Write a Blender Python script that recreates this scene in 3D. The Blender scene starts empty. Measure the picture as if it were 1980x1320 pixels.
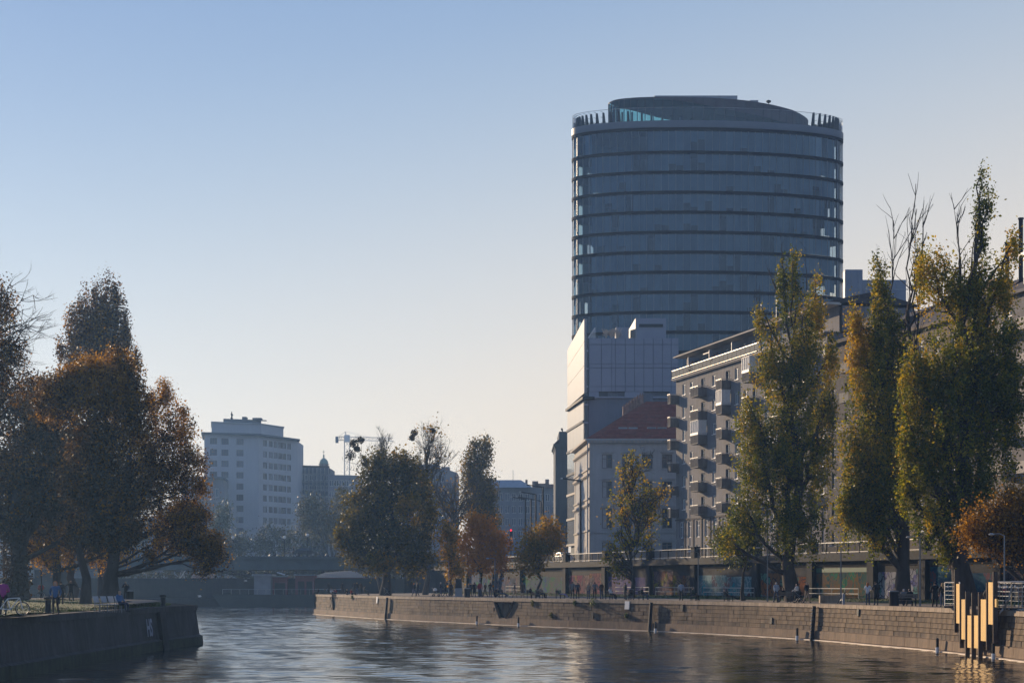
import bpy, bmesh, math, random
import numpy as np
from mathutils import Vector, Matrix
random.seed(7); RNG = np.random.default_rng(11)
S = bpy.context.scene
COL = S.collection
R = math.radians

# ------------------------------------------------------------------ camera
FPX = 3400.0                      # focal length in photograph pixels (1980 wide)
CX, HY, EYE = 990.0, 1126.0, 4.4  # principal column, horizon row, eye height above the water
cam_data = bpy.data.cameras.new('camera'); cam = bpy.data.objects.new('camera', cam_data)
COL.objects.link(cam); S.camera = cam
cam.location = (0, 0, EYE); cam.rotation_euler = (R(90), 0, 0)
cam_data.sensor_width = 36.0; cam_data.sensor_fit = 'HORIZONTAL'
cam_data.lens = FPX / 1980 * 36.0
cam_data.shift_y = (HY - 660) / 1980
cam_data.clip_start = 0.5; cam_data.clip_end = 6000

# ------------------------------------------------------------------ sky, sun, exposure
SUN_AZ, SUN_EL = R(-36.5), R(13.5)   # azimuth from +Y, negative = left of the view
w = bpy.data.worlds.new('World'); S.world = w; w.use_nodes = True
nt = w.node_tree; nt.nodes.clear()
wo = nt.nodes.new('ShaderNodeOutputWorld'); bg = nt.nodes.new('ShaderNodeBackground')
sky = nt.nodes.new('ShaderNodeTexSky'); sky.sky_type = 'NISHITA'; sky.sun_disc = False
sky.sun_elevation = SUN_EL; sky.sun_rotation = SUN_AZ % (2 * math.pi)
sky.air_density = 1.0; sky.dust_density = 0.8; sky.ozone_density = 2.0; sky.altitude = 200
bg.inputs['Strength'].default_value = 0.12
# the photograph's sky: the physical sky blended with a smooth dome gradient, cream at the horizon to deep blue, tilted towards the clearer side
geo = nt.nodes.new('ShaderNodeTexCoord'); dt = nt.nodes.new('ShaderNodeVectorMath'); dt.operation = 'DOT_PRODUCT'
dt.inputs[1].default_value = (-0.20, 0.0, 0.98)
nrm = nt.nodes.new('ShaderNodeVectorMath'); nrm.operation = 'NORMALIZE'
nt.links.new(geo.outputs['Generated'], nrm.inputs[0]); nt.links.new(nrm.outputs[0], dt.inputs[0])
mr = nt.nodes.new('ShaderNodeMapRange'); mr.inputs['From Min'].default_value = -0.2; mr.inputs['From Max'].default_value = 1.0
nt.links.new(dt.outputs['Value'], mr.inputs['Value'])
gr = nt.nodes.new('ShaderNodeValToRGB'); er = gr.color_ramp; er.interpolation = 'B_SPLINE'
SKY = [(-.2, (.66, .54, .44)), (.02, (1.02, .80, .56)), (.08, (.94, .78, .61)), (.14, (.76, .71, .65)), (.22, (.49, .56, .64)), (.30, (.30, .42, .61)), (.40, (.17, .29, .55)), (.60, (.11, .21, .46)), (1.0, (.07, .14, .34))]
while len(er.elements) < len(SKY): er.elements.new(.5)
for i, (e_, c_) in enumerate(SKY): er.elements[i].position = (e_ + .2) / 1.2; er.elements[i].color = (*c_, 1)
nt.links.new(mr.outputs[0], gr.inputs[0])
# away from the sun the low sky is a cooler blue-grey
gb = nt.nodes.new('ShaderNodeValToRGB'); eb = gb.color_ramp; eb.interpolation = 'B_SPLINE'
BACK = [(-.2, (.26, .30, .36)), (.03, (.36, .43, .54)), (.20, (.33, .43, .62)), (.45, (.17, .28, .55)), (1.0, (.07, .14, .34))]
while len(eb.elements) < len(BACK): eb.elements.new(.5)
for i, (e_, c_) in enumerate(BACK): eb.elements[i].position = (e_ + .2) / 1.2; eb.elements[i].color = (*c_, 1)
nt.links.new(mr.outputs[0], gb.inputs[0])
ds = nt.nodes.new('ShaderNodeVectorMath'); ds.operation = 'DOT_PRODUCT'; ds.inputs[1].default_value = (math.sin(SUN_AZ), math.cos(SUN_AZ), 0)
nt.links.new(nrm.outputs[0], ds.inputs[0])
ms = nt.nodes.new('ShaderNodeMapRange'); ms.interpolation_type = 'SMOOTHSTEP'; ms.inputs['From Min'].default_value = -0.45; ms.inputs['From Max'].default_value = 0.55
nt.links.new(ds.outputs['Value'], ms.inputs['Value'])
mg = nt.nodes.new('ShaderNodeMix'); mg.data_type = 'RGBA'; nt.links.new(ms.outputs[0], mg.inputs[0]); nt.links.new(gb.outputs[0], mg.inputs[6]); nt.links.new(gr.outputs[0], mg.inputs[7])
scl = nt.nodes.new('ShaderNodeVectorMath'); scl.operation = 'SCALE'; scl.inputs['Scale'].default_value = 1 / 0.12
nt.links.new(mg.outputs[2], scl.inputs[0])
mixs = nt.nodes.new('ShaderNodeMix'); mixs.data_type = 'RGBA'; mixs.inputs[0].default_value = 0.88
nt.links.new(sky.outputs[0], mixs.inputs[6]); nt.links.new(scl.outputs[0], mixs.inputs[7])
nt.links.new(mixs.outputs[2], bg.inputs[0]); nt.links.new(bg.outputs[0], wo.inputs[0])
sun_d = bpy.data.lights.new('sun', 'SUN'); sun_d.energy = 5.0; sun_d.angle = R(0.53)
sun_d.color = (1.0, 0.76, 0.50)
sun = bpy.data.objects.new('sun', sun_d); COL.objects.link(sun)
SUN_DIR = Vector((math.sin(SUN_AZ) * math.cos(SUN_EL), math.cos(SUN_AZ) * math.cos(SUN_EL), math.sin(SUN_EL)))
sun.rotation_euler = SUN_DIR.to_track_quat('Z', 'Y').to_euler()
sun.location = SUN_DIR * 300
S.view_settings.view_transform = 'Standard'; S.view_settings.look = 'None'
S.view_settings.exposure = 0.10; S.view_settings.gamma = 1.0
S.view_settings.use_curve_mapping = False
cy = S.cycles
cy.max_bounces = 6; cy.diffuse_bounces = 2; cy.glossy_bounces = 3; cy.transmission_bounces = 3
cy.transparent_max_bounces = 12; cy.volume_bounces = 1
cy.caustics_reflective = False; cy.caustics_refractive = False
cy.use_denoising = True; cy.denoiser = 'OPENIMAGEDENOISE'
cy.sample_clamp_indirect = 4.0

# ------------------------------------------------------------------ placing helpers
def PX(px, D): return (px - CX) / FPX * D
def PZ(py, D): return EYE + (HY - py) / FPX * D
def PT(px, py, D): return Vector((PX(px, D), D, PZ(py, D)))

# ------------------------------------------------------------------ materials
def node(nt, t, **kw):
    n = nt.nodes.new(t)
    for k, v in kw.items():
        if k in n.inputs: n.inputs[k].default_value = v
        else: setattr(n, k, v)
    return n
MATS = {}
def mat(name, col, rough=0.7, var=0.15, scale=1.5, bump=0.0, metallic=0.0, spec=0.4, streak=0.0, col2=None, detail=5, stretch=(1, 1, 1)):
    """principled with noise-mottled colour, optional vertical dirt streaks and bump; coordinates are metres on the object"""
    if name in MATS: return MATS[name]
    m = bpy.data.materials.new(name); m.use_nodes = True; nt = m.node_tree
    b = nt.nodes['Principled BSDF']
    b.inputs['Roughness'].default_value = rough; b.inputs['Metallic'].default_value = metallic
    b.inputs['Specular IOR Level'].default_value = spec
    tc = nt.nodes.new('ShaderNodeTexCoord'); mp = nt.nodes.new('ShaderNodeMapping')
    mp.inputs['Scale'].default_value = stretch
    nt.links.new(tc.outputs['Object'], mp.inputs['Vector'])
    no = node(nt, 'ShaderNodeTexNoise', Scale=scale, Detail=detail, Roughness=0.62)
    nt.links.new(mp.outputs[0], no.inputs['Vector'])
    ramp = nt.nodes.new('ShaderNodeValToRGB')
    c1 = [max(0, c * (1 - var)) for c in col]; c2 = col2 or [min(1, c * (1 + var)) for c in col]
    ramp.color_ramp.elements[0].position = 0.3; ramp.color_ramp.elements[1].position = 0.72
    ramp.color_ramp.elements[0].color = (*c1, 1); ramp.color_ramp.elements[1].color = (*c2, 1)
    nt.links.new(no.outputs['Fac'], ramp.inputs[0])
    out = ramp.outputs[0]
    if streak > 0:
        mp2 = nt.nodes.new('ShaderNodeMapping'); mp2.inputs['Scale'].default_value = (1.7, 1.7, 0.16)
        nt.links.new(tc.outputs['Object'], mp2.inputs['Vector'])
        n2 = node(nt, 'ShaderNodeTexNoise', Scale=1.6, Detail=6, Roughness=0.7)
        nt.links.new(mp2.outputs[0], n2.inputs['Vector'])
        r2 = nt.nodes.new('ShaderNodeValToRGB')
        r2.color_ramp.elements[0].position = 0.35; r2.color_ramp.elements[1].position = 0.62
        v = 1 - streak
        r2.color_ramp.elements[0].color = (v, v, v, 1); r2.color_ramp.elements[1].color = (1, 1, 1, 1)
        nt.links.new(n2.outputs['Fac'], r2.inputs[0])
        mx = node(nt, 'ShaderNodeMix', data_type='RGBA', blend_type='MULTIPLY'); mx.inputs[0].default_value = 1
        nt.links.new(out, mx.inputs[6]); nt.links.new(r2.outputs[0], mx.inputs[7]); out = mx.outputs[2]
    nt.links.new(out, b.inputs['Base Color'])
    if bump > 0:
        bp = node(nt, 'ShaderNodeBump', Strength=bump, Distance=0.05)
        n3 = node(nt, 'ShaderNodeTexNoise', Scale=scale * 5, Detail=6)
        nt.links.new(mp.outputs[0], n3.inputs['Vector'])
        nt.links.new(n3.outputs['Fac'], bp.inputs['Height']); nt.links.new(bp.outputs[0], b.inputs['Normal'])
    MATS[name] = m
    return m
def glass_mat(name, tint, refl=(0.9, 0.93, 1.0), rough=0.02, clear=0.5, base=(0.02, 0.03, 0.04)):
    """window glass: fresnel reflection over a tinted see-through / dark body mix"""
    if name in MATS: return MATS[name]
    m = bpy.data.materials.new(name); m.use_nodes = True; nt = m.node_tree; nt.nodes.clear()
    o = nt.nodes.new('ShaderNodeOutputMaterial')
    tr = nt.nodes.new('ShaderNodeBsdfTransparent'); tr.inputs[0].default_value = (*tint, 1)
    di = nt.nodes.new('ShaderNodeBsdfDiffuse'); di.inputs[0].default_value = (*base, 1)
    mx = nt.nodes.new('ShaderNodeMixShader'); mx.inputs[0].default_value = 1 - clear
    nt.links.new(tr.outputs[0], mx.inputs[1]); nt.links.new(di.outputs[0], mx.inputs[2])
    gl = nt.nodes.new('ShaderNodeBsdfGlossy'); gl.inputs[0].default_value = (*refl, 1); gl.inputs['Roughness'].default_value = rough
    fr = nt.nodes.new('ShaderNodeFresnel'); fr.inputs[0].default_value = 1.55
    m2 = nt.nodes.new('ShaderNodeMixShader')
    nt.links.new(fr.outputs[0], m2.inputs[0]); nt.links.new(mx.outputs[0], m2.inputs[1]); nt.links.new(gl.outputs[0], m2.inputs[2])
    nt.links.new(m2.outputs[0], o.inputs[0])
    MATS[name] = m
    return m
def pane_mat(name, col=(0.03, 0.04, 0.05), rough=0.06, spec=0.5):
    if name in MATS: return MATS[name]
    m = bpy.data.materials.new(name); m.use_nodes = True; nt = m.node_tree; b = nt.nodes['Principled BSDF']
    b.inputs['Roughness'].default_value = rough; b.inputs['Specular IOR Level'].default_value = spec
    oi = nt.nodes.new('ShaderNodeObjectInfo'); rp = nt.nodes.new('ShaderNodeValToRGB')
    rp.color_ramp.elements[0].color = (*[c * 0.6 for c in col], 1); rp.color_ramp.elements[1].color = (*[c * 2.2 for c in col], 1)
    nt.links.new(oi.outputs['Random'], rp.inputs[0]); nt.links.new(rp.outputs[0], b.inputs['Base Color'])
    # old glass is never quite flat
    tc = nt.nodes.new('ShaderNodeTexCoord'); n = node(nt, 'ShaderNodeTexNoise', Scale=0.9, Detail=1)
    nt.links.new(tc.outputs['Object'], n.inputs['Vector']); bp = node(nt, 'ShaderNodeBump', Strength=0.12, Distance=0.1)
    nt.links.new(n.outputs['Fac'], bp.inputs['Height']); nt.links.new(bp.outputs[0], b.inputs['Normal'])
    MATS[name] = m
    return m
def leaf_mat(name, cols, trans=0.35):
    """leaves coloured by a per-leaf 'tone' attribute; diffuse plus light passing through"""
    if name in MATS: return MATS[name]
    m = bpy.data.materials.new(name); m.use_nodes = True; nt = m.node_tree; nt.nodes.clear()
    o = nt.nodes.new('ShaderNodeOutputMaterial'); at = nt.nodes.new('ShaderNodeAttribute'); at.attribute_name = 'tone'
    rp = nt.nodes.new('ShaderNodeValToRGB'); cr = rp.color_ramp
    while len(cr.elements) < len(cols): cr.elements.new(0.5)
    for i, c in enumerate(cols):
        cr.elements[i].position = i / (len(cols) - 1); cr.elements[i].color = (*c, 1)
    nt.links.new(at.outputs['Fac'], rp.inputs[0])
    di = nt.nodes.new('ShaderNodeBsdfPrincipled'); di.inputs['Roughness'].default_value = 0.5; di.inputs['Specular IOR Level'].default_value = 0.35
    tl = nt.nodes.new('ShaderNodeBsdfTranslucent'); mx = nt.nodes.new('ShaderNodeMixShader'); mx.inputs[0].default_value = trans
    nt.links.new(rp.outputs[0], di.inputs['Base Color']); nt.links.new(rp.outputs[0], tl.inputs[0])
    nt.links.new(di.outputs[0], mx.inputs[1]); nt.links.new(tl.outputs[0], mx.inputs[2]); nt.links.new(mx.outputs[0], o.inputs[0])
    MATS[name] = m
    return m

# ------------------------------------------------------------------ mesh builder
ORG = {}
class MB:
    def __init__(s): s.v = []; s.f = []; s.m = []
    def add(s, vs, fs, mi=0):
        b = len(s.v); s.v.extend([tuple(v) for v in vs])
        for f in fs: s.f.append([b + i for i in f]); s.m.append(mi)
        return s
    def quad(s, a, b, c, d, mi=0): return s.add([a, b, c, d], [(0, 1, 2, 3)], mi)
    def box(s, x0, x1, y0, y1, z0, z1, mi=0):
        return s.add([(x0, y0, z0), (x1, y0, z0), (x1, y1, z0), (x0, y1, z0), (x0, y0, z1), (x1, y0, z1), (x1, y1, z1), (x0, y1, z1)],
                     [(0, 3, 2, 1), (4, 5, 6, 7), (0, 1, 5, 4), (1, 2, 6, 5), (2, 3, 7, 6), (3, 0, 4, 7)], mi)
    def tube(s, pts, rad, n=5, mi=0, cap=True):
        pts = [Vector(p) for p in pts]
        if not hasattr(rad, '__len__'): rad = [rad] * len(pts)
        b = len(s.v); k = len(pts)
        t0 = (pts[1] - pts[0]).normalized()
        ref = Vector((1, 0, 0)) if abs(t0.x) < 0.8 else Vector((0, 1, 0))
        for i, p in enumerate(pts):
            t = (pts[min(i + 1, k - 1)] - pts[max(i - 1, 0)]).normalized()
            x = t.cross(ref)
            if x.length < 1e-4: x = t.cross(Vector((0, 0.7, 0.7)))
            x.normalize(); y = t.cross(x)
            for j in range(n):
                a = 2 * math.pi * j / n
                s.v.append(tuple(p + (x * math.cos(a) + y * math.sin(a)) * rad[i]))
        for i in range(k - 1):
            for j in range(n):
                j2 = (j + 1) % n
                s.f.append([b + i * n + j, b + i * n + j2, b + (i + 1) * n + j2, b + (i + 1) * n + j]); s.m.append(mi)
        if cap:
            s.f.append([b + j for j in range(n)][::-1]); s.m.append(mi)
            s.f.append([b + (k - 1) * n + j for j in range(n)]); s.m.append(mi)
        return s
    def lathe(s, c, prof, n=12, mi=0):
        """prof: [(radius, z)] about the vertical through c"""
        b = len(s.v)
        for r, z in prof:
            for j in range(n):
                a = 2 * math.pi * j / n
                s.v.append((c[0] + r * math.cos(a), c[1] + r * math.sin(a), c[2] + z))
        for i in range(len(prof) - 1):
            for j in range(n):
                j2 = (j + 1) % n
                s.f.append([b + i * n + j, b + i * n + j2, b + (i + 1) * n + j2, b + (i + 1) * n + j]); s.m.append(mi)
        s.f.append([b + j for j in range(n)][::-1]); s.m.append(mi)
        s.f.append([b + (len(prof) - 1) * n + j for j in range(n)]); s.m.append(mi)
        return s
    def prism(s, poly, z0, z1, mi=0):
        n = len(poly)
        area = sum(poly[i][0] * poly[(i + 1) % n][1] - poly[(i + 1) % n][0] * poly[i][1] for i in range(n))
        if area < 0: poly = poly[::-1]
        zz0 = z0 if hasattr(z0, '__len__') else [z0] * n; zz1 = z1 if hasattr(z1, '__len__') else [z1] * n
        vs = [(p[0], p[1], zz0[i]) for i, p in enumerate(poly)] + [(p[0], p[1], zz1[i]) for i, p in enumerate(poly)]
        fs = [list(range(n))[::-1], list(range(n, 2 * n))] + [(i, (i + 1) % n, n + (i + 1) % n, n + i) for i in range(n)]
        return s.add(vs, fs, mi)
    def mesh(s, name, mats, org=(0, 0, 0), smooth=False):
        me = bpy.data.meshes.new(name)
        o = Vector(org)
        me.from_pydata([(v[0] - o.x, v[1] - o.y, v[2] - o.z) for v in s.v], [], s.f)
        for m in (mats if isinstance(mats, (list, tuple)) else [mats]): me.materials.append(m)
        me.polygons.foreach_set('material_index', s.m)
        if smooth: me.polygons.foreach_set('use_smooth', [True] * len(s.f))
        me.update()
        return me
    def build(s, name, mats, parent=None, org=None, smooth=False):
        o = Vector(org) if org is not None else (ORG[parent.name] if parent else Vector((0, 0, 0)))
        ob = bpy.data.objects.new(name, s.mesh(name, mats, o, smooth)); COL.objects.link(ob)
        if parent: ob.parent = parent
        else: ob.location = o
        ORG[ob.name] = o.copy()
        return ob
def inst(me, name, parent, pos, rz=0.0, rx=0.0, scale=None):
    """one more object on shared mesh data, placed at world position pos under parent"""
    ob = bpy.data.objects.new(name, me); COL.objects.link(ob)
    ob.location = Vector(pos) - (ORG[parent.name] if parent else Vector((0, 0, 0)))
    ob.rotation_euler = (rx, 0, rz)
    if scale: ob.scale = scale
    if parent: ob.parent = parent
    ORG[ob.name] = Vector(pos)
    return ob
def tag(o, label=None, cat=None, group=None, kind=None):
    if label: o['label'] = label
    if cat: o['category'] = cat
    if group: o['group'] = group
    if kind: o['kind'] = kind
    return o
def thing(name, label, cat, loc=(0, 0, 0), group=None):
    o = bpy.data.objects.new(name, None); COL.objects.link(o); o.location = loc; o.empty_display_size = 0.3
    ORG[o.name] = Vector(loc)
    return tag(o, label, cat, group)

class Frame:
    """facade frame: u along the wall, d outward, z up"""
    def __init__(s, a, b):
        a = Vector((a[0], a[1])); b = Vector((b[0], b[1])); s.o = a; s.L = (b - a).length; s.u = (b - a) / s.L
        s.n = Vector((s.u.y, -s.u.x))            # right-hand side of a->b looks outward
        s.ang = math.atan2(s.u.y, s.u.x)
    def p(s, u, d, z): q = s.o + s.u * u + s.n * d; return Vector((q.x, q.y, z))
    def box(s, mb, u0, u1, d0, d1, z0, z1, mi=0):
        vs = [s.p(u, d, z) for z in (z0, z1) for (u, d) in ((u0, d1), (u1, d1), (u1, d0), (u0, d0))]
        return mb.add(vs, [(0, 3, 2, 1), (4, 5, 6, 7), (0, 1, 5, 4), (1, 2, 6, 5), (2, 3, 7, 6), (3, 0, 4, 7)], mi)
    def wall(s, mb, u0, u1, z0, z1, holes, depth=0.22, d=0.0, mi=0, mi_rev=None):
        """outer face with real openings and reveals"""
        us = sorted({u0, u1, *[h[0] for h in holes], *[h[1] for h in holes]}); zs = sorted({z0, z1, *[h[2] for h in holes], *[h[3] for h in holes]})
        us = [u for u in us if u0 <= u <= u1]; zs = [z for z in zs if z0 <= z <= z1]
        for i in range(len(us) - 1):
            for j in range(len(zs) - 1):
                cu, cz = (us[i] + us[i + 1]) / 2, (zs[j] + zs[j + 1]) / 2
                if any(h[0] < cu < h[1] and h[2] < cz < h[3] for h in holes): continue
                mb.quad(s.p(us[i], d, zs[j]), s.p(us[i + 1], d, zs[j]), s.p(us[i + 1], d, zs[j + 1]), s.p(us[i], d, zs[j + 1]), mi)
        mr = mi if mi_rev is None else mi_rev
        for a, b, c, e in holes:
            q = lambda u, dd, z: s.p(u, d + dd, z)
            mb.quad(q(a, 0, c), q(a, 0, e), q(a, -depth, e), q(a, -depth, c), mr)
            mb.quad(q(b, 0, c), q(b, -depth, c), q(b, -depth, e), q(b, 0, e), mr)
            mb.quad(q(a, 0, c), q(a, -depth, c), q(b, -depth, c), q(b, 0, c), mr)
            mb.quad(q(a, 0, e), q(b, 0, e), q(b, -depth, e), q(a, -depth, e), mr)
WINM = {}
def window_meshes(w, h, nx=2, nz=1, fw=0.07, key='w', fm=None, pm=None, transom=0.0):
    """shared meshes for one window size: frame with glazing bars, and the panes behind it (local: x along, -y outward, z up from sill)"""
    k = (round(w, 2), round(h, 2), nx, nz, key)
    if k in WINM: return WINM[k]
    f = MB(); t = 0.09
    f.box(-w / 2, -w / 2 + fw, -t, 0, 0, h); f.box(w / 2 - fw, w / 2, -t, 0, 0, h)
    f.box(-w / 2 + fw, w / 2 - fw, -t, 0, 0, fw); f.box(-w / 2 + fw, w / 2 - fw, -t, 0, h - fw, h)
    for i in range(1, nx):
        x = -w / 2 + w * i / nx; f.box(x - fw * 0.5, x + fw * 0.5, -t * 0.9, 0, fw, h - fw)
    for i in range(1, nz):
        z = h * i / nz if not transom else h * transom
        f.box(-w / 2 + fw, w / 2 - fw, -t * 0.8, 0, z - fw * 0.45, z + fw * 0.45)
    p = MB(); p.box(-w / 2 + 0.02, w / 2 - 0.02, -0.03, -0.01, 0.02, h - 0.02)
    WINM[k] = (f.mesh('window', fm), p.mesh('pane', pm))
    return WINM[k]
def put_window(F, parent, u, z, w, h, d=-0.2, nx=2, nz=1, key='w', fm=None, pm=None, fw=0.07, transom=0.0, sub=True):
    fme, pme = window_meshes(w, h, nx, nz, fw, key, fm, pm, transom)
    o = inst(fme, 'window', parent, F.p(u, d, z), F.ang)
    if sub:
        c = bpy.data.objects.new('pane', pme); COL.objects.link(c); c.parent = o; ORG[c.name] = ORG[o.name]
    return o
# ================================================================== SETTING
QZ, STZ = 2.77, 7.0       # quay level and street level above the water
M_stone = mat('quay_stone', (0.195, 0.130, 0.078), 0.85, 0.5, 0.7, 0.4, streak=0.6)
M_stone_b = mat('quay_stone_dark', (0.13, 0.088, 0.06), 0.85, 0.6, 0.7, 0.4, streak=0.65)
M_stone_c = mat('quay_stone_pale', (0.22, 0.148, 0.09), 0.85, 0.3, 0.9, 0.3, streak=0.4)
M_cope = mat('coping_stone', (0.40, 0.30, 0.21), 0.8, 0.3, 1.2, 0.25, streak=0.35)
M_base = mat('base_stone', (0.25, 0.17, 0.108), 0.85, 0.28, 0.7, 0.25, streak=0.3)
M_mortar = mat('mortar', (0.165, 0.112, 0.07), 0.95, 0.3, 1.5)
M_lip = mat('waterline_lip', (0.66, 0.53, 0.41), 0.6, 0.15, 2.0)
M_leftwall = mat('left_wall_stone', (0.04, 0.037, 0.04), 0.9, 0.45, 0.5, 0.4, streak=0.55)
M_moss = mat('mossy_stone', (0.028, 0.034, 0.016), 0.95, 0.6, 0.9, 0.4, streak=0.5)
M_gravel = mat('gravel_path', (0.22, 0.175, 0.13), 0.95, 0.2, 3.0, 0.3)
M_asphalt = mat('asphalt', (0.06, 0.06, 0.06), 0.9, 0.25, 1.0)
M_soil = mat('bank_ground', (0.055, 0.048, 0.03), 0.95, 0.3, 0.4)
M_iron = mat('dark_iron', (0.025, 0.026, 0.028), 0.6, 0.3, 6.0, spec=0.15)
M_dark = mat('dark_recess', (0.012, 0.012, 0.014), 1.0, 0.3, 2.0, spec=0.0)
M_steel = mat('grey_steel', (0.22, 0.23, 0.24), 0.42, 0.2, 3.0, metallic=0.6)
M_galv = mat('galvanised_pipe', (0.52, 0.50, 0.47), 0.4, 0.15, 4.0, metallic=0.5)
M_white = mat('white_paint', (0.78, 0.77, 0.74), 0.5, 0.08, 2.0)
M_conc = mat('concrete', (0.045, 0.044, 0.043), 0.85, 0.2, 1.2, 0.15, streak=0.25)  # tone lowered as well, standing in for shade on the wall ledge
M_conc_d = mat('shade_toned_concrete', (0.028, 0.027, 0.028), 0.9, 0.3, 0.8, 0.2, streak=0.4)  # darkened: shade on the embankment wall is put into this colour

# ---- water
WSLOPE = 0.072      # root-mean-square slope of the ripples
wm = bpy.data.materials.new('canal_water'); wm.use_nodes = True; nt = wm.node_tree
nt.nodes.clear(); wout = nt.nodes.new('ShaderNodeOutputMaterial')
wdiff = nt.nodes.new('ShaderNodeBsdfDiffuse'); wdiff.inputs[0].default_value = (0.045, 0.040, 0.028, 1)
b = nt.nodes.new('ShaderNodeBsdfGlossy'); b.inputs['Roughness'].default_value = 0.10; b.inputs[0].default_value = (1, .985, .96, 1)
wfr = nt.nodes.new('ShaderNodeFresnel'); wfr.inputs['IOR'].default_value = 2.1       # reflectance raised above real water for extra sheen; ripples finer than a pixel
wmix = nt.nodes.new('ShaderNodeMixShader'); nt.links.new(wfr.outputs[0], wmix.inputs[0]); nt.links.new(wdiff.outputs[0], wmix.inputs[1]); nt.links.new(b.outputs[0], wmix.inputs[2]); nt.links.new(wmix.outputs[0], wout.inputs[0])
tc = nt.nodes.new('ShaderNodeTexCoord')
def wnoise(sx, sy, sc, det):
    mp = nt.nodes.new('ShaderNodeMapping'); mp.inputs['Scale'].default_value = (sx, sy, 1)
    n = node(nt, 'ShaderNodeTexNoise', Scale=sc, Detail=det, Roughness=0.55)
    nt.links.new(tc.outputs['Object'], mp.inputs['Vector']); nt.links.new(mp.outputs[0], n.inputs['Vector'])
    return n.outputs['Fac']
def mth(op, a, b_):
    n = node(nt, 'ShaderNodeMath', operation=op)
    for i, x in enumerate((a, b_)):
        if isinstance(x, (int, float)): n.inputs[i].default_value = x
        else: nt.links.new(x, n.inputs[i])
    return n.outputs[0]
h1 = wnoise(1.5, 3.6, 1.1, 2)         # ripples
h2 = wnoise(0.30, 0.8, 0.25, 2)        # longer undulation
pm_ = wnoise(0.45, 1.0, 0.14, 5)      # calm and ruffled patches
rp = nt.nodes.new('ShaderNodeValToRGB'); rp.color_ramp.elements[0].position = 0.38; rp.color_ramp.elements[1].position = 0.62
rp.color_ramp.elements[0].color = (0.08, 0.08, 0.08, 1); rp.color_ramp.elements[1].color = (1, 1, 1, 1)
nt.links.new(pm_, rp.inputs[0])
hh = mth('ADD', mth('MULTIPLY', mth('MULTIPLY', h1, rp.outputs[0]), 0.03), mth('MULTIPLY', h2, 0.0))
bp = node(nt, 'ShaderNodeBump', Strength=1.0, Distance=1.0)
nt.links.new(hh, bp.inputs['Height']); nt.links.new(bp.outputs[0], b.inputs['Normal'])
WATER_BUMP = bp
# real ripples: a grid raised by many short wave trains running mostly along the canal, in calmer and rougher patches
WX = np.arange(-88.0, 34.1, 0.38); WY = np.concatenate([np.arange(68.0, 215.0, 0.27), np.arange(215.0, 341.0, 0.36)])
gx, gy = np.meshgrid(WX, WY); wz = np.zeros_like(gx)
for i in range(60):
    lam = 0.75 * (2.2 / 0.75) ** RNG.uniform(); th_ = RNG.normal(0, .42) + (math.pi if RNG.uniform() < .35 else 0); kx, ky = 2 * math.pi / lam * math.sin(th_), 2 * math.pi / lam * math.cos(th_)
    wz += WSLOPE * lam / (2 * math.pi) * math.sqrt(2 / 60) * np.sin(kx * gx + ky * gy + RNG.uniform(0, 6.28) + 1.2 * np.sin(gx * .05 + i) + 1.0 * np.sin(gy * .04 + 2 * i))
pt = np.zeros_like(gx)
for i in range(14):
    lx, ly = RNG.uniform(5, 30), RNG.uniform(3, 12); pt += np.sin(2 * math.pi * (gx / lx * RNG.choice((-1, 1)) + gy / ly) + RNG.uniform(0, 6.28))
pt = 1 / (1 + np.exp(-pt * .8)); wz *= .70 + .5 * pt
edge_ = np.minimum(np.minimum(gx - WX[0], WX[-1] - gx), np.minimum(gy - WY[0], WY[-1] - gy)); wz *= np.clip(edge_ / 3, 0, 1)
nx_, ny_ = len(WX), len(WY); V = np.stack([gx, gy, wz], 2).reshape(-1, 3); idx = np.arange(nx_ * ny_).reshape(ny_, nx_)
Q = np.stack([idx[:-1, :-1], idx[:-1, 1:], idx[1:, 1:], idx[1:, :-1]], 2).reshape(-1, 4)
x0_, x1_, y0_, y1_ = WX[0], WX[-1], WY[0], WY[-1]
bv = np.array([(-420, -220, 0), (120, -220, 0), (120, 345, 0), (-420, 345, 0), (x0_, y0_, 0), (x1_, y0_, 0), (x1_, y1_, 0), (x0_, y1_, 0)]); nb = len(V)
Q = np.concatenate([Q, nb + np.array([(0, 1, 5, 4), (1, 2, 6, 5), (2, 3, 7, 6), (3, 0, 4, 7)])]); V = np.concatenate([V, bv])
me = bpy.data.meshes.new('canal_water'); me.vertices.add(len(V)); me.vertices.foreach_set('co', V.astype(np.float32).reshape(-1)); me.loops.add(Q.size); me.loops.foreach_set('vertex_index', Q.astype(np.int32).reshape(-1))
me.polygons.add(len(Q)); me.polygons.foreach_set('loop_start', np.arange(0, Q.size, 4, dtype=np.int32)); me.polygons.foreach_set('use_smooth', [True] * len(Q)); me.materials.append(wm); me.update(calc_edges=True)
o = bpy.data.objects.new('canal_water', me); COL.objects.link(o); ORG[o.name] = Vector((0, 0, 0)); tag(o, kind='structure')

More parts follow.
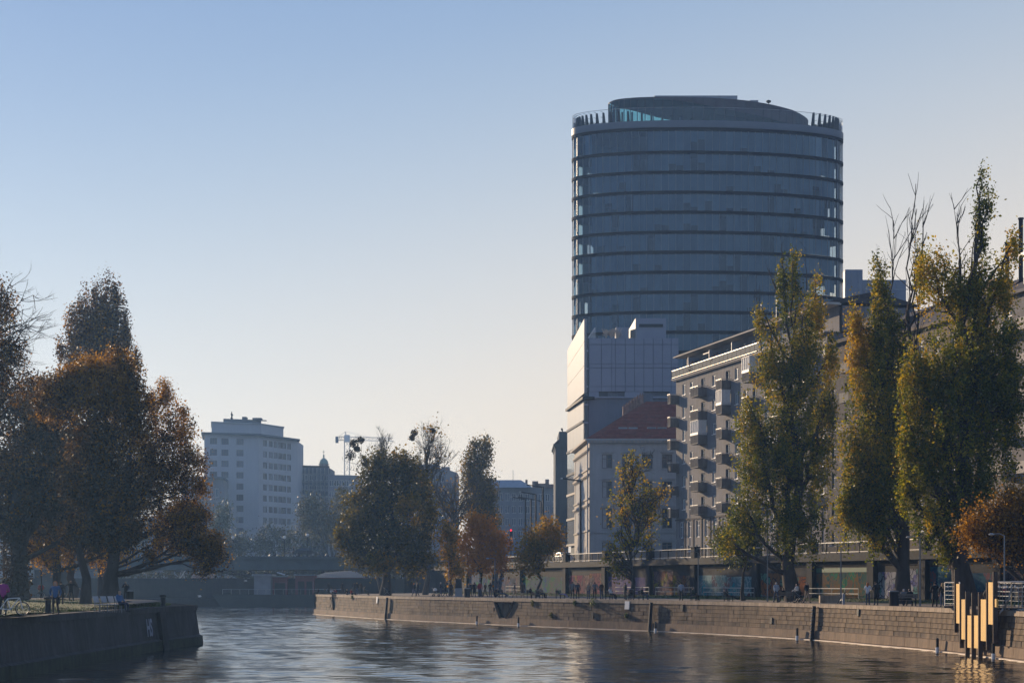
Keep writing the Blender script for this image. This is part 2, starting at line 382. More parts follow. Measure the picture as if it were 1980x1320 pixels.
# ---- outline of the right-hand quay (traced along its waterline), far end first
_tab = [(608, 61), (750, 71), (900, 78.5), (1000, 83.2), (1100, 87.6), (1261, 94), (1390, 100), (1480, 105), (1600, 113), (1700, 122), (1800, 131), (1980, 152.5)]
EDGE = [Vector((PX(px, EYE * FPX / dep), EYE * FPX / dep)) for px, dep in _tab] + [Vector((29.2, 70)), Vector((29.6, 20)), Vector((30, -220))]
def smooth_line(P, step):
    """Catmull-Rom through P, resampled"""
    out = []
    for i in range(len(P) - 1):
        p0, p1, p2, p3 = P[max(i - 1, 0)], P[i], P[i + 1], P[min(i + 2, len(P) - 1)]
        n = max(2, int((p2 - p1).length / step))
        for k in range(n):
            t = k / n
            out.append(0.5 * ((2 * p1) + (p2 - p0) * t + (2 * p0 - 5 * p1 + 4 * p2 - p3) * t * t + (3 * p1 - p0 - 3 * p2 + p3) * t ** 3))
    out.append(P[-1]); return out
EL = smooth_line(EDGE, 1.0)
RET_FAR, RET_NEAR = Vector((-12.3, 283.6)), Vector((54.5, 87.5))
FR = Frame(RET_FAR, RET_NEAR)            # street retaining wall, far -> near
def FU(F, px, d=0.0):
    """distance along a facade frame of the point seen in column px"""
    k = (px - CX) / FPX; o = F.o + F.n * d
    return (k * o.y - o.x) / (F.u.x - k * F.u.y)
def edge_Y(px):
    k = (px - CX) / FPX
    for i in range(len(EL) - 1):
        a, c = EL[i].x - k * EL[i].y, EL[i + 1].x - k * EL[i + 1].y
        if a * c <= 0 and abs(a - c) > 1e-9:
            t = a / (a - c); return EL[i].y + (EL[i + 1].y - EL[i].y) * t
    return 245
def qpt(px, t):
    """point on the quay seen in column px: t = 0 at the edge, 1 at the retaining wall"""
    u = FU(FR, px); yr = FR.p(u, 0, 0).y if u > 0 else 283.0
    ye = edge_Y(px); Y = ye + (yr - ye) * t
    return Vector((PX(px, Y), Y, QZ))

# ---- quay paving, street, far banks
back = [Vector((-26.0, 254)), Vector((-20, 264)), Vector((-14.5, 283)), RET_FAR]
def inset(P, d):
    out = []
    for i, p in enumerate(P):
        t_ = (P[min(i + 1, len(P) - 1)] - P[max(i - 1, 0)]).normalized(); out.append(p + Vector((-t_.y, t_.x)) * d)
    return out
poly = [(p.x, p.y) for p in inset(EL, .45)] + [(160, -220), (RET_NEAR.x + 0.5, RET_NEAR.y)] + [(RET_FAR.x, RET_FAR.y)] + [(p.x + .3, p.y) for p in back[:-1]][::-1]
tag(MB().prism(poly, -1.0, QZ).build('quay_path', M_gravel), kind='structure')
tag(MB().prism([(RET_FAR.x + .4, RET_FAR.y), (RET_NEAR.x + .4, RET_NEAR.y), (160, -220), (1400, -220), (1400, 1400), (-20, 1400), (-16, 285)], -1.0, STZ).build('street', M_asphalt), kind='structure')
tag(MB().prism([(-900, 330), (-22, 330), (-22, 1400), (-1400, 1400), (-1400, 330)], -1.0, 5.2).build('far_bank_ground', M_soil), kind='structure')
tag(MB().prism([(-1400, -220), (-75, -220), (-70, 100), (-90, 178), (-1400, 178)], -1.0, 5.0).build('left_street', M_asphalt), kind='structure')
tag(MB().box(-1400, 1400, -230, 1400, -3.0, -1.2).build('ground', M_soil), kind='structure')

# grass strip at the foot of the retaining wall, dotted with fallen leaves
gm = bpy.data.materials.new('leafy_grass'); gm.use_nodes = True; nt = gm.node_tree; b = nt.nodes['Principled BSDF']; b.inputs['Roughness'].default_value = 0.9
tc = nt.nodes.new('ShaderNodeTexCoord'); n1 = node(nt, 'ShaderNodeTexNoise', Scale=0.5, Detail=5); n2 = node(nt, 'ShaderNodeTexNoise', Scale=5.0, Detail=4)
for n in (n1, n2): nt.links.new(tc.outputs['Object'], n.inputs['Vector'])
r1 = nt.nodes.new('ShaderNodeValToRGB'); r1.color_ramp.elements[0].color = (0.022, 0.042, 0.008, 1); r1.color_ramp.elements[1].color = (0.085, 0.125, 0.018, 1)
r1.color_ramp.elements[0].position = 0.35; r1.color_ramp.elements[1].position = 0.65
r2 = nt.nodes.new('ShaderNodeValToRGB'); r2.color_ramp.elements[0].position = 0.60; r2.color_ramp.elements[1].position = 0.66
mx = node(nt, 'ShaderNodeMix', data_type='RGBA'); mx.inputs[7].default_value = (0.20, 0.085, 0.025, 1)
nt.links.new(n1.outputs['Fac'], r1.inputs[0]); nt.links.new(n2.outputs['Fac'], r2.inputs[0]); nt.links.new(r2.outputs[0], mx.inputs[0])
nt.links.new(r1.outputs[0], mx.inputs[6]); nt.links.new(mx.outputs[2], b.inputs['Base Color'])
M_grass = gm
def blades(mb, n, sampler, h=(0.06, 0.16), wd=0.03):
    for _ in range(n):
        x, y, z = sampler(); a = random.uniform(0, 6.28); hh_ = random.uniform(*h); l = random.uniform(-.06, .06)
        dx, dy = math.cos(a) * wd, math.sin(a) * wd
        mb.add([(x - dx, y - dy, z), (x + dx, y + dy, z), (x + l, y + l, z + hh_)], [(0, 1, 2)])
g = MB(); us = [i * 2.0 for i in range(8, 96)]
for i in range(len(us) - 1):
    a, c = us[i], us[i + 1]; wd = lambda u: 5.2 + 0.7 * math.sin(u * 0.35) + 0.4 * math.sin(u * 1.3)
    g.quad(FR.p(a, wd(a), QZ + .012), FR.p(c, wd(c), QZ + .012), FR.p(c, 0.05, QZ + .22), FR.p(a, 0.05, QZ + .22))
def _s():
    u = random.uniform(16, 188); d = random.uniform(0.3, 5.6); return FR.p(u, d, QZ + .22 - .2 * d / 5.6)
blades(g, 9000, _s)
tag(g.build('quay_grass', M_grass), kind='stuff')

# ---- right-hand quay wall: coping, coursed blocks, base course and waterline lip
qw = thing('quay_wall', 'long brown stone quay wall with pale coping curving along the right bank', 'wall', (EL[-4].x, EL[-4].y, 0))
cum = [0.0]
for i in range(1, len(EL)): cum.append(cum[-1] + (EL[i] - EL[i - 1]).length)
LT = cum[-1]
def along(s_):
    s_ = min(max(s_, 0), LT - 1e-4); i = max(0, np.searchsorted(cum, s_, side='right') - 1); i = min(i, len(EL) - 2)
    t = (s_ - cum[i]) / (cum[i + 1] - cum[i]); p = EL[i].lerp(EL[i + 1], t); d = (EL[i + 1] - EL[i]).normalized()
    return p, d, Vector((d.y, -d.x))
def s_of_px(px):
    Y = edge_Y(px); i = min(range(len(EL)), key=lambda k: abs(EL[k].y - Y)); return cum[i]
BAT = 0.22                                     # the wall leans back by this much over its height
def wp(s_, out, z):
    p, d, n = along(s_); q = p + n * (out - BAT * z / QZ); return Vector((q.x, q.y, z))
# recessed mortar body
body = MB(); st = [x for x in np.arange(0, LT, 1.5)] + [LT]
gaps = [(s_of_px(639), s_of_px(651), 'slot'), (s_of_px(953), s_of_px(990), 'outlet')]
st = sorted(set(st + [g for a_, c_, k_ in gaps for g in (a_, c_)]))
for i in range(len(st) - 1):
    hole = any(a_ - 1e-6 <= st[i] and st[i + 1] <= c_ + 1e-6 for a_, c_, k_ in gaps)
    for z0, z1 in ((-.8, .74), (.74, 2.48), (2.48, 2.6)):
        if hole and z0 == .74: continue
        body.quad(wp(st[i], -.06, z0), wp(st[i + 1], -.06, z0), wp(st[i + 1], -.06, z1), wp(st[i], -.06, z1))
end = [EL[0]] + back
for i in range(len(end) - 1):
    a, c = end[i], end[i + 1]; body.quad((c.x, c.y, -.8), (a.x, a.y, -.8), (a.x, a.y, QZ + .02), (c.x, c.y, QZ + .02))
body.build('mortar_wall', M_mortar, qw)
S_NEAR = s_of_px(1505)                         # stones nearer than this are separate pieces
S_END = s_of_px(1990) + 6
COURSES = [(0.74, 1.10), (1.10, 1.44), (1.44, 1.78), (1.78, 2.12), (2.12, 2.46)]
far_stone = MB(); SM = {}
def stone_mesh(L, h, dep, m, k):
    key = (L, h, dep, m.name, k)
    if key in SM: return SM[key]
    mb = MB(); e = 0.010
    # chamfered block: local x along the wall, -y outward, z up
    vs = [(-L/2, 0, 0), (L/2, 0, 0), (L/2, 0, h), (-L/2, 0, h), (-L/2 + e, -dep, e), (L/2 - e, -dep, e), (L/2 - e, -dep * (1 + .1 * k), h - e), (-L/2 + e, -dep, h - e)]
    mb.add(vs, [(4, 5, 6, 7), (0, 1, 5, 4), (1, 2, 6, 5), (2, 3, 7, 6), (3, 0, 4, 7)])
    SM[key] = mb.mesh('stone', m); return SM[key]
def put_stone(sa, sb, z0, z1, prot, m, near, k=0):
    sm_ = (sa + sb) / 2
    if near:
        L = round((sb - sa) / 0.15) * 0.15 - .012; me = stone_mesh(round(L, 3), round(z1 - z0 - .014, 3), .08, m, k)
        p, d, n = along(sm_); pos = wp(sm_, -.06 + prot, z0 + .01)
        inst(me, 'stone', qw, pos, math.atan2(d.y, d.x), rx=-BAT / QZ)
    else:
        a0, b0, a1, b1 = wp(sa + .012, prot + .02, z0 + .012), wp(sb - .012, prot + .02, z0 + .012), wp(sa + .012, prot + .02, z1 - .012), wp(sb - .012, prot + .02, z1 - .012)
        i0, j0, i1, j1 = wp(sa, -.07, z0), wp(sb, -.07, z0), wp(sa, -.07, z1), wp(sb, -.07, z1)
        mi = {'quay_stone': 0, 'quay_stone_dark': 1, 'quay_stone_pale': 2}.get(m.name, 3 if m is M_base else 4)
        far_stone.add([a0, b0, b1, a1, i0, j0, j1, i1], [(0, 1, 2, 3), (4, 5, 1, 0), (5, 6, 2, 1), (6, 7, 3, 2), (7, 4, 0, 3)], mi)
def in_gap(sa, sb, z0, z1):
    for a, c, kind in gaps:
        zc = (z0 + z1) / 2
        if kind == 'slot': wd = (c - a) * (0.25 + 0.75 * zc / 2.6) / 2
        else: wd = (c - a) * (0.28 + 0.72 * (zc - .5) / 2.0) / 2
        m_ = (a + c) / 2
        if sa < m_ + wd and sb > m_ - wd and zc > 0.74 and zc < 2.5: return True
    return False
for ci, (z0, z1) in enumerate(COURSES):
    s_ = random.uniform(0, .8)
    while s_ < S_END:
        near = s_ > S_NEAR
        L = random.choice((0.75, 0.9, 1.05, 1.2)); sb = s_ + L
        if not in_gap(s_, sb, z0, z1):
            r = random.random()
            m = M_stone_b if (ci == 0 and r < .65) or r < .10 else (M_stone_c if r > .8 else M_stone)
            put_stone(s_, sb, z0, z1, random.uniform(-.008, .016), m, near, random.choice((0, 0, 1, -1)))
        s_ = sb
s_ = 0.0
while s_ < S_END:                              # coping and base course
    near = s_ > S_NEAR; sb = s_ + 1.35
    if not any(a < (s_ + sb) / 2 < c and k == 'slot' for a, c, k in gaps): put_stone(s_, sb, 2.48, QZ + .03, .07, M_cope, near)
    s_ = sb
s_ = 0.0
while s_ < S_END:
    sb = s_ + 2.1; put_stone(s_, sb, 0.10, 0.74, .10, M_base, s_ > S_NEAR); s_ = sb
o = far_stone.build('stone_courses', [M_stone, M_stone_b, M_stone_c, M_base, M_cope], qw); o['kind'] = 'stuff'
cap = MB(); lip = MB(); step = MB()
for i in range(len(st) - 1):
    a, c = st[i], st[i + 1]
    cap.quad(wp(a, .05, QZ + .031), wp(c, .05, QZ + .031), wp(c, -.65, QZ + .031), wp(a, -.65, QZ + .031))
    for (o0, z0_, o1, z1_) in ((.30, -.2, .30, .06), (.30, .06, .0, .085)):
        lip.quad(wp(a, o0, z0_), wp(c, o0, z0_), wp(c, o1, z1_), wp(a, o1, z1_))
    step.quad(wp(a, .02, .765), wp(c, .02, .765), wp(c, .115, .742), wp(a, .115, .742))
cap.build('coping_top', M_cope, qw); lip.build('waterline_lip', M_lip, qw); step.build('base_ledge', M_base, qw)
# dark openings in the wall: the stair slot and the arched outlet
def opening(ga, gc, z0, z1, f0, f1, name):
    """a V-shaped recess cut 0.4 m into the wall, with the wall face made good on either side"""
    m_ = (ga + gc) / 2; mb = MB(); hw = (gc - ga) / 2; side = MB()
    A = [wp(m_ - hw * f0, -.03, z0), wp(m_ + hw * f0, -.03, z0), wp(m_ + hw * f1, -.03, z1), wp(m_ - hw * f1, -.03, z1)]
    Bk = [wp(m_ - hw * f0, -.42, z0), wp(m_ + hw * f0, -.42, z0), wp(m_ + hw * f1, -.42, z1), wp(m_ - hw * f1, -.42, z1)]
    mb.add(A + Bk, [(4, 5, 6, 7), (0, 4, 7, 3), (1, 2, 6, 5), (0, 1, 5, 4), (3, 7, 6, 2)])
    side.quad(wp(ga - .1, -.03, z0), A[0], A[3], wp(ga - .1, -.03, z1)); side.quad(A[1], wp(gc + .1, -.03, z0), wp(gc + .1, -.03, z1), A[2])
    side.build(name + '_cheek', M_stone_b, qw)
    return mb.build(name, M_dark, qw)
opening(*gaps[0][:2], 0.74, 2.5, .28, 1.0, 'stair_slot')
ow = opening(*gaps[1][:2], 0.76, 2.47, .28, 1.0, 'outlet_niche')
fr_ = MB(); ga, gc, _k = gaps[1]; m_ = (ga + gc) / 2; hw = (gc - ga) / 2
for sg in (-1, 1): fr_.tube([wp(m_ + sg * hw * .30, .10, .76), wp(m_ + sg * hw * 1.0, .10, 2.46)], .11, 4)
fr_.tube([wp(ga, .12, 2.42), wp(gc, .12, 2.42)], .13, 4)
for f in (-.12, .58): fr_.tube([wp(m_ + hw * f, .04, 1.2), wp(m_ + hw * f, .04, 2.4)], .07, 4)
fr_.build('outlet_frame', M_stone_b, qw)
# rust plates, small white sign plates
for px, z, w_, h_, m in ((1209, 1.95, .35, .75, M_white), (729, 1.9, .25, .8, M_white), (1657, 2.0, .18, .55, M_iron), (1318, 1.95, .2, .5, M_iron), (1490, 1.1, .18, .5, M_iron), (1150, 1.0, .2, .6, M_iron)):
    s_ = s_of_px(px); mb = MB(); p, d, n = along(s_)
    for q in [0]:
        a = [wp(s_ - w_, .05, z), wp(s_ + w_, .05, z), wp(s_ + w_, .05, z + h_), wp(s_ - w_, .05, z + h_)]
        c = [wp(s_ - w_, .12, z), wp(s_ + w_, .12, z), wp(s_ + w_, .12, z + h_), wp(s_ - w_, .12, z + h_)]
        mb.add(a + c, [(4, 5, 6, 7), (0, 1, 5, 4), (1, 2, 6, 5), (2, 3, 7, 6), (3, 0, 4, 7)])
    mb.build('sign_plate' if m is M_white else 'wall_iron', m, qw)
# fender posts standing against the wall
for px, lab in ((749, 'dark timber fender post against the far quay wall left of the wall openings'), (1263, 'smooth dark fender post against the middle of the quay wall'), (1572, 'chain-studded black fender post on the quay wall near the big poplar')):
    s_ = s_of_px(px); a, c = wp(s_, .30, -.5), wp(s_, .30, 2.62)
    t = thing('fender_post', lab, 'post', (a.x, a.y, 0), 'fender posts on the quay wall')
    MB().tube([a, c], [.17, .15], 8).build('post', M_iron, t)
    if px > 1500:
        for k in range(9):
            p = a.lerp(c, .22 + k * .085); MB().lathe((p.x - .16, p.y - .06, p.z), [(.02, -.05), (.06, 0), (.02, .05)], 6).build('bolt', M_galv, t)
for px, lab in ((1273, 'short black and white mooring marker just right of the smooth fender post'), (1552, 'black and white mooring marker left of the studded fender post'), (1938, 'black and white mooring marker right of the yellow boards'), (928, 'tiny mooring marker below the orange tree at the waterline'), (1013, 'tiny mooring marker right of the arched outlet'), (1829, 'black mooring marker at the waterline left of the yellow boards')):
    s_ = s_of_px(px); a = wp(s_, .45, 0)
    t = thing('mooring_marker', lab, 'marker post', (a.x, a.y, 0), 'mooring markers at the waterline')
    MB().lathe((a.x, a.y, -.3), [(.13, 0), (.13, .58), (.11, .6)], 8).build('base', M_white, t)
    MB().lathe((a.x, a.y, .3), [(.10, 0), (.10, .55), (.04, .6)], 8).build('post', M_iron, t)
# weeds rooted in the wall
LEAFCLUMPS = [(1147, 2.45, .8), (1068, 1.1, .45), (1030, 2.3, .5), (682, 2.5, .5), (1215, 1.3, .35), (1110, 2.4, .35)]

# ---- left-hand promontory
LE = [Vector((-23.6, -220)), Vector((-23.4, 60)), Vector((PX(0, 80), 80)), Vector((PX(100, 89.5), 89.5)), Vector((PX(200, 101), 101)), Vector((PX(300, 115), 115)), Vector((PX(352, 121.5), 121.5)), Vector((-22.6, 125.5)), Vector((-23.6, 128.5)), Vector((-27.0, 139)), Vector((-35.5, 163)), Vector((-46, 172)), Vector((-92, 178))]
LL = smooth_line(LE, 2.0)
tag(MB().prism([(p.x, p.y) for p in LL] + [(-75, -200)], -1, QZ).build('left_quay_ground', M_soil), kind='structure')
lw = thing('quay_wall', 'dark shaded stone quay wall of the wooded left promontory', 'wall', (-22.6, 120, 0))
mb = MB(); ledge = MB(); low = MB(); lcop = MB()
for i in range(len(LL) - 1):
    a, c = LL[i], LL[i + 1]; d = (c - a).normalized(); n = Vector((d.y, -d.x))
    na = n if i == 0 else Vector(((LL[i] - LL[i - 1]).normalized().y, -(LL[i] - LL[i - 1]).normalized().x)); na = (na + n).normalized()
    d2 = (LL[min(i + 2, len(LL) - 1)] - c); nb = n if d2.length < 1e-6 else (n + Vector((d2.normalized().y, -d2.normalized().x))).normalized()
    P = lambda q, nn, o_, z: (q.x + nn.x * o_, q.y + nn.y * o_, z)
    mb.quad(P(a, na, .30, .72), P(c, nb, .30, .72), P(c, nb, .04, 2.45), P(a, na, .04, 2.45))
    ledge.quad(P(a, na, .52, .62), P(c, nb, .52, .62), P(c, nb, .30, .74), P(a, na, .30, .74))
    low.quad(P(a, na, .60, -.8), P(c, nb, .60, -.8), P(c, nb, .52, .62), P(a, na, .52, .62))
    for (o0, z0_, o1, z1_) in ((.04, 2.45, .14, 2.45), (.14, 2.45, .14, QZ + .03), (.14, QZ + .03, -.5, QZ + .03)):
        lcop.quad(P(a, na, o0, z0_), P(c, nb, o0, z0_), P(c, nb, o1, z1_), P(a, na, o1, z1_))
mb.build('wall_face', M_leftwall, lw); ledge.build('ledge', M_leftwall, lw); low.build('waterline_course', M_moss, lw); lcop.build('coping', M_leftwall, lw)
px_, py_ = -22.9, 114.5
MB().tube([(PX(305, 115) + .55, 115, -.3), (PX(305, 115) + .2, 115, 2.5)], .3, 4).build('pilaster', M_leftwall, lw)
# grass on the promontory
gl = MB()
def lgx(y): return np.interp(y, [60, 80, 101, 121, 128, 139, 163], [-23.4, -23.3, -23.5, -22.9, -23.8, -27, -35.5])
ys = list(np.arange(62, 160, 3.0))
for i in range(len(ys) - 1):
    for j in range(12):
        xa, xb = -1.0 - j * 3.0, -1.0 - (j + 1) * 3.0
        f = lambda x, y: QZ + .02 + .10 * max(0, math.sin(x * .5 + y * .31)) + .012 * abs(x)
        pts = [(lgx(ys[i]) + xb, ys[i]), (lgx(ys[i]) + xa, ys[i]), (lgx(ys[i + 1]) + xa, ys[i + 1]), (lgx(ys[i + 1]) + xb, ys[i + 1])]
        gl.quad(*[(p[0], p[1], f(xx, p[1])) for p, xx in zip(pts, (xb, xa, xa, xb))])
def _s2():
    y = random.uniform(62, 150); d = 1 + random.random() ** 1.6 * 22; return (lgx(y) - d, y, QZ + .02 + .012 * d)
blades(gl, 16000, _s2, (0.05, 0.15), 0.03)
tag(gl.build('promontory_grass', M_grass), kind='stuff')
pth = MB(); pa = [(-60, 150), (-44, 151), (-36, 148), (-30, 138), (-26.5, 128), (-25.2, 118), (-24.9, 106)]
for i in range(len(pa) - 1):
    a, c = Vector(pa[i]), Vector(pa[i + 1]); n = Vector(((c - a).y, -(c - a).x)).normalized() * 1.1
    pth.quad((a.x + n.x, a.y + n.y, QZ + .30), (c.x + n.x, c.y + n.y, QZ + .30), (c.x - n.x, c.y - n.y, QZ + .32), (a.x - n.x, a.y - n.y, QZ + .32))
tag(pth.build('park_path', M_gravel), kind='structure')

# ---- street retaining wall with pilasters, ledge and painted bays
rw = thing('retaining_wall', 'tall dark embankment wall with painted bays and a ledge below the street', 'wall', tuple(FR.p(90, 0, QZ)))
PIL = [905, 955, 1008, 1096, 1172, 1258, 1345, 1465, 1572, 1690, 1790, 1935, 2100]
mb = MB(); FR.box(mb, 0, FR.L, -.5, 0, QZ - .5, 6.35); mb.build('wall_body', M_conc_d, rw)
mb = MB(); FR.box(mb, 0, FR.L, -.6, .55, 6.35, 6.62); FR.box(mb, 0, FR.L, -.6, .40, 6.62, STZ + .05); mb.build('ledge', M_conc, rw)
pu = [FU(FR, p) for p in PIL]
for u in pu:
    mb = MB(); FR.box(mb, u - .55, u + .55, -.02, .42, QZ - .2, 6.34); FR.box(mb, u - .45, u + .45, -.3, .36, STZ + .06, 8.15); FR.box(mb, u - .52, u + .52, -.36, .42, 8.15, 8.27)
    mb.build('pilaster', M_conc_d, rw)
def graffiti(name, cols, seed, sc=0.9, ang=0.0):
    """spray paint: broad colour fields, letter-like blobs with outlines, drips and bare patches"""
    m = bpy.data.materials.new(name); m.use_nodes = True; nt = m.node_tree; b = nt.nodes['Principled BSDF']; b.inputs['Roughness'].default_value = 0.9; b.inputs['Specular IOR Level'].default_value = .1
    cols = [tuple(min(1, max(0, (v - .25 * sum(c_) / 3) * 1.05)) for v in c_) for c_ in cols]
    tc = nt.nodes.new('ShaderNodeTexCoord'); mp = nt.nodes.new('ShaderNodeMapping'); mp.inputs['Location'].default_value = (seed * 7.3, seed * 3.1, seed * 1.7)
    nt.links.new(tc.outputs['Object'], mp.inputs['Vector'])
    nz = node(nt, 'ShaderNodeTexNoise', Scale=1.6, Detail=3); nt.links.new(mp.outputs[0], nz.inputs['Vector'])
    dist = node(nt, 'ShaderNodeMix', data_type='RGBA'); dist.inputs[0].default_value = 0.45
    nt.links.new(mp.outputs[0], dist.inputs[6]); nt.links.new(nz.outputs['Color'], dist.inputs[7])
    vo = node(nt, 'ShaderNodeTexVoronoi', Scale=sc); nt.links.new(dist.outputs[2], vo.inputs['Vector'])
    rp = nt.nodes.new('ShaderNodeValToRGB'); cr = rp.color_ramp; cr.interpolation = 'CONSTANT'
    while len(cr.elements) < len(cols): cr.elements.new(0.5)
    for i, c in enumerate(cols): cr.elements[i].position = i / len(cols); cr.elements[i].color = (*c, 1)
    sp = nt.nodes.new('ShaderNodeSeparateColor'); nt.links.new(vo.outputs['Color'], sp.inputs[0]); nt.links.new(sp.outputs[0], rp.inputs[0])
    ve = node(nt, 'ShaderNodeTexVoronoi', Scale=sc * 1.7, feature='DISTANCE_TO_EDGE'); nt.links.new(dist.outputs[2], ve.inputs['Vector'])
    re = nt.nodes.new('ShaderNodeValToRGB'); re.color_ramp.elements[0].position = 0.03; re.color_ramp.elements[1].position = 0.075
    re.color_ramp.elements[0].color = (1, 1, 1, 1); re.color_ramp.elements[1].color = (0, 0, 0, 1); nt.links.new(ve.outputs['Distance'], re.inputs[0])
    m1 = node(nt, 'ShaderNodeMix', data_type='RGBA'); nt.links.new(re.outputs[0], m1.inputs[0]); nt.links.new(rp.outputs[0], m1.inputs[6])
    m1.inputs[7].default_value = (*cols[-1], 1) if seed % 2 else (0.02, 0.02, 0.03, 1)
    n2 = node(nt, 'ShaderNodeTexNoise', Scale=0.7, Detail=6, Roughness=0.7); nt.links.new(mp.outputs[0], n2.inputs['Vector'])
    r2 = nt.nodes.new('ShaderNodeValToRGB'); r2.color_ramp.elements[0].position = 0.5; r2.color_ramp.elements[1].position = 0.62; nt.links.new(n2.outputs['Fac'], r2.inputs[0])
    m2 = node(nt, 'ShaderNodeMix', data_type='RGBA'); nt.links.new(r2.outputs[0], m2.inputs[0]); nt.links.new(m1.outputs[2], m2.inputs[6]); m2.inputs[7].default_value = (*cols[0], 1)
    nt.links.new(m2.outputs[2], b.inputs['Base Color'])
    return m
PAL = [((.10, .12, .16), (.05, .20, .10), (.16, .17, .20), (.05, .08, .14)), ((.13, .10, .12), (.10, .14, .22), (.05, .07, .10), (.22, .16, .15)),
       ((.10, .12, .15), (.06, .10, .20), (.14, .12, .12), (.07, .16, .08)), ((.20, .10, .11), (.22, .08, .12), (.15, .13, .14), (.26, .16, .08), (.28, .22, .20)),
       ((.13, .12, .22), (.10, .09, .17), (.20, .17, .24), (.16, .12, .16)), ((.15, .10, .10), (.24, .12, .06), (.24, .20, .05), (.20, .14, .14), (.30, .22, .16)),
       ((.10, .18, .20), (.06, .24, .28), (.18, .22, .22), (.12, .07, .08), (.30, .38, .38)), ((.22, .12, .07), (.26, .10, .05), (.12, .22, .18), (.22, .20, .20)),
       ((.05, .10, .09), (.03, .07, .08), (.04, .15, .09), (.12, .09, .07), (.16, .10, .05)), ((.34, .34, .38), (.40, .40, .43), (.26, .32, .34), (.14, .14, .28), (.10, .2, .2)),
       ((.05, .10, .14), (.03, .07, .12), (.16, .09, .10), (.05, .12, .15)), ((.10, .09, .10), (.30, .28, .24), (.14, .10, .10), (.2, .17, .15))]
for i in range(len(pu) - 1):
    a, c = pu[i] + .6, pu[i + 1] - .6
    if c - a < 1: continue
    gmx = graffiti('graffiti_paint_%d' % i, PAL[i % len(PAL)], i + 1, sc=random.uniform(1.2, 2.1))
    mb = MB(); k = random.uniform(.5, .62)
    FR.box(mb, a + .1, a + (c - a) * k, -.01, .012, QZ + .3, 5.45 + random.uniform(-.3, .3)); FR.box(mb, a + (c - a) * k + .05, c - .1, -.01, .010, QZ + .3, 5.3 + random.uniform(-.4, .3))
    mb.build('graffiti_panel', gmx, rw)
    mb = MB(); FR.box(mb, a, c, -.02, .10, 5.95, 6.33); mb.build('lintel_band', M_conc_d, rw)
# green band and white arches in the bay behind the second big poplar
a, c = pu[8] + .7, pu[9] - .7
mb = MB(); FR.box(mb, a, c, .0, .03, 5.35, 5.75); mb.build('painted_band', mat('green_paint', (.02, .09, .05), .6, .2, 1), rw)
# balustrade along the street edge
bal = thing('balustrade', 'long iron street balustrade with bright top rail between concrete piers', 'railing', tuple(FR.p(90, 0, STZ)))
bars = MB()
for i in range(len(pu) - 1):
    a, c = pu[i] + .5, pu[i + 1] - .5
    mb = MB(); FR.box(mb, a, c, -.06, .06, 8.02, 8.10); mb.build('top_rail', M_galv, bal)
    mb = MB(); FR.box(mb, a, c, -.03, .03, 7.16, 7.21); mb.build('bottom_rail', M_galv, bal)
    n = max(2, int((c - a) / 1.9))
    for k in range(1, n):
        u = a + (c - a) * k / n; mb = MB(); FR.box(mb, u - .05, u + .05, -.05, .05, STZ + .05, 8.02); mb.build('post', M_iron, bal)
    u = a + .1
    while u < c: FR.box(bars, u - .012, u + .012, -.012, .012, 7.21, 8.02); u += .16
o = bars.build('baluster', M_iron, bal); o['kind'] = 'stuff'
# low two-rail pipe fences in front of the painted wall
for a_, c_, lab in ((1190, 1255, 'low two-rail pipe fence behind the thin maple'), (1268, 1342, 'low two-rail pipe fence in front of the yellow and red graffiti'), (1360, 1458, 'low two-rail pipe fence in front of the turquoise graffiti'), (1560, 1660, 'low two-rail pipe fence in front of the green graffiti bay'), (978, 1010, 'short pipe fence right of the orange tree')):
    ua, uc = FU(FR, a_, .9), FU(FR, c_, .9); t = thing('pipe_fence', lab, 'fence', tuple(FR.p((ua + uc) / 2, .9, QZ)), 'low pipe fences along the painted wall')
    for z in (3.42, 3.88): MB().tube([FR.p(ua, .9, z), FR.p(uc, .9, z)], .035, 6).build('rail', M_galv, t)
    n = max(2, int((uc - ua) / 2.2))
    for k in range(n + 1): u = ua + (uc - ua) * k / n; MB().tube([FR.p(u, .9, QZ), FR.p(u, .9, 3.9)], .03, 5).build('post', M_steel, t)
# ================================================================== BUILDINGS
M_plaster = mat('grey_plaster', (0.22, 0.205, 0.20), 0.9, 0.12, 0.6, 0.05, streak=0.22)
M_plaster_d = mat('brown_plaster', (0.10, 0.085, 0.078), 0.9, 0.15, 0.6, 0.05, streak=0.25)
M_plaster_y = mat('ochre_plaster', (0.21, 0.165, 0.115), 0.9, 0.12, 0.6, 0.05, streak=0.25)
M_cream = mat('cream_stone', (0.50, 0.45, 0.39), 0.85, 0.10, 0.7, 0.05, streak=0.12)
M_balc = mat('ribbed_balcony', (0.18, 0.16, 0.14), 0.8, 0.25, 1.0, 0.1, streak=0.3)
M_rooftile = mat('red_roof_tile', (0.23, 0.062, 0.038), 0.85, 0.25, 1.6, 0.3)
M_slate = mat('dark_roof', (0.07, 0.058, 0.055), 0.8, 0.25, 1.2, 0.2)
M_zinc = mat('zinc_sheet', (0.30, 0.31, 0.33), 0.5, 0.15, 1.0, metallic=0.4)
M_panel = mat('shaded_cladding', (0.25, 0.275, 0.335), 0.45, 0.06, 0.35)  # cladding as seen in shade: the blue cast is in the colour
M_panel_lit = mat('sunlit_cladding', (0.31, 0.305, 0.30), 0.35, 0.03, 0.25)  # sunlit copy of the cladding: the warmer light is in the colour
M_greywall = mat('blue_grey_render', (0.17, 0.19, 0.23), 0.85, 0.10, 0.35, streak=0.12)
M_winframe = mat('white_window_frame', (0.72, 0.71, 0.68), 0.5, 0.08, 3.0)
M_winframe_d = mat('brown_window_frame', (0.20, 0.17, 0.15), 0.6, 0.15, 3.0)
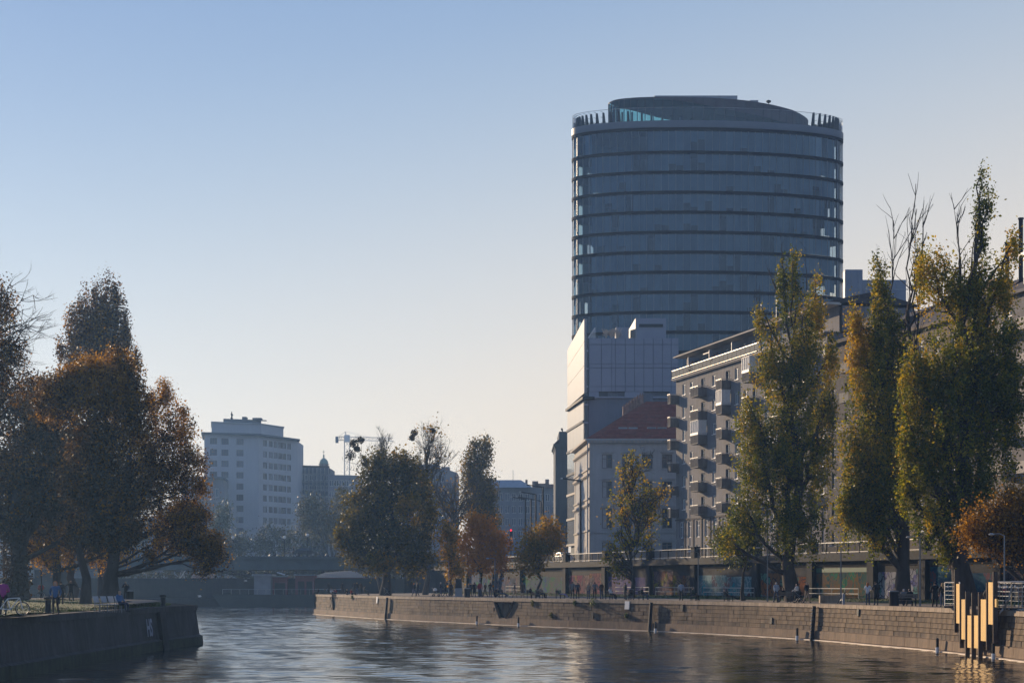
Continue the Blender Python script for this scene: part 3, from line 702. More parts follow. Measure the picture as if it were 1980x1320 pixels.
M_pane = pane_mat('window_pane'); M_pane_b = pane_mat('blue_window_pane', (0.05, 0.065, 0.085))
M_curtain = mat('white_curtain', (0.75, 0.73, 0.68), 0.8, 0.06, 4.0)
M_brick = mat('chimney_brick', (0.33, 0.22, 0.17), 0.9, 0.25, 2.0, 0.2, streak=0.3)
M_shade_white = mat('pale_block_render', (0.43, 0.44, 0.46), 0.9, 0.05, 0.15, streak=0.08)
M_far = mat('far_stone', (0.25, 0.26, 0.28), 0.9, 0.10, 0.2, streak=0.12)  # lightened so far walls carry some haze in their colour
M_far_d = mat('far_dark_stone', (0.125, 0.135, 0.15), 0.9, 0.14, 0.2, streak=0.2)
M_copper = mat('green_copper', (0.20, 0.30, 0.27), 0.7, 0.2, 0.6)

# ---------------------------------------------------------------- oval glass tower
TD = 313.0
tc_ = Vector((PX(1369, TD), TD)); TA, TB, TROT = 24.15, 7.6, math.atan2(3.4, 48)
def ell(a_, k=1.0, da=0.0):
    x, y = (TA * k + da) * math.cos(a_), (TB * k + da) * math.sin(a_)
    return Vector((tc_.x + x * math.cos(TROT) - y * math.sin(TROT), tc_.y + x * math.sin(TROT) + y * math.cos(TROT)))
NEARY = ell(-math.pi / 2).y
ZT = PZ(247, NEARY)                                   # underside of the roof parapet
PITCH = 38.6 / FPX * NEARY
tw = thing('glass_tower', 'tall oval glass office tower with dark floor bands and a slanting glazed top', 'tower', (tc_.x, tc_.y, STZ))
# equal-length facade modules round the oval
NP = 84
_a = np.linspace(0, 2 * math.pi, 4001); _x = np.array([ell(t) for t in _a]); _s = np.concatenate([[0], np.cumsum(np.hypot(*(np.diff(_x, axis=0).T)))])
ANG = [float(np.interp(_s[-1] * (i + .5) / NP, _s, _a)) for i in range(NP + 1)]
CH = _s[-1] / NP
M_tglass = glass_mat('tower_glass', (0.82, 0.92, 0.97), (0.80, 0.90, 1.0), 0.05, 0.78, (0.06, 0.09, 0.12))
M_band = mat('floor_band', (0.022, 0.020, 0.022), 0.9, 0.2, 0.5)
M_blind = mat('tower_blind', (0.31, 0.44, 0.57), 0.8, 0.12, 0.4)
M_slab = mat('tower_slab', (0.10, 0.11, 0.12), 0.8, 0.1, 0.5)
M_mull = mat('facade_fin', (0.24, 0.27, 0.30), 0.4, 0.1, 2.0, metallic=0.3)
M_parapet = mat('tower_parapet', (0.17, 0.19, 0.22), 0.5, 0.06, 0.5)
pmesh = {}
def panel_mesh(h):
    if h not in pmesh:
        mb = MB(); mb.box(-CH / 2 + .035, CH / 2 - .035, -.05, 0, 0, h); pmesh[h] = mb.mesh('glass_panel', M_tglass)
    return pmesh[h]
floors = []
z = ZT; k = 0
while z > STZ + 2:
    h = PITCH * (1.16 if k == 0 else 1.0); floors.append((z - h, z)); z -= h; k += 1
cand = []
for fi, (z0, z1) in enumerate(floors):
    for i in range(NP):
        p0, p1 = ell(ANG[i]), ell(ANG[(i + 1) % NP]); d = (p1 - p0).normalized(); n = Vector((d.y, -d.x)); mid = (p0 + p1) / 2
        face = -(n.normalized().dot(mid.normalized()))
        cand.append((fi, i, mid, math.atan2(d.y, d.x), face, z0, z1))
vis = [c for c in cand if c[4] > 0.06 and c[0] < 11]
vis.sort(key=lambda c: -(c[4] * (c[6] - c[5]) - c[0] * .02)); sep = set((c[0], c[1]) for c in vis[:300])
rest = MB(); fins = MB(); blindsets = [MB(), MB(), MB()]
for fi, i, mid, ang, face, z0, z1 in cand:
    h = z1 - z0 - .58
    if (fi, i) in sep: inst(panel_mesh(round(h, 3)), 'glass_panel', tw, (mid.x, mid.y, z0 + .02), ang)
    else:
        p0, p1 = ell(ANG[i]), ell(ANG[(i + 1) % NP]); e = (p1 - p0).normalized() * .035
        rest.quad((p0.x + e.x, p0.y + e.y, z0 + .02), (p1.x - e.x, p1.y - e.y, z0 + .02), (p1.x - e.x, p1.y - e.y, z0 + .02 + h), (p0.x + e.x, p0.y + e.y, z0 + .02 + h))
    if fi < 12:
        p = ell(ANG[i], 1, .03); q = ell(ANG[i], 1, .16 if i % 2 else .10); d = (q - p).normalized(); t_ = Vector((-d.y, d.x)) * .03
        fins.add([(p.x - t_.x, p.y - t_.y, z0), (q.x - t_.x, q.y - t_.y, z0), (q.x + t_.x, q.y + t_.y, z0), (p.x + t_.x, p.y + t_.y, z0),
                  (p.x - t_.x, p.y - t_.y, z0 + h), (q.x - t_.x, q.y - t_.y, z0 + h), (q.x + t_.x, q.y + t_.y, z0 + h), (p.x + t_.x, p.y + t_.y, z0 + h)],
                 [(0, 1, 5, 4), (1, 2, 6, 5), (2, 3, 7, 6)])
    # roller blinds behind most of the glass, leaving the rounded ends and a few offices clear
    am = ANG[i]; end_ = abs(math.cos(am)) > .90; rr = random.random()
    if fi == 0 and -2.75 < (am if am < math.pi else am - 2 * math.pi) < -2.2: continue
    if end_ and rr < .9: continue
    if rr < .93 or fi > 10:
        p0, p1 = ell(ANG[i], 1, -.45), ell(ANG[(i + 1) % NP], 1, -.45); drop = 0 if random.random() < .8 else random.uniform(0, .6) * h
        random.choice((blindsets[0], blindsets[0], blindsets[0], blindsets[1], blindsets[2])).quad((p0.x, p0.y, z0 + .1 + drop), (p1.x, p1.y, z0 + .1 + drop), (p1.x, p1.y, z0 + h), (p0.x, p0.y, z0 + h))
o = rest.build('glass_panels_far_side', M_tglass, tw); o['kind'] = 'stuff'
o = fins.build('mullion', M_mull, tw); o['kind'] = 'stuff'
for bm_, bn_ in zip(blindsets, (M_blind, mat('tower_blind_pale', (.42, .55, .68), .8, .1, .4), mat('tower_blind_dim', (.23, .33, .44), .8, .15, .4))): bm_.build('roller_blinds', bn_, tw)  # pale and dim blind tones imitate uneven reflections in the glass
def ring(mb, k0, da0, k1, da1, z0, z1, n=96, mi=0):
    for i in range(n):
        a0, a1 = 2 * math.pi * i / n, 2 * math.pi * (i + 1) / n
        A, B, C_, D_ = ell(a0, k0, da0), ell(a1, k0, da0), ell(a1, k1, da1), ell(a0, k1, da1)
        mb.quad((A.x, A.y, z0), (B.x, B.y, z0), (C_.x, C_.y, z1), (D_.x, D_.y, z1), mi)
def oval_slab(k_, da, z0, z1, n=96):
    mb = MB(); ring(mb, k_, da, k_, da, z0, z1, n)
    P = [ell(2 * math.pi * i / n, k_, da) for i in range(n)]
    mb.add([(p.x, p.y, z1) for p in P], [list(range(n))]); mb.add([(p.x, p.y, z0) for p in P], [list(range(n))[::-1]])
    return mb
for fi, (z0, z1) in enumerate(floors):
    oval_slab(1, .24, z1 - .54, z1 - .06).build('floor_band', M_band, tw)
core = MB(); ring(core, .62, 0, .62, 0, STZ, ZT, 48); core.build('core_wall', M_slab, tw)
# parapet, terrace rail with fins, penthouse
mb = oval_slab(1, -.02, ZT + .01, ZT + .06); ring(mb, 1, .26, 1, .26, ZT + .02, ZT + 1.18); ring(mb, 1, .26, 1, -.2, ZT + 1.18, ZT + 1.18); ring(mb, 1, -.2, 1, -.2, ZT + .05, ZT + 1.18)
mb.build('parapet', M_parapet, tw)
ZP = ZT + 1.18
glr = MB(); ring(glr, 1, .1, 1, .1, ZP, ZP + 2.3); glr.build('wind_screen', glass_mat('clear_screen', (.93, .95, .96), (.6, .65, .7), .05, 1.0), tw)
rails = MB(); n = 96
for zz in (ZP + 2.3, ):
    rails.tube([(*ell(2 * math.pi * i / n, 1, .1), zz) for i in range(n + 1)], .035, 4)
rails.build('screen_rail', M_galv, tw)
for i in range(72):
    a_ = 2 * math.pi * i / 72; c = math.cos(a_)
    if -.62 < c < .72: continue
    p, q = ell(a_, 1, -.5), ell(a_, 1, -1.3); d = (p - q).normalized(); t_ = Vector((-d.y, d.x)) * .08; H = 2.0 + (.6 if c > 0 else 0)
    mb = MB(); P = [p + t_, p - t_, q - t_, q + t_]; P2 = [p + t_, p - t_, p - t_ - d * .35, p + t_ - d * .35]
    mb.add([(v.x, v.y, ZP - .6) for v in P] + [(v.x, v.y, ZP + H) for v in P2], [(0, 1, 5, 4), (1, 2, 6, 5), (2, 3, 7, 6), (3, 0, 4, 7), (4, 5, 6, 7)])
    for zz in (.2, 1.1, 2.1): mb.tube([(p.x, p.y, ZP + zz), (*(p + d * .5), ZP + zz + .05)], .03, 4)
    mb.build('terrace_fin', M_iron, tw)
ladder = MB()
for sgn in (0.03, math.pi + .02):
    for k in range(9): ladder.tube([(*ell(sgn - .05, 1, -.05), ZP - 1 + k * .42), (*ell(sgn + .22, 1, .2), ZP - 1 + k * .42)], .03, 4)
ladder.build('rail_rungs', M_steel, tw)
# slanting penthouse: a smaller oval, roof line highest towards the left-centre and falling to the right
def pent(a_, k_=1.0):
    x, y = 17.9 * k_ * math.cos(a_), 5.4 * k_ * math.sin(a_); ox = tc_.x + .15
    return Vector((ox + x * math.cos(TROT) - y * math.sin(TROT), tc_.y + .6 + x * math.sin(TROT) + y * math.cos(TROT)))
xs_ = [PX(p, TD) for p in (1174, 1190, 1230, 1300, 1380, 1440, 1490, 1530, 1563, 1572)]; zs_ = [PZ(p, TD - 4) for p in (190, 188, 188.5, 190, 192, 195, 200, 206, 216, 220)]
def ptop(x): return float(np.interp(x, xs_, zs_))
NPH = 60; ph = MB(); hood = MB(); pf = MB()
M_pglass = glass_mat('penthouse_glass', (0.50, 0.80, 0.82), (0.75, 0.9, 1.0), 0.04, 0.9, (0.02, 0.045, 0.05))
pgl = {}
for i in range(NPH):
    a0, a1 = 2 * math.pi * i / NPH, 2 * math.pi * (i + 1) / NPH; A, B = pent(a0), pent(a1); front = math.sin((a0 + a1) / 2) < .15
    zA, zB = ptop(A.x), ptop(B.x)
    # opaque screen band across the top of the right two thirds
    def hb(x): return float(np.interp(x, [PX(1262, TD), PX(1300, TD), PX(1420, TD), PX(1563, TD)], [0.25, .6, 2.1, 3.0]))
    hA, hB = (hb(A.x), hb(B.x)) if front else (.25, .25)
    hA, hB = min(hA, zA - ZP - 1), min(hB, zB - ZP - 1)
    mb = MB(); e = (B - A).normalized() * .03; nn = Vector(((B - A).y, -(B - A).x)).normalized() * .05
    mb.add([(A.x + e.x, A.y + e.y, ZP - 1.1), (B.x - e.x, B.y - e.y, ZP - 1.1), (B.x - e.x, B.y - e.y, zB - hB), (A.x + e.x, A.y + e.y, zA - hA)], [(0, 1, 2, 3)])
    mb.build('penthouse_pane', M_pglass, tw)
    hood.add([(A.x + nn.x, A.y + nn.y, zA - hA), (B.x + nn.x, B.y + nn.y, zB - hB), (B.x + nn.x, B.y + nn.y, zB), (A.x + nn.x, A.y + nn.y, zA)], [(0, 1, 2, 3)])
    if front: pf.tube([(A.x + nn.x, A.y + nn.y, ZP - .6), (A.x + nn.x, A.y + nn.y, zA - .05)], .06, 4)
hood.build('penthouse_screen', mat('penthouse_screen', (0.11, 0.10, 0.105), 0.6, 0.2, 0.5), tw); pf.build('penthouse_mullion', M_slab, tw).__setitem__('kind', 'stuff')
roof = MB(); P = [pent(2 * math.pi * i / NPH, .985) for i in range(NPH)]; roof.add([(p.x, p.y, ptop(p.x) - .05) for p in P] + [(tc_.x, tc_.y, ptop(tc_.x) - .05)], [(i, (i + 1) % NPH, NPH) for i in range(NPH)])
# sloping ceiling under the roof: high at the left front, low at the back
roof.build('penthouse_roof', M_slab, tw)
ceil = MB(); cz = lambda p: min(ptop(p.x) - .4, ZP + 5.6 - (p.x - PX(1176, TD)) * .15 - (p.y - tc_.y) * .10)
ceil.add([(p.x, p.y, cz(p)) for p in [pent(2 * math.pi * i / NPH, .95) for i in range(NPH)]], [list(range(NPH))]); ceil.build('penthouse_ceiling', M_slab, tw)
pc = MB(); xw = PX(1372, TD); pc.box(xw, PX(1545, TD), tc_.y - 1.2, tc_.y + 3, ZP, ZP + 3.0)
for px in (1185, 1205, 1224, 1243, 1262, 1283, 1300, 1318, 1340): pc.box(PX(px, TD) - .18, PX(px, TD) + .18, tc_.y + 2.5, tc_.y + 2.8, ZP - .5, ZP + 4.2)
pc.box(PX(1190, TD), PX(1222, TD), tc_.y + 1.9, tc_.y + 2.4, ZP + .9, ZP + 2.0); pc.build('penthouse_inner_wall', M_slab, tw)
for px, w_, h0, nm in ((1455, 1.5, 1.3, 'roof_unit'), (1395, 5.0, .35, 'roof_unit'), (1345, 4.0, .3, 'roof_unit')):
    mb = MB(); x = PX(px, TD); mb.box(x - w_ / 2, x + w_ / 2, tc_.y - 2, tc_.y + .5, ptop(x) - .3, ptop(x) + h0 * .6); mb.build(nm, M_zinc, tw)
mb = MB(); x = PX(1483, TD); mb.tube([(x, tc_.y - 2, ptop(x) - .2), (x, tc_.y - 2, ptop(x) + 1.1)], .06, 5); mb.lathe((x, tc_.y - 2, ptop(x) + .7), [(.1, -.2), (.45, 0), (.4, .25), (.1, .3)], 8)
mb.tube([(PX(1315, TD), tc_.y, ptop(PX(1315, TD)) - .2), (PX(1315, TD), tc_.y, ptop(PX(1315, TD)) + 1.5)], .03, 4); mb.build('roof_antenna', M_iron, tw)
x0r = PX(1262, TD); mb = MB(); mb.box(x0r, PX(1420, TD), tc_.y - 4.2, tc_.y - 3.9, ptop(x0r) - .3, ptop(x0r) + .32); mb.build('roof_upstand', M_zinc, tw)

# ---------------------------------------------------------------- white clad office block in front of the tower
WD = 284.0
wb = thing('office_block', 'modern pale clad office block with a tall sunlit white glass side wall', 'office building', (PX(1220, WD), WD + 6, STZ))
xl, xr = PX(1138, WD), PX(1312, WD)
zt, zm = PZ(653, WD), PZ(757, WD)
mb = MB(); mb.box(xl + .05, xr, WD + .12, WD + 16, zm, zt - .05); mb.box(PX(1160, WD), xr, WD + .6, WD + 15, PZ(769, WD), zm); mb.build('upper_body', M_greywall, wb)
mb = MB(); mb.box(PX(1139, WD), xr + 6, WD + .15, WD + 14, STZ, PZ(768.5, WD)); mb.build('lower_wall', M_greywall, wb)
mb = MB(); mb.box(xl, xr, WD - .25, WD + .3, PZ(769.5, WD), PZ(766.5, WD)); mb.build('string_course', M_panel, wb)
cols = [1139, 1163, 1183, 1190, 1209, 1227, 1245, 1263, 1281, 1298, 1312.5]; rows_ = [653, 666, 703, 711, 747, 757]
for i in range(len(cols) - 1):
    for j in range(len(rows_) - 1):
        mb = MB(); j_ = .045; x0, x1 = PX(cols[i], WD) + j_, PX(cols[i + 1], WD) - j_; y_ = WD + random.uniform(-.015, .015) - (.05 if j in (0, 2, 4) else 0)
        mb.box(x0, x1, y_, y_ + .1, PZ(rows_[j + 1], WD) + j_, PZ(rows_[j], WD) - j_); mb.build('facade_panel', M_panel, wb)
for a_, c_ in ((1139, 1158), (1208, 1244), (1295, 1312)):
    mb = MB(); mb.box(PX(a_, WD), PX(c_, WD), WD, WD + .5, PZ(768.5, WD), zm - .01); mb.build('facade_panel', M_panel, wb)
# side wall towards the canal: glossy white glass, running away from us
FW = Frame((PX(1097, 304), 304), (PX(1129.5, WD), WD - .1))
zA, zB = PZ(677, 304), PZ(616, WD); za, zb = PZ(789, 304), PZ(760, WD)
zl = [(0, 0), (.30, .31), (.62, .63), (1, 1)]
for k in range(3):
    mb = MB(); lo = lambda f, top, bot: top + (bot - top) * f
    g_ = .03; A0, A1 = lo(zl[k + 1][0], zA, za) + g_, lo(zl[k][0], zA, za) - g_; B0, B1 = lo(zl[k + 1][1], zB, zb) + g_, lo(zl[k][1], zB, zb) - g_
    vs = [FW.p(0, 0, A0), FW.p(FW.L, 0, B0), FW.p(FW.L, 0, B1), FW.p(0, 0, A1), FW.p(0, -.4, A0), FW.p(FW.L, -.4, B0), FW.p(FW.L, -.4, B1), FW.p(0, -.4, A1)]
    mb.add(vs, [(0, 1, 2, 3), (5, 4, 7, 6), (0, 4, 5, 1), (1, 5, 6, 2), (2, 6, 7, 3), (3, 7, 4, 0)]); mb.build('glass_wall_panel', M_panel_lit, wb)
mb = MB(); FW.box(mb, 1, FW.L - .3, -9, -.5, STZ, min(za, zb) + 1); mb.build('side_body', M_slab, wb)
mb = MB(); FW.box(mb, 0, FW.L + .6, -1.6, .35, za - .55, za - .15); mb.build('dark_eave', M_iron, wb)
bz = [zb - .9]; FB = Frame((PX(1097.5, 305), 305), (PX(1129, 286), 286))
lev = [PZ(y, 286) for y in (772, 817, 862, 909, 950, 1000, 1052)]
for k in range(len(lev) - 1):
    z1, z0 = lev[k], lev[k + 1]; nU = 5 if k else 4
    for i in range(nU):
        u0, u1 = FB.L * i / nU, FB.L * (i + 1) / nU; mb = MB(); FB.box(mb, u0 + .03, u1 - .03, -.2, .05, z0 + .45, z1 - .03)
        mb.build('side_glass_panel', M_panel_lit if k < 2 else glass_mat('sunlit_side_glass', (.5, .55, .5), (.95, .95, .92), .06, .25, (.42, .42, .38)), wb)  # pale body colour stands in for the sunlit reflection in the glass
    mb = MB(); FB.box(mb, -.1, FB.L + .1, -.3, .22, z0 + .02, z0 + .40); mb.build('floor_cornice', M_slab if k < 3 else M_winframe_d, wb)
mb = MB(); mb.box(PX(1129.5, WD) + .05, xl, WD + .3, WD + 3, STZ, zt); mb.build('corner_glazing', pane_mat('corner_glass', (.05, .07, .08)), wb)
for k in range(9):
    mb = MB(); z = zt - 2.2 - k * 2.9; mb.box(PX(1129.5, WD) + .03, xl - .02, WD + .18, WD + .32, z, z + .28); mb.build('corner_transom', M_panel, wb)
# roof structures
mb = MB(); x0, x1 = PX(1229, WD + 1), PX(1288, WD + 1); mb.box(x0, x1, WD + 1, WD + 8, zt - .2, PZ(615, WD + 1)); mb.build('roof_house', M_panel, wb)
mb = MB(); mb.box(PX(1236, WD + .9), PX(1282, WD + .9), WD + .85, WD + .99, PZ(632, WD + 1), PZ(626.5, WD + 1)); mb.build('vent_slot', M_iron, wb)
mb = MB(); za_, zb_ = PZ(615, WD + 1), zt; mb.add([(x0 - .02, WD + .95, zb_), (x0 - .02, WD + .95, za_), (x0 - 1.25, WD + 8, zb_ + 1.4), (x0 - 1.25, WD + 8, zb_), (x0 + .2, WD + .95, zb_), (x0 + .2, WD + .95, za_), (x0 + .2, WD + 8, zb_ + 1.4)], [(0, 1, 2, 3), (1, 5, 6, 2), (0, 4, 5, 1)]); mb.build('slanted_cheek', M_panel_lit, wb)
mb = MB(); mb.box(PX(1191, WD + 2), PX(1216, WD + 2), WD + 2, WD + 5, zt, PZ(632.5, WD + 2)); mb.build('roof_hatch', M_panel, wb)
mb = MB(); mb.tube([(PX(1137, WD), WD + .4, zt), (PX(1151, WD), WD + .4, zt + 1.7)], .08, 4)
for k in range(6): mb.tube([(PX(1139 + 2.3 * k, WD), WD + .4, zt), (PX(1139 + 2.3 * k, WD), WD + .4, zt + .25 + .28 * k)], .05, 4)
mb.build('roof_stair', M_white, wb)

# ---------------------------------------------------------------- red-roofed old house
RD = 265.0
rh = thing('old_house', 'old pale plastered house with a red tiled hip roof beside the office block', 'house', (PX(1225, RD), RD + 6, STZ))
F1 = Frame((PX(1140, RD), RD), (PX(1330, RD), RD)); zc = PZ(852, RD)
F2 = Frame((PX(1111, 290), 290), (PX(1140, RD), RD))
M_rh = mat('pale_blue_plaster', (0.44, 0.44, 0.43), 0.9, 0.08, 0.5, 0.03, streak=0.12)
holes = []; wins = []
for cx_ in (1174, 1213, 1252, 1290):
    for y1, y0 in ((878, 905), (930, 962), (982, 1021), (1048, 1066)):
        u = FU(F1, cx_); holes.append((u - .78, u + .78, PZ(y0, RD), PZ(y1, RD))); wins.append((u, PZ(y0, RD), PZ(y1, RD) - PZ(y0, RD)))
mb = MB(); F1.wall(mb, 0, F1.L, STZ, zc, holes, .25); F2.box(mb, 0, F2.L - .05, -10, -.02, STZ, zc); mb.build('front_wall', M_rh, rh)
for u, z, h in wins:
    put_window(F1, rh, u, z, 1.5, h, -.22, 2, 2, 'rh%.1f' % h, M_winframe_d, M_pane_b, .09, .68)
    mb = MB(); F1.box(mb, u - 1.0, u + 1.0, .0, .16, z + h + .28, z + h + .46); F1.box(mb, u - .9, u + .9, 0, .12, z - .16, z - .02); mb.build('window_cornice', M_rh, rh)
mb = MB(); F1.box(mb, -.6, F1.L, -.2, .55, zc, zc + .3); F1.box(mb, -.35, F1.L, -.2, .32, zc - .35, zc - .003); mb.build('cornice', M_rh, rh)
mb = MB(); F1.box(mb, -.02, F1.L, 0, .14, PZ(1030, RD), PZ(1027, RD)); mb.build('string_course', M_rh, rh)
for k in range(26):
    mb = MB(); u = .2 + k * .58; F1.box(mb, u, u + .22, .33, .5, zc - .3, zc - .01); mb.build('corbel', M_cream, rh)
# canal side, sunlit cream stone with wide glazed bands
mb = MB(); hs = []
for y1, y0 in ((876, 905), (925, 962), (982, 1023)):
    hs.append((1.5, F2.L - 1.0, PZ(y0, RD + 3), PZ(y1, RD + 3)))
hs += [(3, 8, STZ + .1, STZ + 2.6), (11, 15, STZ + .1, STZ + 3.0), (18, 22, STZ + .1, STZ + 3.0)]
F2.wall(mb, 0, F2.L, STZ, zc, hs, .3, .03); mb.build('canal_wall', M_cream, rh)
for u0, u1, z0, z1 in hs[:3]:
    n = 12
    for i in range(n):
        u = u0 + (u1 - u0) * (i + .5) / n; put_window(F2, rh, u, z0, (u1 - u0) / n - .02, z1 - z0, -.2, 1, 2, 'cw%.2f' % (z1 - z0), M_winframe, M_pane, .14, .72)
    mb = MB(); F2.box(mb, .2, F2.L, .0, .35, z1 + .35, z1 + .62); F2.box(mb, .2, F2.L, .03, .2, z0 - .35, z0 - .1)
    for i in range(22): F2.box(mb, .6 + i * 1.1, 1.0 + i * 1.1, .04, .3, z1 + .14, z1 + .35)
    mb.build('balcony_cornice', M_cream, rh)
for u0, u1, z0, z1 in hs[3:]: mb = MB(); F2.box(mb, u0, u1, -.28, -.2, z0, z1); mb.build('shop_door', M_pane, rh)
mb = MB(); F2.box(mb, -.5, F2.L + .5, -.2, .7, zc, zc + .3); mb.build('canal_cornice', M_cream, rh)
zr = PZ(776, 273)
rf = MB(); e = .5; A = F1.p(-.5, .5, zc + .3); B = F1.p(F1.L, .5, zc + .3); Cc = F2.p(-.3, .5, zc + .3); r0 = Vector((PX(1250, 273), 273, zr)); r1 = Vector((PX(1335, 273), 273, zr)); r2 = Vector((r0.x - .4, 287, zr)); Bk = Vector((B.x, 290, zc + .3))
rf.add([A, B, r1, r0], [(0, 1, 2, 3)]); rf.add([Cc, A, r0, r2], [(0, 1, 2, 3)]); rf.add([r0, r1, Vector((r1.x, 287, zr)), r2], [(0, 1, 2, 3)])
rf.build('roof', M_rooftile, rh)
# tile courses across the front slope
N = (Vector(B) - Vector(A)).cross(Vector(r0) - Vector(A)).normalized()
tl = MB()
for k in range(26):
    f0, f1 = k / 26, (k + .86) / 26; a0, a1 = A.lerp(r0, f0), A.lerp(r0, f1); b0, b1 = B.lerp(r1, f0), B.lerp(r1, f1); o0, o1 = N * .07, N * .02
    tl.add([a0 + o0, b0 + o0, b1 + o1, a1 + o1, a0, b0], [(0, 1, 2, 3), (4, 5, 1, 0)])
o = tl.build('roof_tiles', M_rooftile, rh); o['kind'] = 'stuff'
for px in (1204.5, 1224, 1260, 1280):
    f = (PZ(848, 268) - zc) / (zr - zc); mb = MB(); y_ = 266.8; x = PX(px, y_); z0, z1 = PZ(848, y_), PZ(827, y_)
    mb.box(x - .68, x + .68, y_ - .15, y_ + 3.5, z0 - .1, z1 + .1); d = mb.build('dormer', M_zinc, rh)
    f_ = MB(); f_.box(x - .58, x + .58, y_ - .2, y_ - .15, z0 + .05, z1 - .02); f_.build('dormer_pane', pane_mat('dormer_pane', (.16, .19, .23)), d)
    f_ = MB(); f_.box(x - .58, x + .58, y_ - .24, y_ - .201, (z0 + z1) / 2 - .05, (z0 + z1) / 2 + .05); f_.build('dormer_bar', M_winframe, d)
for k in range(7):
    f = k / 6; p = Vector((PX(1208 + 32 * f, 274 - f), 274 - f, 0)); zb_ = PZ(797 - 21 * f, 274); mb = MB(); mb.box(p.x - .32, p.x + .32, p.y - .5, p.y + .5, zb_ - 1.6, zb_ + .75); mb.box(p.x - .38, p.x + .38, p.y - .56, p.y + .56, zb_ + .76, zb_ + .86)
    for q in (-.15, .15): mb.tube([(p.x + q, p.y, zb_ + .86), (p.x + q, p.y, zb_ + 1.2)], .1, 6)
    mb.build('chimney', M_brick, rh)
mb = MB(); mb.box(PX(1242, 274), PX(1262, 274), 273.5, 276, PZ(779, 274), PZ(763, 274)); mb.build('chimney_stack', M_greywall, rh)
mb = MB(); mb.tube([(PX(1136, RD), RD - .6, zc + .2), (PX(1136, RD), RD - .6, STZ)], .08, 5); mb.build('downpipe', M_zinc, rh)

# ---------------------------------------------------------------- slim dark house left of it
sh = thing('corner_house', 'narrow shaded grey house end with a cornice left of the office block', 'house', (PX(1083, 334), 338, STZ))
mb = MB(); mb.box(PX(1074, 334), PX(1099, 334), 334, 350, STZ, PZ(862, 334)); mb.box(PX(1081, 334), PX(1099, 334), 333.9, 349, PZ(862, 334), PZ(834, 334)); mb.build('wall', M_far_d, sh)
mb = MB(); mb.box(PX(1070, 334), PX(1099, 334), 333.2, 350, PZ(862, 334), PZ(858, 334)); mb.box(PX(1072.5, 334), PX(1099, 334), 333.5, 350, PZ(866, 334), PZ(862.02, 334)); mb.build('cornice', M_far_d, sh)
mb = MB(); mb.prism([(PX(1072, 334), 333.5), (PX(1081, 334), 333.5), (PX(1081, 334), 348), (PX(1072, 334), 348)], PZ(858, 334), [PZ(857, 334), PZ(849, 334), PZ(849, 334), PZ(857, 334)]); mb.build('roof', M_slate, sh)
mb = MB(); p = (PX(1088, 334), 336, PZ(834, 334)); mb.tube([p, (p[0], p[1], p[2] + .55)], .12, 5); mb.lathe((p[0] - .1, p[1], p[2] + .5), [(.05, -.2), (.22, .1), (.1, .35)], 6); mb.build('roof_finial', M_iron, sh)

# ---------------------------------------------------------------- apartment house with balconies
FA = Frame((PX(1312, 250.5), 250.5), (PX(1440, 227), 227)); FA.L = 200
ap = thing('apartment_house', 'grey apartment house with stacked dark balconies and a railed roof terrace', 'apartment building', tuple(FA.p(24, -6, STZ)))
ZC1, ZE = 33.3, 36.5; FLR = [13.85 + 3.24 * k for k in range(6)]      # floor levels of the balcony storeys
UE = 49.0
bal_cols = [(-.9, .15), (8.2, 11.1), (17.7, 19.6), (26.6, 28.9), (35.5, 38.2), (44.0, 46.2)]
win_u = [2.2, 5.2, 13.6, 21.6, 24.6, 31.5, 33.6, 40.5, 42.3, 47.8]; door_u = [9.6, 18.6, 27.7, 36.8, 45.1]
holes = []; wl = []; dl = []
for z in FLR:
    for u in win_u: holes.append((u - .6, u + .6, z + .85, z + 2.35)); wl.append((u, z + .85))
    for u in door_u: holes.append((u - .75, u + .75, z + .12, z + 2.35)); dl.append((u, z + .12))
gw = [1.2 + 3.2 * k for k in range(15)]
for u in gw:
    if u < UE - 1: holes += [(u - .65, u + .65, 10.7, 13.0), (u - .6, u + .6, 7.9, 9.6)]
tu = [2.5 + 3.0 * k for k in range(15)]
mb = MB(); FA.wall(mb, -1.0, UE, STZ, ZC1, holes, .27); FA.box(mb, -1.0, UE, -12, -.6, STZ, ZC1 - .02)
a, c = FA.p(-1, 0, STZ), FA.p(-1, -.6, STZ); mb.quad(a, FA.p(-1, 0, ZC1), FA.p(-1, -.6, ZC1), c); mb.build('street_wall', M_plaster, ap)
for u, z in wl: put_window(FA, ap, u, z, 1.2, 1.5, -.2, 2, 1, 'ap', M_winframe, M_pane, .12)
for u, z in dl: put_window(FA, ap, u, z, 1.5, 2.23, -.22, 2, 1, 'apd', M_winframe_d, M_pane, .1)
for u in gw:
    if u < UE - 1:
        put_window(FA, ap, u, 10.7, 1.3, 2.3, -.2, 2, 2, 'apg', M_winframe, M_pane_b, .1, .7); put_window(FA, ap, u, 7.9, 1.2, 1.7, -.2, 2, 1, 'aps', M_winframe, M_pane_b, .1)
for u in win_u:                                             # sills
    for z in FLR: mb = MB(); FA.box(mb, u - .68, u + .68, -.02, .09, z + .77, z + .84); mb.build('sill', M_winframe, ap)
mb = MB(); FA.box(mb, -1.0, UE, .0, .12, 13.2, 13.42)
for u in gw: FA.box(mb, u + 1.35, u + 1.75, .0, .10, STZ, 13.2)
mb.build('base_pilasters', M_plaster_d, ap)
glaz = {(1, 3), (2, 4), (3, 5), (4, 2), (5, 4)}
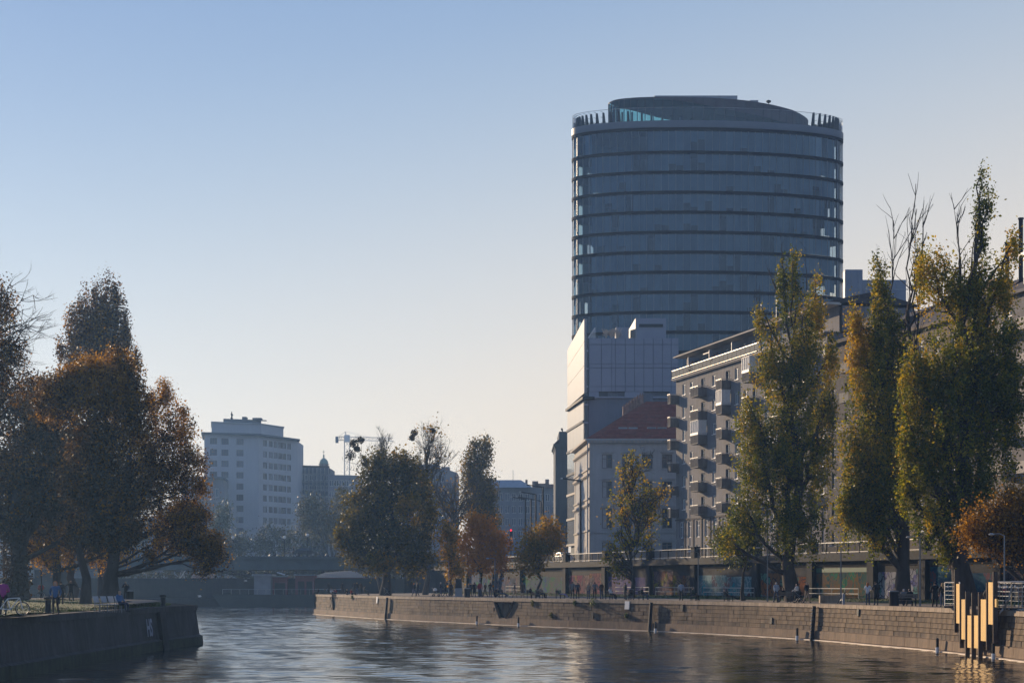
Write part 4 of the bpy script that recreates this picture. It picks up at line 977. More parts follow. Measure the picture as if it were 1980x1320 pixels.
for ci, (u0, u1) in enumerate(bal_cols):
    for fi, z in enumerate(FLR):
        mb = MB(); D_ = 1.32; d0 = .003
        FA.box(mb, u0, u1, d0, D_, z - .22, z - .02); FA.box(mb, u0, u1, D_ - .09, D_, z - .019, z + .98)
        FA.box(mb, u0, u0 + .09, d0, D_ - .091, z - .019, z + .98); FA.box(mb, u1 - .09, u1, d0, D_ - .091, z - .019, z + .98)
        n = int((u1 - u0) / .22)
        for k in range(n): FA.box(mb, u0 + .06 + k * .22, u0 + .13 + k * .22, D_ + .001, D_ + .03, z - .1, z + .96)
        for k in range(6): FA.box(mb, u1 + .001, u1 + .03, .1 + k * .2, .17 + k * .2, z - .1, z + .96)
        bb = mb.build('balcony', M_balc, ap)
        r = MB(); FA.box(r, u0 - .03, u1 + .03, D_ - .1, D_ + .05, z + 1.10, z + 1.17); FA.box(r, u0 - .03, u0 + .04, d0, D_ - .101, z + 1.10, z + 1.17); FA.box(r, u1 - .04, u1 + .03, d0, D_ - .101, z + 1.10, z + 1.17)
        for k in range(4): u = u0 + .05 + (u1 - u0 - .1) * k / 3; FA.box(r, u - .02, u + .02, D_ - .06, D_ - .02, z + .98, z + 1.10)
        r.build('handrail', M_galv, bb)
        if (ci, fi) in glaz:
            f = MB(); n = 4
            for k in range(n + 1): u = u0 + (u1 - u0) * k / n; FA.box(f, u - .06, u + .06, D_ - .1, D_ + .02, z + 1.18, z + 2.95)
            FA.box(f, u0, u1, D_ - .1, D_ + .04, z + .99, z + 1.35); FA.box(f, u0, u1, .0, D_ + .04, z + 2.951, z + 3.0); FA.box(f, u0, u1, .0, D_ - .101, z + .99, z + 1.35)
            for k in range(3): d_ = .1 + k * .55; FA.box(f, u1 - .03, u1 + .02, d_, d_ + .1, z + 1.36, z + 2.95)
            f.build('glazing_frame', M_winframe, bb)
            f = MB(); FA.box(f, u0 + .07, u1 - .07, D_ - .16, D_ - .12, z + 1.36, z + 2.94); FA.box(f, u1 - .1, u1 - .05, .05, D_ - .17, z + 1.36, z + 2.94); f.build('curtain', M_curtain if ci < 4 else M_pane_b, bb)
# cornice slab, set-back top storey, terrace rail, roof
mb = MB(); FA.box(mb, -1.6, UE + .2, -1.5, .5, ZC1, ZC1 + .13); mb.build('cornice', M_cream, ap)
mb = MB(); FA.box(mb, -1.3, UE, -1.5, .40, ZC1 - .18, ZC1 - .002); mb.build('cornice_bed', M_plaster, ap)
hs = [(u - .5, u + .5, ZC1 + .9, ZC1 + 2.5) for u in tu if u < UE - 1]
mb = MB(); FA.wall(mb, -.8, UE, ZC1 + .2, ZE, hs, .2, -1.5); FA.box(mb, -.8, UE, -11, -1.9, ZC1 + .2, ZE); mb.build('top_storey_wall', M_plaster, ap)
for h in hs: put_window(FA, ap, (h[0] + h[1]) / 2, h[2], 1.0, 1.6, -1.66, 1, 1, 'apt', M_winframe, M_pane, .1)
mb = MB(); FA.box(mb, -1.4, 30, .42, .52, ZC1 + 1.28, ZC1 + 1.36); FA.box(mb, -1.4, 30, .44, .5, ZC1 + .30, ZC1 + .35); mb.build('terrace_handrail', M_galv, ap)
mb = MB(); u = -1.4
while u < 30: FA.box(mb, u, u + .05, .44, .5, ZC1 + .2, ZC1 + 1.28); u += 1.5
mb.build('terrace_post', M_iron, ap)
mb = MB(); FA.box(mb, -1.3, 30, .462, .478, ZC1 + .36, ZC1 + 1.2); mb.build('terrace_screen', glass_mat('frosted_screen', (.8, .81, .83), (.12, .13, .15), .4, .8, (.05, .055, .06)), ap)
for u, m in ((4.5, M_panel), (12.5, M_panel), (20.5, M_panel_lit)):
    mb = MB(); FA.box(mb, u, u + .12, -1.4, .3, ZC1 + .25, ZC1 + 2.6); mb.build('terrace_divider', m, ap)
mb = MB(); FA.box(mb, 8.5, 12.2, -1.4, -.4, ZC1 + 2.5, ZC1 + 2.6); mb.build('awning', M_white, ap)
mb = MB(); FA.box(mb, -1.5, UE + .3, -1.6, .30, ZE, ZE + .16); FA.box(mb, -1.0, UE, -1.6, .0, ZE + .17, ZE + .34); mb.build('eave', M_cream, ap)
rp_ = MB(); q = FA.p; zz = ZE + .34; rg = ZE + 1.8
rp_.add([q(-1.2, .1, zz), q(UE, .1, zz), q(UE, -6, rg), q(5.5, -6, rg), q(-1.2, -12, zz), q(UE, -12, zz)], [(0, 1, 2, 3), (4, 0, 3), (5, 4, 3, 2), (1, 5, 2)]); rp_.build('roof', M_slate, ap)
for u0, u1 in ((19.5, 24.5), (26.0, 33)):
    mb = MB(); FA.box(mb, u0, u1, -6.2, -5.0, rg - 1.3, rg + .55); FA.box(mb, u0 - .08, u1 + .08, -6.28, -4.92, rg + .551, rg + .66)
    k = u0 + .3
    while k < u1: FA.box(mb, k, k + .35, -5.9, -5.3, rg + .661, rg + .9); k += .9
    mb.build('chimney', M_brick, ap)
mb = MB()
for u in (18, 23): mb.tube([q(u, -5, rg - .5), q(u, -5, rg + 3.2)], .045, 5); mb.tube([q(u - .7, -5, rg + 2.8), q(u + .7, -5, rg + 2.8)], .03, 4)
mb.build('aerial', M_steel, ap)
PLANTS = [(FA.p(5.8, -.2, ZC1 + .22), .9, 1.7), (FA.p(6.8, -.3, ZC1 + .22), .8, 1.4), (FA.p(14.0, -.2, ZC1 + .22), .8, 1.9), (FA.p(15.2, -.3, ZC1 + .22), .7, 1.3)]

# ---------------------------------------------------------------- the houses that follow behind the poplars
def plain_house(name, label, u0, u1, zt_, m, dep, roofm, nfl, cat='house', balc=False, frame_m=None, steep=3.0, rec=0.0):
    h = thing(name, label, cat, tuple(FA.p((u0 + u1) / 2, -6, STZ))); zs = [STZ + 1.0 + (zt_ - STZ - 1.2) * k / nfl for k in range(nfl)]
    n = max(2, int((u1 - u0) / 3.1)); ho = []; ws = []; H = 1.75
    for z in zs:
        for k in range(n): u = u0 + (u1 - u0) * (k + .5) / n; ho.append((u - .6, u + .6, z + .5, z + .5 + H)); ws.append((u, z + .5))
    mb = MB(); FA.wall(mb, u0, u1, STZ, zt_, ho, .25, rec); FA.box(mb, u0 + .01, u1 - .01, -dep, rec - .5, STZ, zt_ - .02)
    for uu in (u0, u1): mb.quad(FA.p(uu, rec, STZ), FA.p(uu, rec - .5, STZ), FA.p(uu, rec - .5, zt_), FA.p(uu, rec, zt_))
    mb.build('street_wall', m, h)
    for u, z in ws: put_window(FA, h, u, z, 1.2, H, rec - .2, 2, 2, name[:4], frame_m or M_winframe, M_pane, .1, .7)
    mb = MB(); FA.box(mb, u0 + .02, u1 - .02, rec - .5, rec + .55, zt_, zt_ + .3); mb.build('cornice', m, h); mb = MB(); FA.box(mb, u0 + .03, u1 - .03, rec, rec + .2, zs[1] - .1, zs[1] + .1); mb.build('string_course', m, h)
    r = MB(); z0 = zt_ + .3; r.add([FA.p(u0, rec + .4, z0), FA.p(u1, rec + .4, z0), FA.p(u1, rec - 5, z0 + steep), FA.p(u0, rec - 5, z0 + steep), FA.p(u1, rec - 11, z0), FA.p(u0, rec - 11, z0)], [(0, 1, 2, 3), (3, 2, 4, 5), (0, 3, 5), (1, 4, 2)]); r.build('roof', roofm, h)
    if balc:
        for ui in balc:
            for z in zs[1:]:
                b_ = MB(); FA.box(b_, ui - 1.3, ui + 1.3, .01, 1.25, z - .15, z); FA.box(b_, ui - 1.3, ui + 1.3, 1.17, 1.25, z + .001, z + .95); FA.box(b_, ui - 1.3, ui - 1.22, .01, 1.169, z + .001, z + .95); FA.box(b_, ui + 1.22, ui + 1.3, .01, 1.169, z + .001, z + .95); b_.build('balcony', M_cream if name[0] == 's' else M_balc, h)
    return h, zs
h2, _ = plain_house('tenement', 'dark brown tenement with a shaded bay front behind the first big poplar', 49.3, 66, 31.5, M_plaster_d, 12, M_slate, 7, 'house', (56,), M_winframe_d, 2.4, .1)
mb = MB(); FA.box(mb, 57.5, 62, .11, 1.5, 14, 31); mb.build('bay', M_plaster_d, h2)
mb = MB(); FA.box(mb, 52.5, 57.5, -7, -2.5, 31.5, 34.2); FA.box(mb, 52.3, 57.7, -7.1, -2.4, 34.2, 34.4); mb.build('attic_house', M_plaster_d, h2)
h3, _ = plain_house('ochre_house', 'ochre plastered house between the second and third poplars', 66.3, 83, 30.5, M_plaster_y, 12, M_slate, 7, 'house', None, None, 3.4, .0)
mb = MB()
for u0 in (70, 76): FA.box(mb, u0, u0 + 2.4, -5.6, -4.6, 32, 34.9)
mb.build('chimney', M_brick, h3)
h4, _ = plain_house('sunlit_house', 'house with bright sunlit balcony bands at the right edge behind the poplar', 83.3, 120, 31.2, M_plaster, 12, M_slate, 7, 'house', (88, 93, 98), None, 2.4, .0)
mb = MB(); FA.box(mb, 87, 112, -7, -2.4, 32.5, 35.4); FA.box(mb, 86.6, 112.2, -7.2, -2.1, 35.4, 35.7); mb.build('roof_storey', M_zinc, h4)
for u, h in ((80.5, 2.5), (83.0, 4.4), (91.0, 1.8)):
    mb = MB(); p = FA.p(u, -4.5, 0); mb.tube([(p.x, p.y, 33), (p.x, p.y, 35.4 + h)], .22, 7); mb.tube([(p.x, p.y, 35.4 + h), (p.x, p.y, 35.55 + h)], .29, 7)
    mb.build('flue_pipe', M_iron, h4)
mb = MB()
for u in (88.7, 90.0):
    p = FA.p(u, -3.5, 0); mb.tube([(p.x, p.y, 35), (p.x, p.y, 39.6)], .05, 5)
    for k in range(3): mb.tube([(p.x - .3, p.y, 39.4 - k * .5), (p.x + 2.2, p.y - 1.4, 39.4 - k * .5)], .025, 4)
mb.build('aerial', M_steel, h4)
# distant glass hall right of the tower
gh = thing('distant_office', 'distant pale blue office block just right of the tower', 'office building', (PX(1690, 360), 366, STZ))
mb = MB(); mb.box(PX(1634, 350), PX(1668, 350), 350, 372, STZ, PZ(521, 350)); mb.box(PX(1668, 352), PX(1752, 352), 352, 372, STZ, PZ(541, 352)); mb.build('body', M_panel, gh)
mb = MB()
for k in range(9): x = PX(1634 + k * 13, 350); mb.box(x - .05, x + .05, 349.9 if k < 3 else 351.9, 352, STZ, PZ(524 if k < 3 else 543, 350))
for k in range(8): z = PZ(560, 350) - k * 3.5; mb.box(PX(1634, 350), PX(1752, 352), 349.95, 350.2, z, z + .15)
mb.build('facade_grid', M_zinc, gh)

# ---------------------------------------------------------------- far buildings across the bridge
def far_block(name, label, pts, zt_, m, cols_, rows_px, D0, cat='building', ww=1.3, wh=1.6, roof=None, key='f', fm=None, pm=None, zb=5.0):
    """pts: plan corners left to right (px, depth); windows on each visible wall at given columns (px lists) and rows (px)"""
    P2 = [(PX(p, d), d) for p, d in pts]; cx = sum(p[0] for p in P2) / len(P2)
    h = thing(name, label, cat, (cx, P2[0][1] + 6, zb))
    bk = [(P2[-1][0], P2[-1][1] + 16), (P2[0][0], P2[0][1] + 18)]
    inner = MB()
    for wi in range(len(P2) - 1):
        F = Frame(P2[wi], P2[wi + 1]); ho = []; ws = []
        for px in cols_[wi]:
            u = FU(F, px); y_ = F.p(u, 0, 0).y
            for ry in rows_px:
                z = PZ(ry, D0)
                if z + wh < zt_ - .4 and ww / 2 < u < F.L - ww / 2: ho.append((u - ww / 2, u + ww / 2, z, z + wh)); ws.append((u, z))
        mb = MB(); F.wall(mb, 0, F.L, zb - 1, zt_, ho, .3); mb.build('wall', m, h)
        for u, z in ws: put_window(F, h, u, z, ww, wh, -.25, 2 if ww < 1.8 else 3, 1, key, fm or M_winframe, pm or M_pane_b, .1)
    mb = MB(); mb.prism([(p[0], p[1] + .7) for p in P2] + bk, zb - 1, zt_ - .05); mb.prism(P2 + bk, zt_ - .04, zt_); mb.build('body', m, h)
    return h
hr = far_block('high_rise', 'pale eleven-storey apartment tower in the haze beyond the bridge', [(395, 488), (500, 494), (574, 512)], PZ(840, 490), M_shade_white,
               [(413, 435, 464), (500.5, 512.5, 523.5, 533, 542, 549.5, 559)], [860 + 21.5 * k for k in range(9)], 492, 'apartment tower', 2.0, 1.75, key='hr', fm=M_winframe_d, pm=pane_mat('high_rise_pane', (.10, .11, .13)))
zt = PZ(840, 490); mb = MB(); mb.prism([(PX(389, 487), 487), (PX(502, 492.5), 492.5), (PX(580, 511), 511), (PX(574, 528), 528), (PX(392, 508), 508)], zt, zt + .5); mb.build('cornice', M_far_d, hr)
mb = MB(); mb.prism([(PX(409, 491), 491), (PX(505, 497), 497), (PX(548, 508), 508), (PX(545, 520), 520), (PX(409, 506), 506)], zt + .51, PZ(818, 494)); mb.prism([(PX(408, 490.5), 490.5), (PX(505, 496.5), 496.5), (PX(550, 507.5), 507.5), (PX(545, 521), 521), (PX(408, 507), 507)], PZ(818, 494), PZ(816.5, 494)); mb.build('setback_storey', M_shade_white, hr)
mb = MB(); mb.prism([(PX(432, 496), 496), (PX(505, 500), 500), (PX(505, 508), 508), (PX(432, 504), 504)], PZ(816.4, 494), PZ(809, 496)); mb.box(PX(468, 498), PX(476, 498), 498, 501, PZ(809, 496), PZ(804, 496)); mb.box(PX(488, 498), PX(505, 498), 498, 501, PZ(809, 496), PZ(806, 496)); mb.box(PX(503, 498), PX(515, 498), 498, 499, PZ(812, 496), PZ(810.5, 496)); mb.build('roof_house', M_far_d, hr)
st_ = thing('roof_statue', 'small dark statue of a figure on the roof of the high-rise', 'statue', (PX(448, 498), 498, PZ(809, 496)))
mb = MB(); p = ORG[st_.name]; mb.tube([(p.x, p.y, p.z - .1), (p.x, p.y, p.z + .5)], .35, 6)
mb.tube([(p.x, p.y, p.z + .5), (p.x + .05, p.y, p.z + 1.0), (p.x, p.y, p.z + 1.5), (p.x, p.y, p.z + 1.75), (p.x + .02, p.y, p.z + 1.95), (p.x + .02, p.y, p.z + 2.2)], [.2, .22, .3, .12, .16, .08], 7); mb.tube([(p.x + .2, p.y, p.z + 1.5), (p.x + .4, p.y, p.z + 1.1), (p.x + .2, p.y - .1, p.z + .9)], [.09, .08, .06], 5); mb.build('figure', M_iron, st_)
ob = far_block('old_block', 'dim old corner house with tall windows half hidden left of the high-rise', [(350, 470), (432, 474), (440, 490)], PZ(925, 472), M_far, [(372, 390, 405, 420), ()], [960, 1000, 1035], 472, 'house', 1.0, 2.3, key='ob')
mb = MB(); mb.prism([(PX(348, 469), 469), (PX(434, 473), 473), (PX(442, 490), 490), (PX(348, 485), 485)], PZ(925, 472), PZ(921, 472)); mb.build('cornice', M_far_d, ob)
sc = far_block('scaffolded_house', 'dark house under scaffolding right of the high-rise', [(574, 525), (637, 528)], PZ(903, 525), M_far_d, [(582, 592, 602, 612, 622, 631)], [928, 948, 968, 988], 526, 'house', 1.1, 1.6, key='sc')
mb = MB()
for k in range(9): x = PX(575 + k * 7.6, 524); mb.tube([(x, 523.4, 5), (x, 523.4, PZ(905, 525))], .07, 4)
for k in range(7): z = PZ(916 + k * 15, 524); mb.tube([(PX(574, 524), 523.4, z), (PX(637, 524), 523.4, z)], .06, 4)
mb.build('scaffold', M_galv, sc)
mb = MB(); mb.prism([(PX(574, 525), 525), (PX(637, 528), 528), (PX(634, 536), 536), (PX(578, 534), 534)], PZ(903, 525), PZ(899, 525)); mb.build('roof', M_slate, sc)
fh = far_block('far_house', 'hazy flat-roofed house below the crane', [(634, 520), (692, 524)], PZ(918, 522), M_far, [(641, 651, 661, 671, 681)], [940, 962, 984], 522, 'house', 1.2, 1.8, key='fh')
dm = thing('church_tower', 'small church tower with a green dome and cross behind the scaffolded house', 'church tower', (PX(626, 560), 560, 5))
p = ORG[dm.name]; zt = PZ(897, 560)
mb = MB(); mb.lathe((p.x, p.y, 0), [(1.9, 5), (1.9, PZ(918, 560)), (1.45, PZ(917, 560)), (1.45, zt - .3), (1.75, zt - .1), (1.75, zt)], 12); mb.build('drum', M_far, dm)
mb = MB(); mb.lathe((p.x, p.y, zt), [(1.45, 0), (1.42, .6), (1.1, 1.3), (.6, 1.75), (.25, 1.95), (.2, 2.5), (.32, 2.7), (.2, 2.95), (.06, 3.1), (.05, 4.6)], 12); mb.tube([(p.x - .45, p.y, zt + 3.95), (p.x + .45, p.y, zt + 3.95)], .07, 4); mb.build('dome', M_copper, dm)
fb = far_block('mansion_block', 'long hazy apartment block with a sloped roof end beyond the street lamps', [(930, 463), (1080, 470)], PZ(942, 466), M_far, [tuple(range(968, 1075, 13))], [968, 992, 1016, 1040], 466, 'building', 1.2, 2.0, key='fb')
mb = MB(); y0, y1 = 464, 476; mb.add([(PX(925, y0), y0, PZ(942, y0)), (PX(1030, y0), y0, PZ(942, y0)), (PX(1007, y0 + 6), y0 + 6, PZ(925, y0)), (PX(925, y0 + 6), y0 + 6, PZ(925, y0)), (PX(1030, y1), y1 + 4, PZ(942, y0)), (PX(925, y1), y1 + 4, PZ(942, y0))], [(0, 1, 2, 3), (1, 4, 2), (4, 5, 3, 2)]); mb.build('roof', M_zinc, fb)
for px, w_, h_ in ((1035, 1.6, 1.8), (1045, 3, 1.2), (1058, 1, 2.3), (1066, 2, 1.0), (1018, .6, 2.2)): mb = MB(); x = PX(px, 468); mb.box(x - w_ / 2, x + w_ / 2, 468, 470, PZ(942, 466), PZ(942, 466) + h_); mb.build('chimney', M_brick, fb)
mb = MB(); mb.tube([(PX(992, 468), 468, PZ(942, 468)), (PX(992, 468), 468, PZ(908, 468))], .06, 4); mb.build('mast', M_steel, fb)
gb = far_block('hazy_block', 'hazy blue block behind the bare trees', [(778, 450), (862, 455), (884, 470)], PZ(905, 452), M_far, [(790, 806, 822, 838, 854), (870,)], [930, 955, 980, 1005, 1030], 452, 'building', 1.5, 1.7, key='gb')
mb = MB(); mb.box(PX(800, 454), PX(848, 454), 456, 464, PZ(905, 452), PZ(895, 452)); mb.box(PX(852, 454), PX(868, 454), 458, 462, PZ(905, 452), PZ(899, 452)); mb.build('roof_house', M_far, gb)
# tower crane
cr = thing('tower_crane', 'pale tower crane jib rising behind the autumn tree', 'crane', (PX(671, 640), 640, 5)); p = ORG[cr.name]
zj = PZ(851, 640); mb = MB()
def lattice(mb, a, b, w_, n, r=.07):
    a, b = Vector(a), Vector(b); t = (b - a).normalized(); x = t.cross(Vector((0, 1, 0)));
    x = x.normalized() * w_ / 2; y = t.cross(x).normalized() * w_ / 2; cs = [x + y, x - y, -x - y, -x + y]
    for c in cs: mb.tube([a + c, b + c], r * 1.3, 3)
    for i in range(n):
        p0, p1 = a.lerp(b, i / n), a.lerp(b, (i + 1) / n)
        for j in range(4): mb.tube([p0 + cs[j], p1 + cs[(j + 1) % 4]], r, 3, cap=False)
lattice(mb, (p.x, p.y, 5), (p.x, p.y, zj), 1.9, 22); mb.build('mast', M_galv, cr)
mb = MB(); lattice(mb, (p.x + .8, p.y, zj + .6), (PX(760, 640), 640, zj + .3), 1.2, 12, .06); lattice(mb, (p.x - .8, p.y, zj + .7), (PX(651, 640), 640, zj + .7), 1.3, 4, .07); mb.tube([(p.x, p.y, zj), (p.x - .6, p.y, zj + 3.2)], .16, 4); mb.tube([(p.x - .6, p.y, zj + 3.2), (PX(720, 640), 640, zj + .9)], .05, 3); mb.tube([(p.x - .6, p.y, zj + 3.2), (PX(652, 640), 640, zj + 1)], .06, 3); mb.build('jib', M_galv, cr)
mb = MB(); mb.box(PX(649, 640), PX(654, 640), 639, 641, zj - .9, zj + 1.3); mb.build('counterweight', M_far_d, cr)
mb = MB(); mb.box(p.x - .9, p.x + 1.0, 638.8, 641.2, zj - .6, zj + 1.9); mb.build('cab', M_white, cr)

# ---------------------------------------------------------------- road bridge
br = thing('road_bridge', 'low dark girder road bridge crossing the canal in the haze', 'bridge', (PX(450, 297), 299, 6))
M_bridge = mat('hazed_bridge_steel', (0.10, 0.125, 0.125), 0.7, 0.2, 0.4)  # lightened blue-green, so the colour itself carries some of the haze
FBr = Frame((-110, 294), (4, 294))
mb = MB(); FBr.box(mb, 0, FBr.L, -14, 0, 6.55, 8.35); mb.build('girder', M_bridge, br)
mb = MB(); FBr.box(mb, 0, FBr.L, -14.3, .35, 8.351, 8.75); mb.build('deck_edge', M_bridge, br)
mb = MB(); FBr.box(mb, 0, FBr.L, -14.2, -.2, 8.751, 8.80); mb.build('road_surface', M_asphalt, br)
for k in range(19): mb = MB(); u = 3 + k * 6; FBr.box(mb, u - .1, u + .1, .003, .16, 6.6, 8.34); mb.build('girder_rib', M_bridge, br)
mb = MB(); FBr.box(mb, 0, FBr.L, .12, .2, 9.75, 9.83); u = 0
while u < FBr.L: FBr.box(mb, u - .03, u + .03, .13, .19, 8.75, 9.75); u += 1.4
for z in (9.1, 9.42): FBr.box(mb, 0, FBr.L, .14, .18, z, z + .04)
mb.build('bridge_railing', M_bridge, br)
mb = MB(); FBr.box(mb, 30, 33, -13.5, -.5, -1, 6.549); mb.build('pier', M_conc_d, br)
mb = MB(); FBr.box(mb, 92, FBr.L + 8, -13.5, -.5, -1, 6.549); mb.build('abutment', M_conc_d, br)
for px, py in ((450.5, 1039), (550, 1038.5), (594.5, 1034)):
    Y = 296.5; x = PX(px, Y); z = PZ(py, Y); t = thing('bridge_lamp', {450.5: 'leftmost globe lamp on the bridge', 550: 'middle globe lamp on the bridge', 594.5: 'globe lamp on the bridge above the car'}[px], 'street lamp', (x, Y, 8.8), 'globe lamps on the bridge')
    MB().tube([(x, Y, 8.8), (x, Y, z - .2)], [.09, .06], 6).build('pole', M_iron, t)
    MB().lathe((x, Y, z), [(.08, -.26), (.26, -.12), (.3, 0.02), (.24, .18), (.05, .28)], 10).build('globe', M_white, t)

# ---------------------------------------------------------------- under the bridge: shed, red containers, moored ship, quay clutter
M_red = mat('faded_red_panel', (0.30, 0.10, 0.095), 0.7, 0.2, 0.5, streak=0.2)
sd = thing('red_shed', 'long faded red shed with a pale pitched roof under the bridge', 'shed', (PX(640, 336), 338, 2.0))
mb = MB(); mb.box(PX(600, 334), PX(702, 334), 334, 345, 1.5, PZ(1116, 334)); mb.build('wall', M_red, sd)
mb = MB(); y0 = 333.5; a = [(PX(598, y0), y0, PZ(1116, y0)), (PX(705, y0), y0, PZ(1116, y0)), (PX(686, 341), 341, PZ(1102, 341)), (PX(630, 341), 341, PZ(1106, 341)), (PX(598, 346), 346, PZ(1116, y0)), (PX(705, 346), 346, PZ(1116, y0))]; mb.add(a, [(0, 1, 2, 3), (1, 5, 2), (5, 4, 3, 2), (4, 0, 3)]); mb.build('roof', mat('dull_roof', (.12, .14, .15), .9, .15, .5, spec=.1), sd)
for px, lab in ((540, 'faded red container building with dark doorways on the moored deck'), (583, 'right-hand faded red container beside the doorways')):
    c = thing('deck_container', lab, 'container', (PX(px, 328), 330, 2.1), 'red containers on the moored deck')
    x0, x1 = (PX(px - 14, 328), PX(px + 15, 328)) if px == 540 else (PX(px - 12, 328), PX(px + 24, 328)); z1 = PZ(1112 if px > 560 else 1115, 328)
    mb = MB(); mb.box(x0, x1, 328, 333, 2.11, z1); mb.build('shell', M_red, c)
    rib = MB(); k = x0 + .2
    while k < x1: rib.box(k, k + .12, 327.93, 328, 2.2, z1 - .1); k += .55
    rib.build('shell_ribs', M_red, c)
    mb = MB(); mb.box(x0 + .5, x0 + 1.7, 327.85, 327.99, 2.11, z1 - 1.1); mb.box(x1 - 1.4, x1 - .3, 327.85, 327.99, 2.11, z1 - 1.1); mb.build('doorway', M_iron, c)
    mb = MB(); mb.box(x0 - .3, x1 + .3, 327.2, 333.4, z1 + .01, z1 + .2); mb.build('roof', M_zinc, c)
hu = thing('moored_ship', 'long dark moored ship hull beneath the bridge', 'ship', (PX(530, 326), 327, 0))
mb = MB(); X0, X1 = PX(430, 324), PX(660, 324)
mb.add([(X0 - 2, 324, 2.3), (X0, 323.6, -.3), (X1, 323.6, -.3), (X1 + 2, 324, 2.1), (X0 - 2, 334, 2.3), (X1 + 2, 334, 2.1)], [(0, 1, 2, 3), (0, 3, 5, 4)]); mb.build('hull', mat('ship_hull', (.035, .045, .04), .6, .2, .5), hu)
mb = MB(); k = X0
while k < X1: mb.tube([(k, 324.2, 2.2), (k, 324.2, 3.2)], .04, 4); k += 1.6
mb.tube([(X0, 324.2, 3.2), (X1, 324.2, 3.2)], .04, 4); mb.build('deck_rail', M_galv, hu)
mb = MB(); mb.box(PX(492, 326), PX(524, 326), 325.5, 330, 2.11, PZ(1113, 326)); mb.box(PX(488, 326), PX(528, 326), 325, 330.4, PZ(1113, 326), PZ(1109.5, 326)); mb.build('deck_house', M_zinc, hu)
mb = MB(); mb.tube([(PX(536, 326), 325.4, PZ(1106, 326)), (PX(552, 326), 325.2, PZ(1111, 326))], .13, 4); mb.build('glint_beam', M_white, hu)  # white paint stands in for a glint along this beam
for px0, px1, yt, yb, m, nm, lab in ((368, 412, 1108, 1118, mat('faded_awning', (.40, .22, .13), .8, .1, 1), 'market_awning', 'faded orange awning over the far left landing'), (332, 366, 1122, 1150, M_zinc, 'kiosk', 'grey kiosk on the far left landing'), (262, 300, 1116, 1146, M_panel, 'kiosk', 'pale blue kiosk beside the drinking man'), (418, 462, 1128, 1150, M_far_d, 'kiosk', 'dark low kiosk on the far landing near the ship bow')):
    t = thing(nm, lab, 'awning' if 'awn' in nm else 'kiosk', (PX((px0 + px1) / 2, 331), 332, 3)); x0, x1 = PX(px0, 331), PX(px1, 331); z0, z1 = PZ(yb, 331), PZ(yt, 331)
    mb = MB()
    if 'awn' in nm:
        mb.add([(x0, 331, z0), (x1, 331, z0), (x1, 334, z1), (x0, 334, z1)], [(0, 1, 2, 3)]); mb.build('cloth', m, t); mb = MB()
        for x in (x0 + .1, (x0 + x1) / 2, x1 - .1): mb.tube([(x, 331.1, 2), (x, 331.1, z0)], .06, 4)
        mb.build('poles', M_iron, t)
    else:
        mb.box(x0, x1, 331, 335, 1.5, z1 - .3); mb.build('body', m, t); mb = MB(); mb.box(x0 - .3, x1 + .3, 330.6, 335.3, z1 - .3, z1 - .1); mb.build('roof', M_zinc, t)
        mb = MB(); mb.box(x0 + .4, x1 - .4, 330.93, 331, z0 + 1, z1 - .7); mb.build('shutter', M_iron if m is not M_panel else M_white, t)
fq = thing('quay_wall', 'dark far quay wall below the buildings beyond the bridge', 'wall', (-60, 331, 0)); mb = MB(); mb.box(-400, -22, 329.5, 330.5, -1, 5.25); mb.build('wall_face', M_conc_d, fq)
mb = MB(); mb.box(-400, -24, 324.5, 336, -1, 1.5); tag(mb.build('landing', M_conc_d), kind='structure')
mb = MB(); mb.tube([(PX(326, 332), 332, 2), (PX(360, 332), 332, PZ(1100, 332))], .1, 4); mb.tube([(PX(338, 332), 332, 2), (PX(352, 332), 332, PZ(1098, 332)), (PX(366, 332), 332, 2)], .1, 4)
t = thing('loading_frame', 'thin slanted derrick frame on the far left landing', 'derrick', (PX(345, 332), 332, 1.5)); mb.build('spars', M_galv, t)

# ---- hazy houses of the left bank seen between and under the left-hand trees
for k, (a_, c_, yt, D, m, lab) in enumerate(((-150, 60, 985, 430, M_far, 'hazy grey house row farthest left behind the promontory trees'), (60, 215, 1010, 445, M_far_d, 'dim hazy house behind the trunks of the promontory'), (215, 362, 1000, 455, M_far, 'hazy pale house left of the old corner house'), (684, 840, 1086, 372, M_far_d, 'low hazy house behind the big olive tree at the bridge end'))):
    far_block('bank_house', lab, [(a_, D), (c_, D + 4), (c_ + 6, D + 16)], PZ(yt, D), m, [tuple(range(a_ + 10, c_ - 6, 16)), ()], [yt + 16, yt + 40, yt + 64, yt + 86], D, 'house', 1.2, 1.9, key='bh')
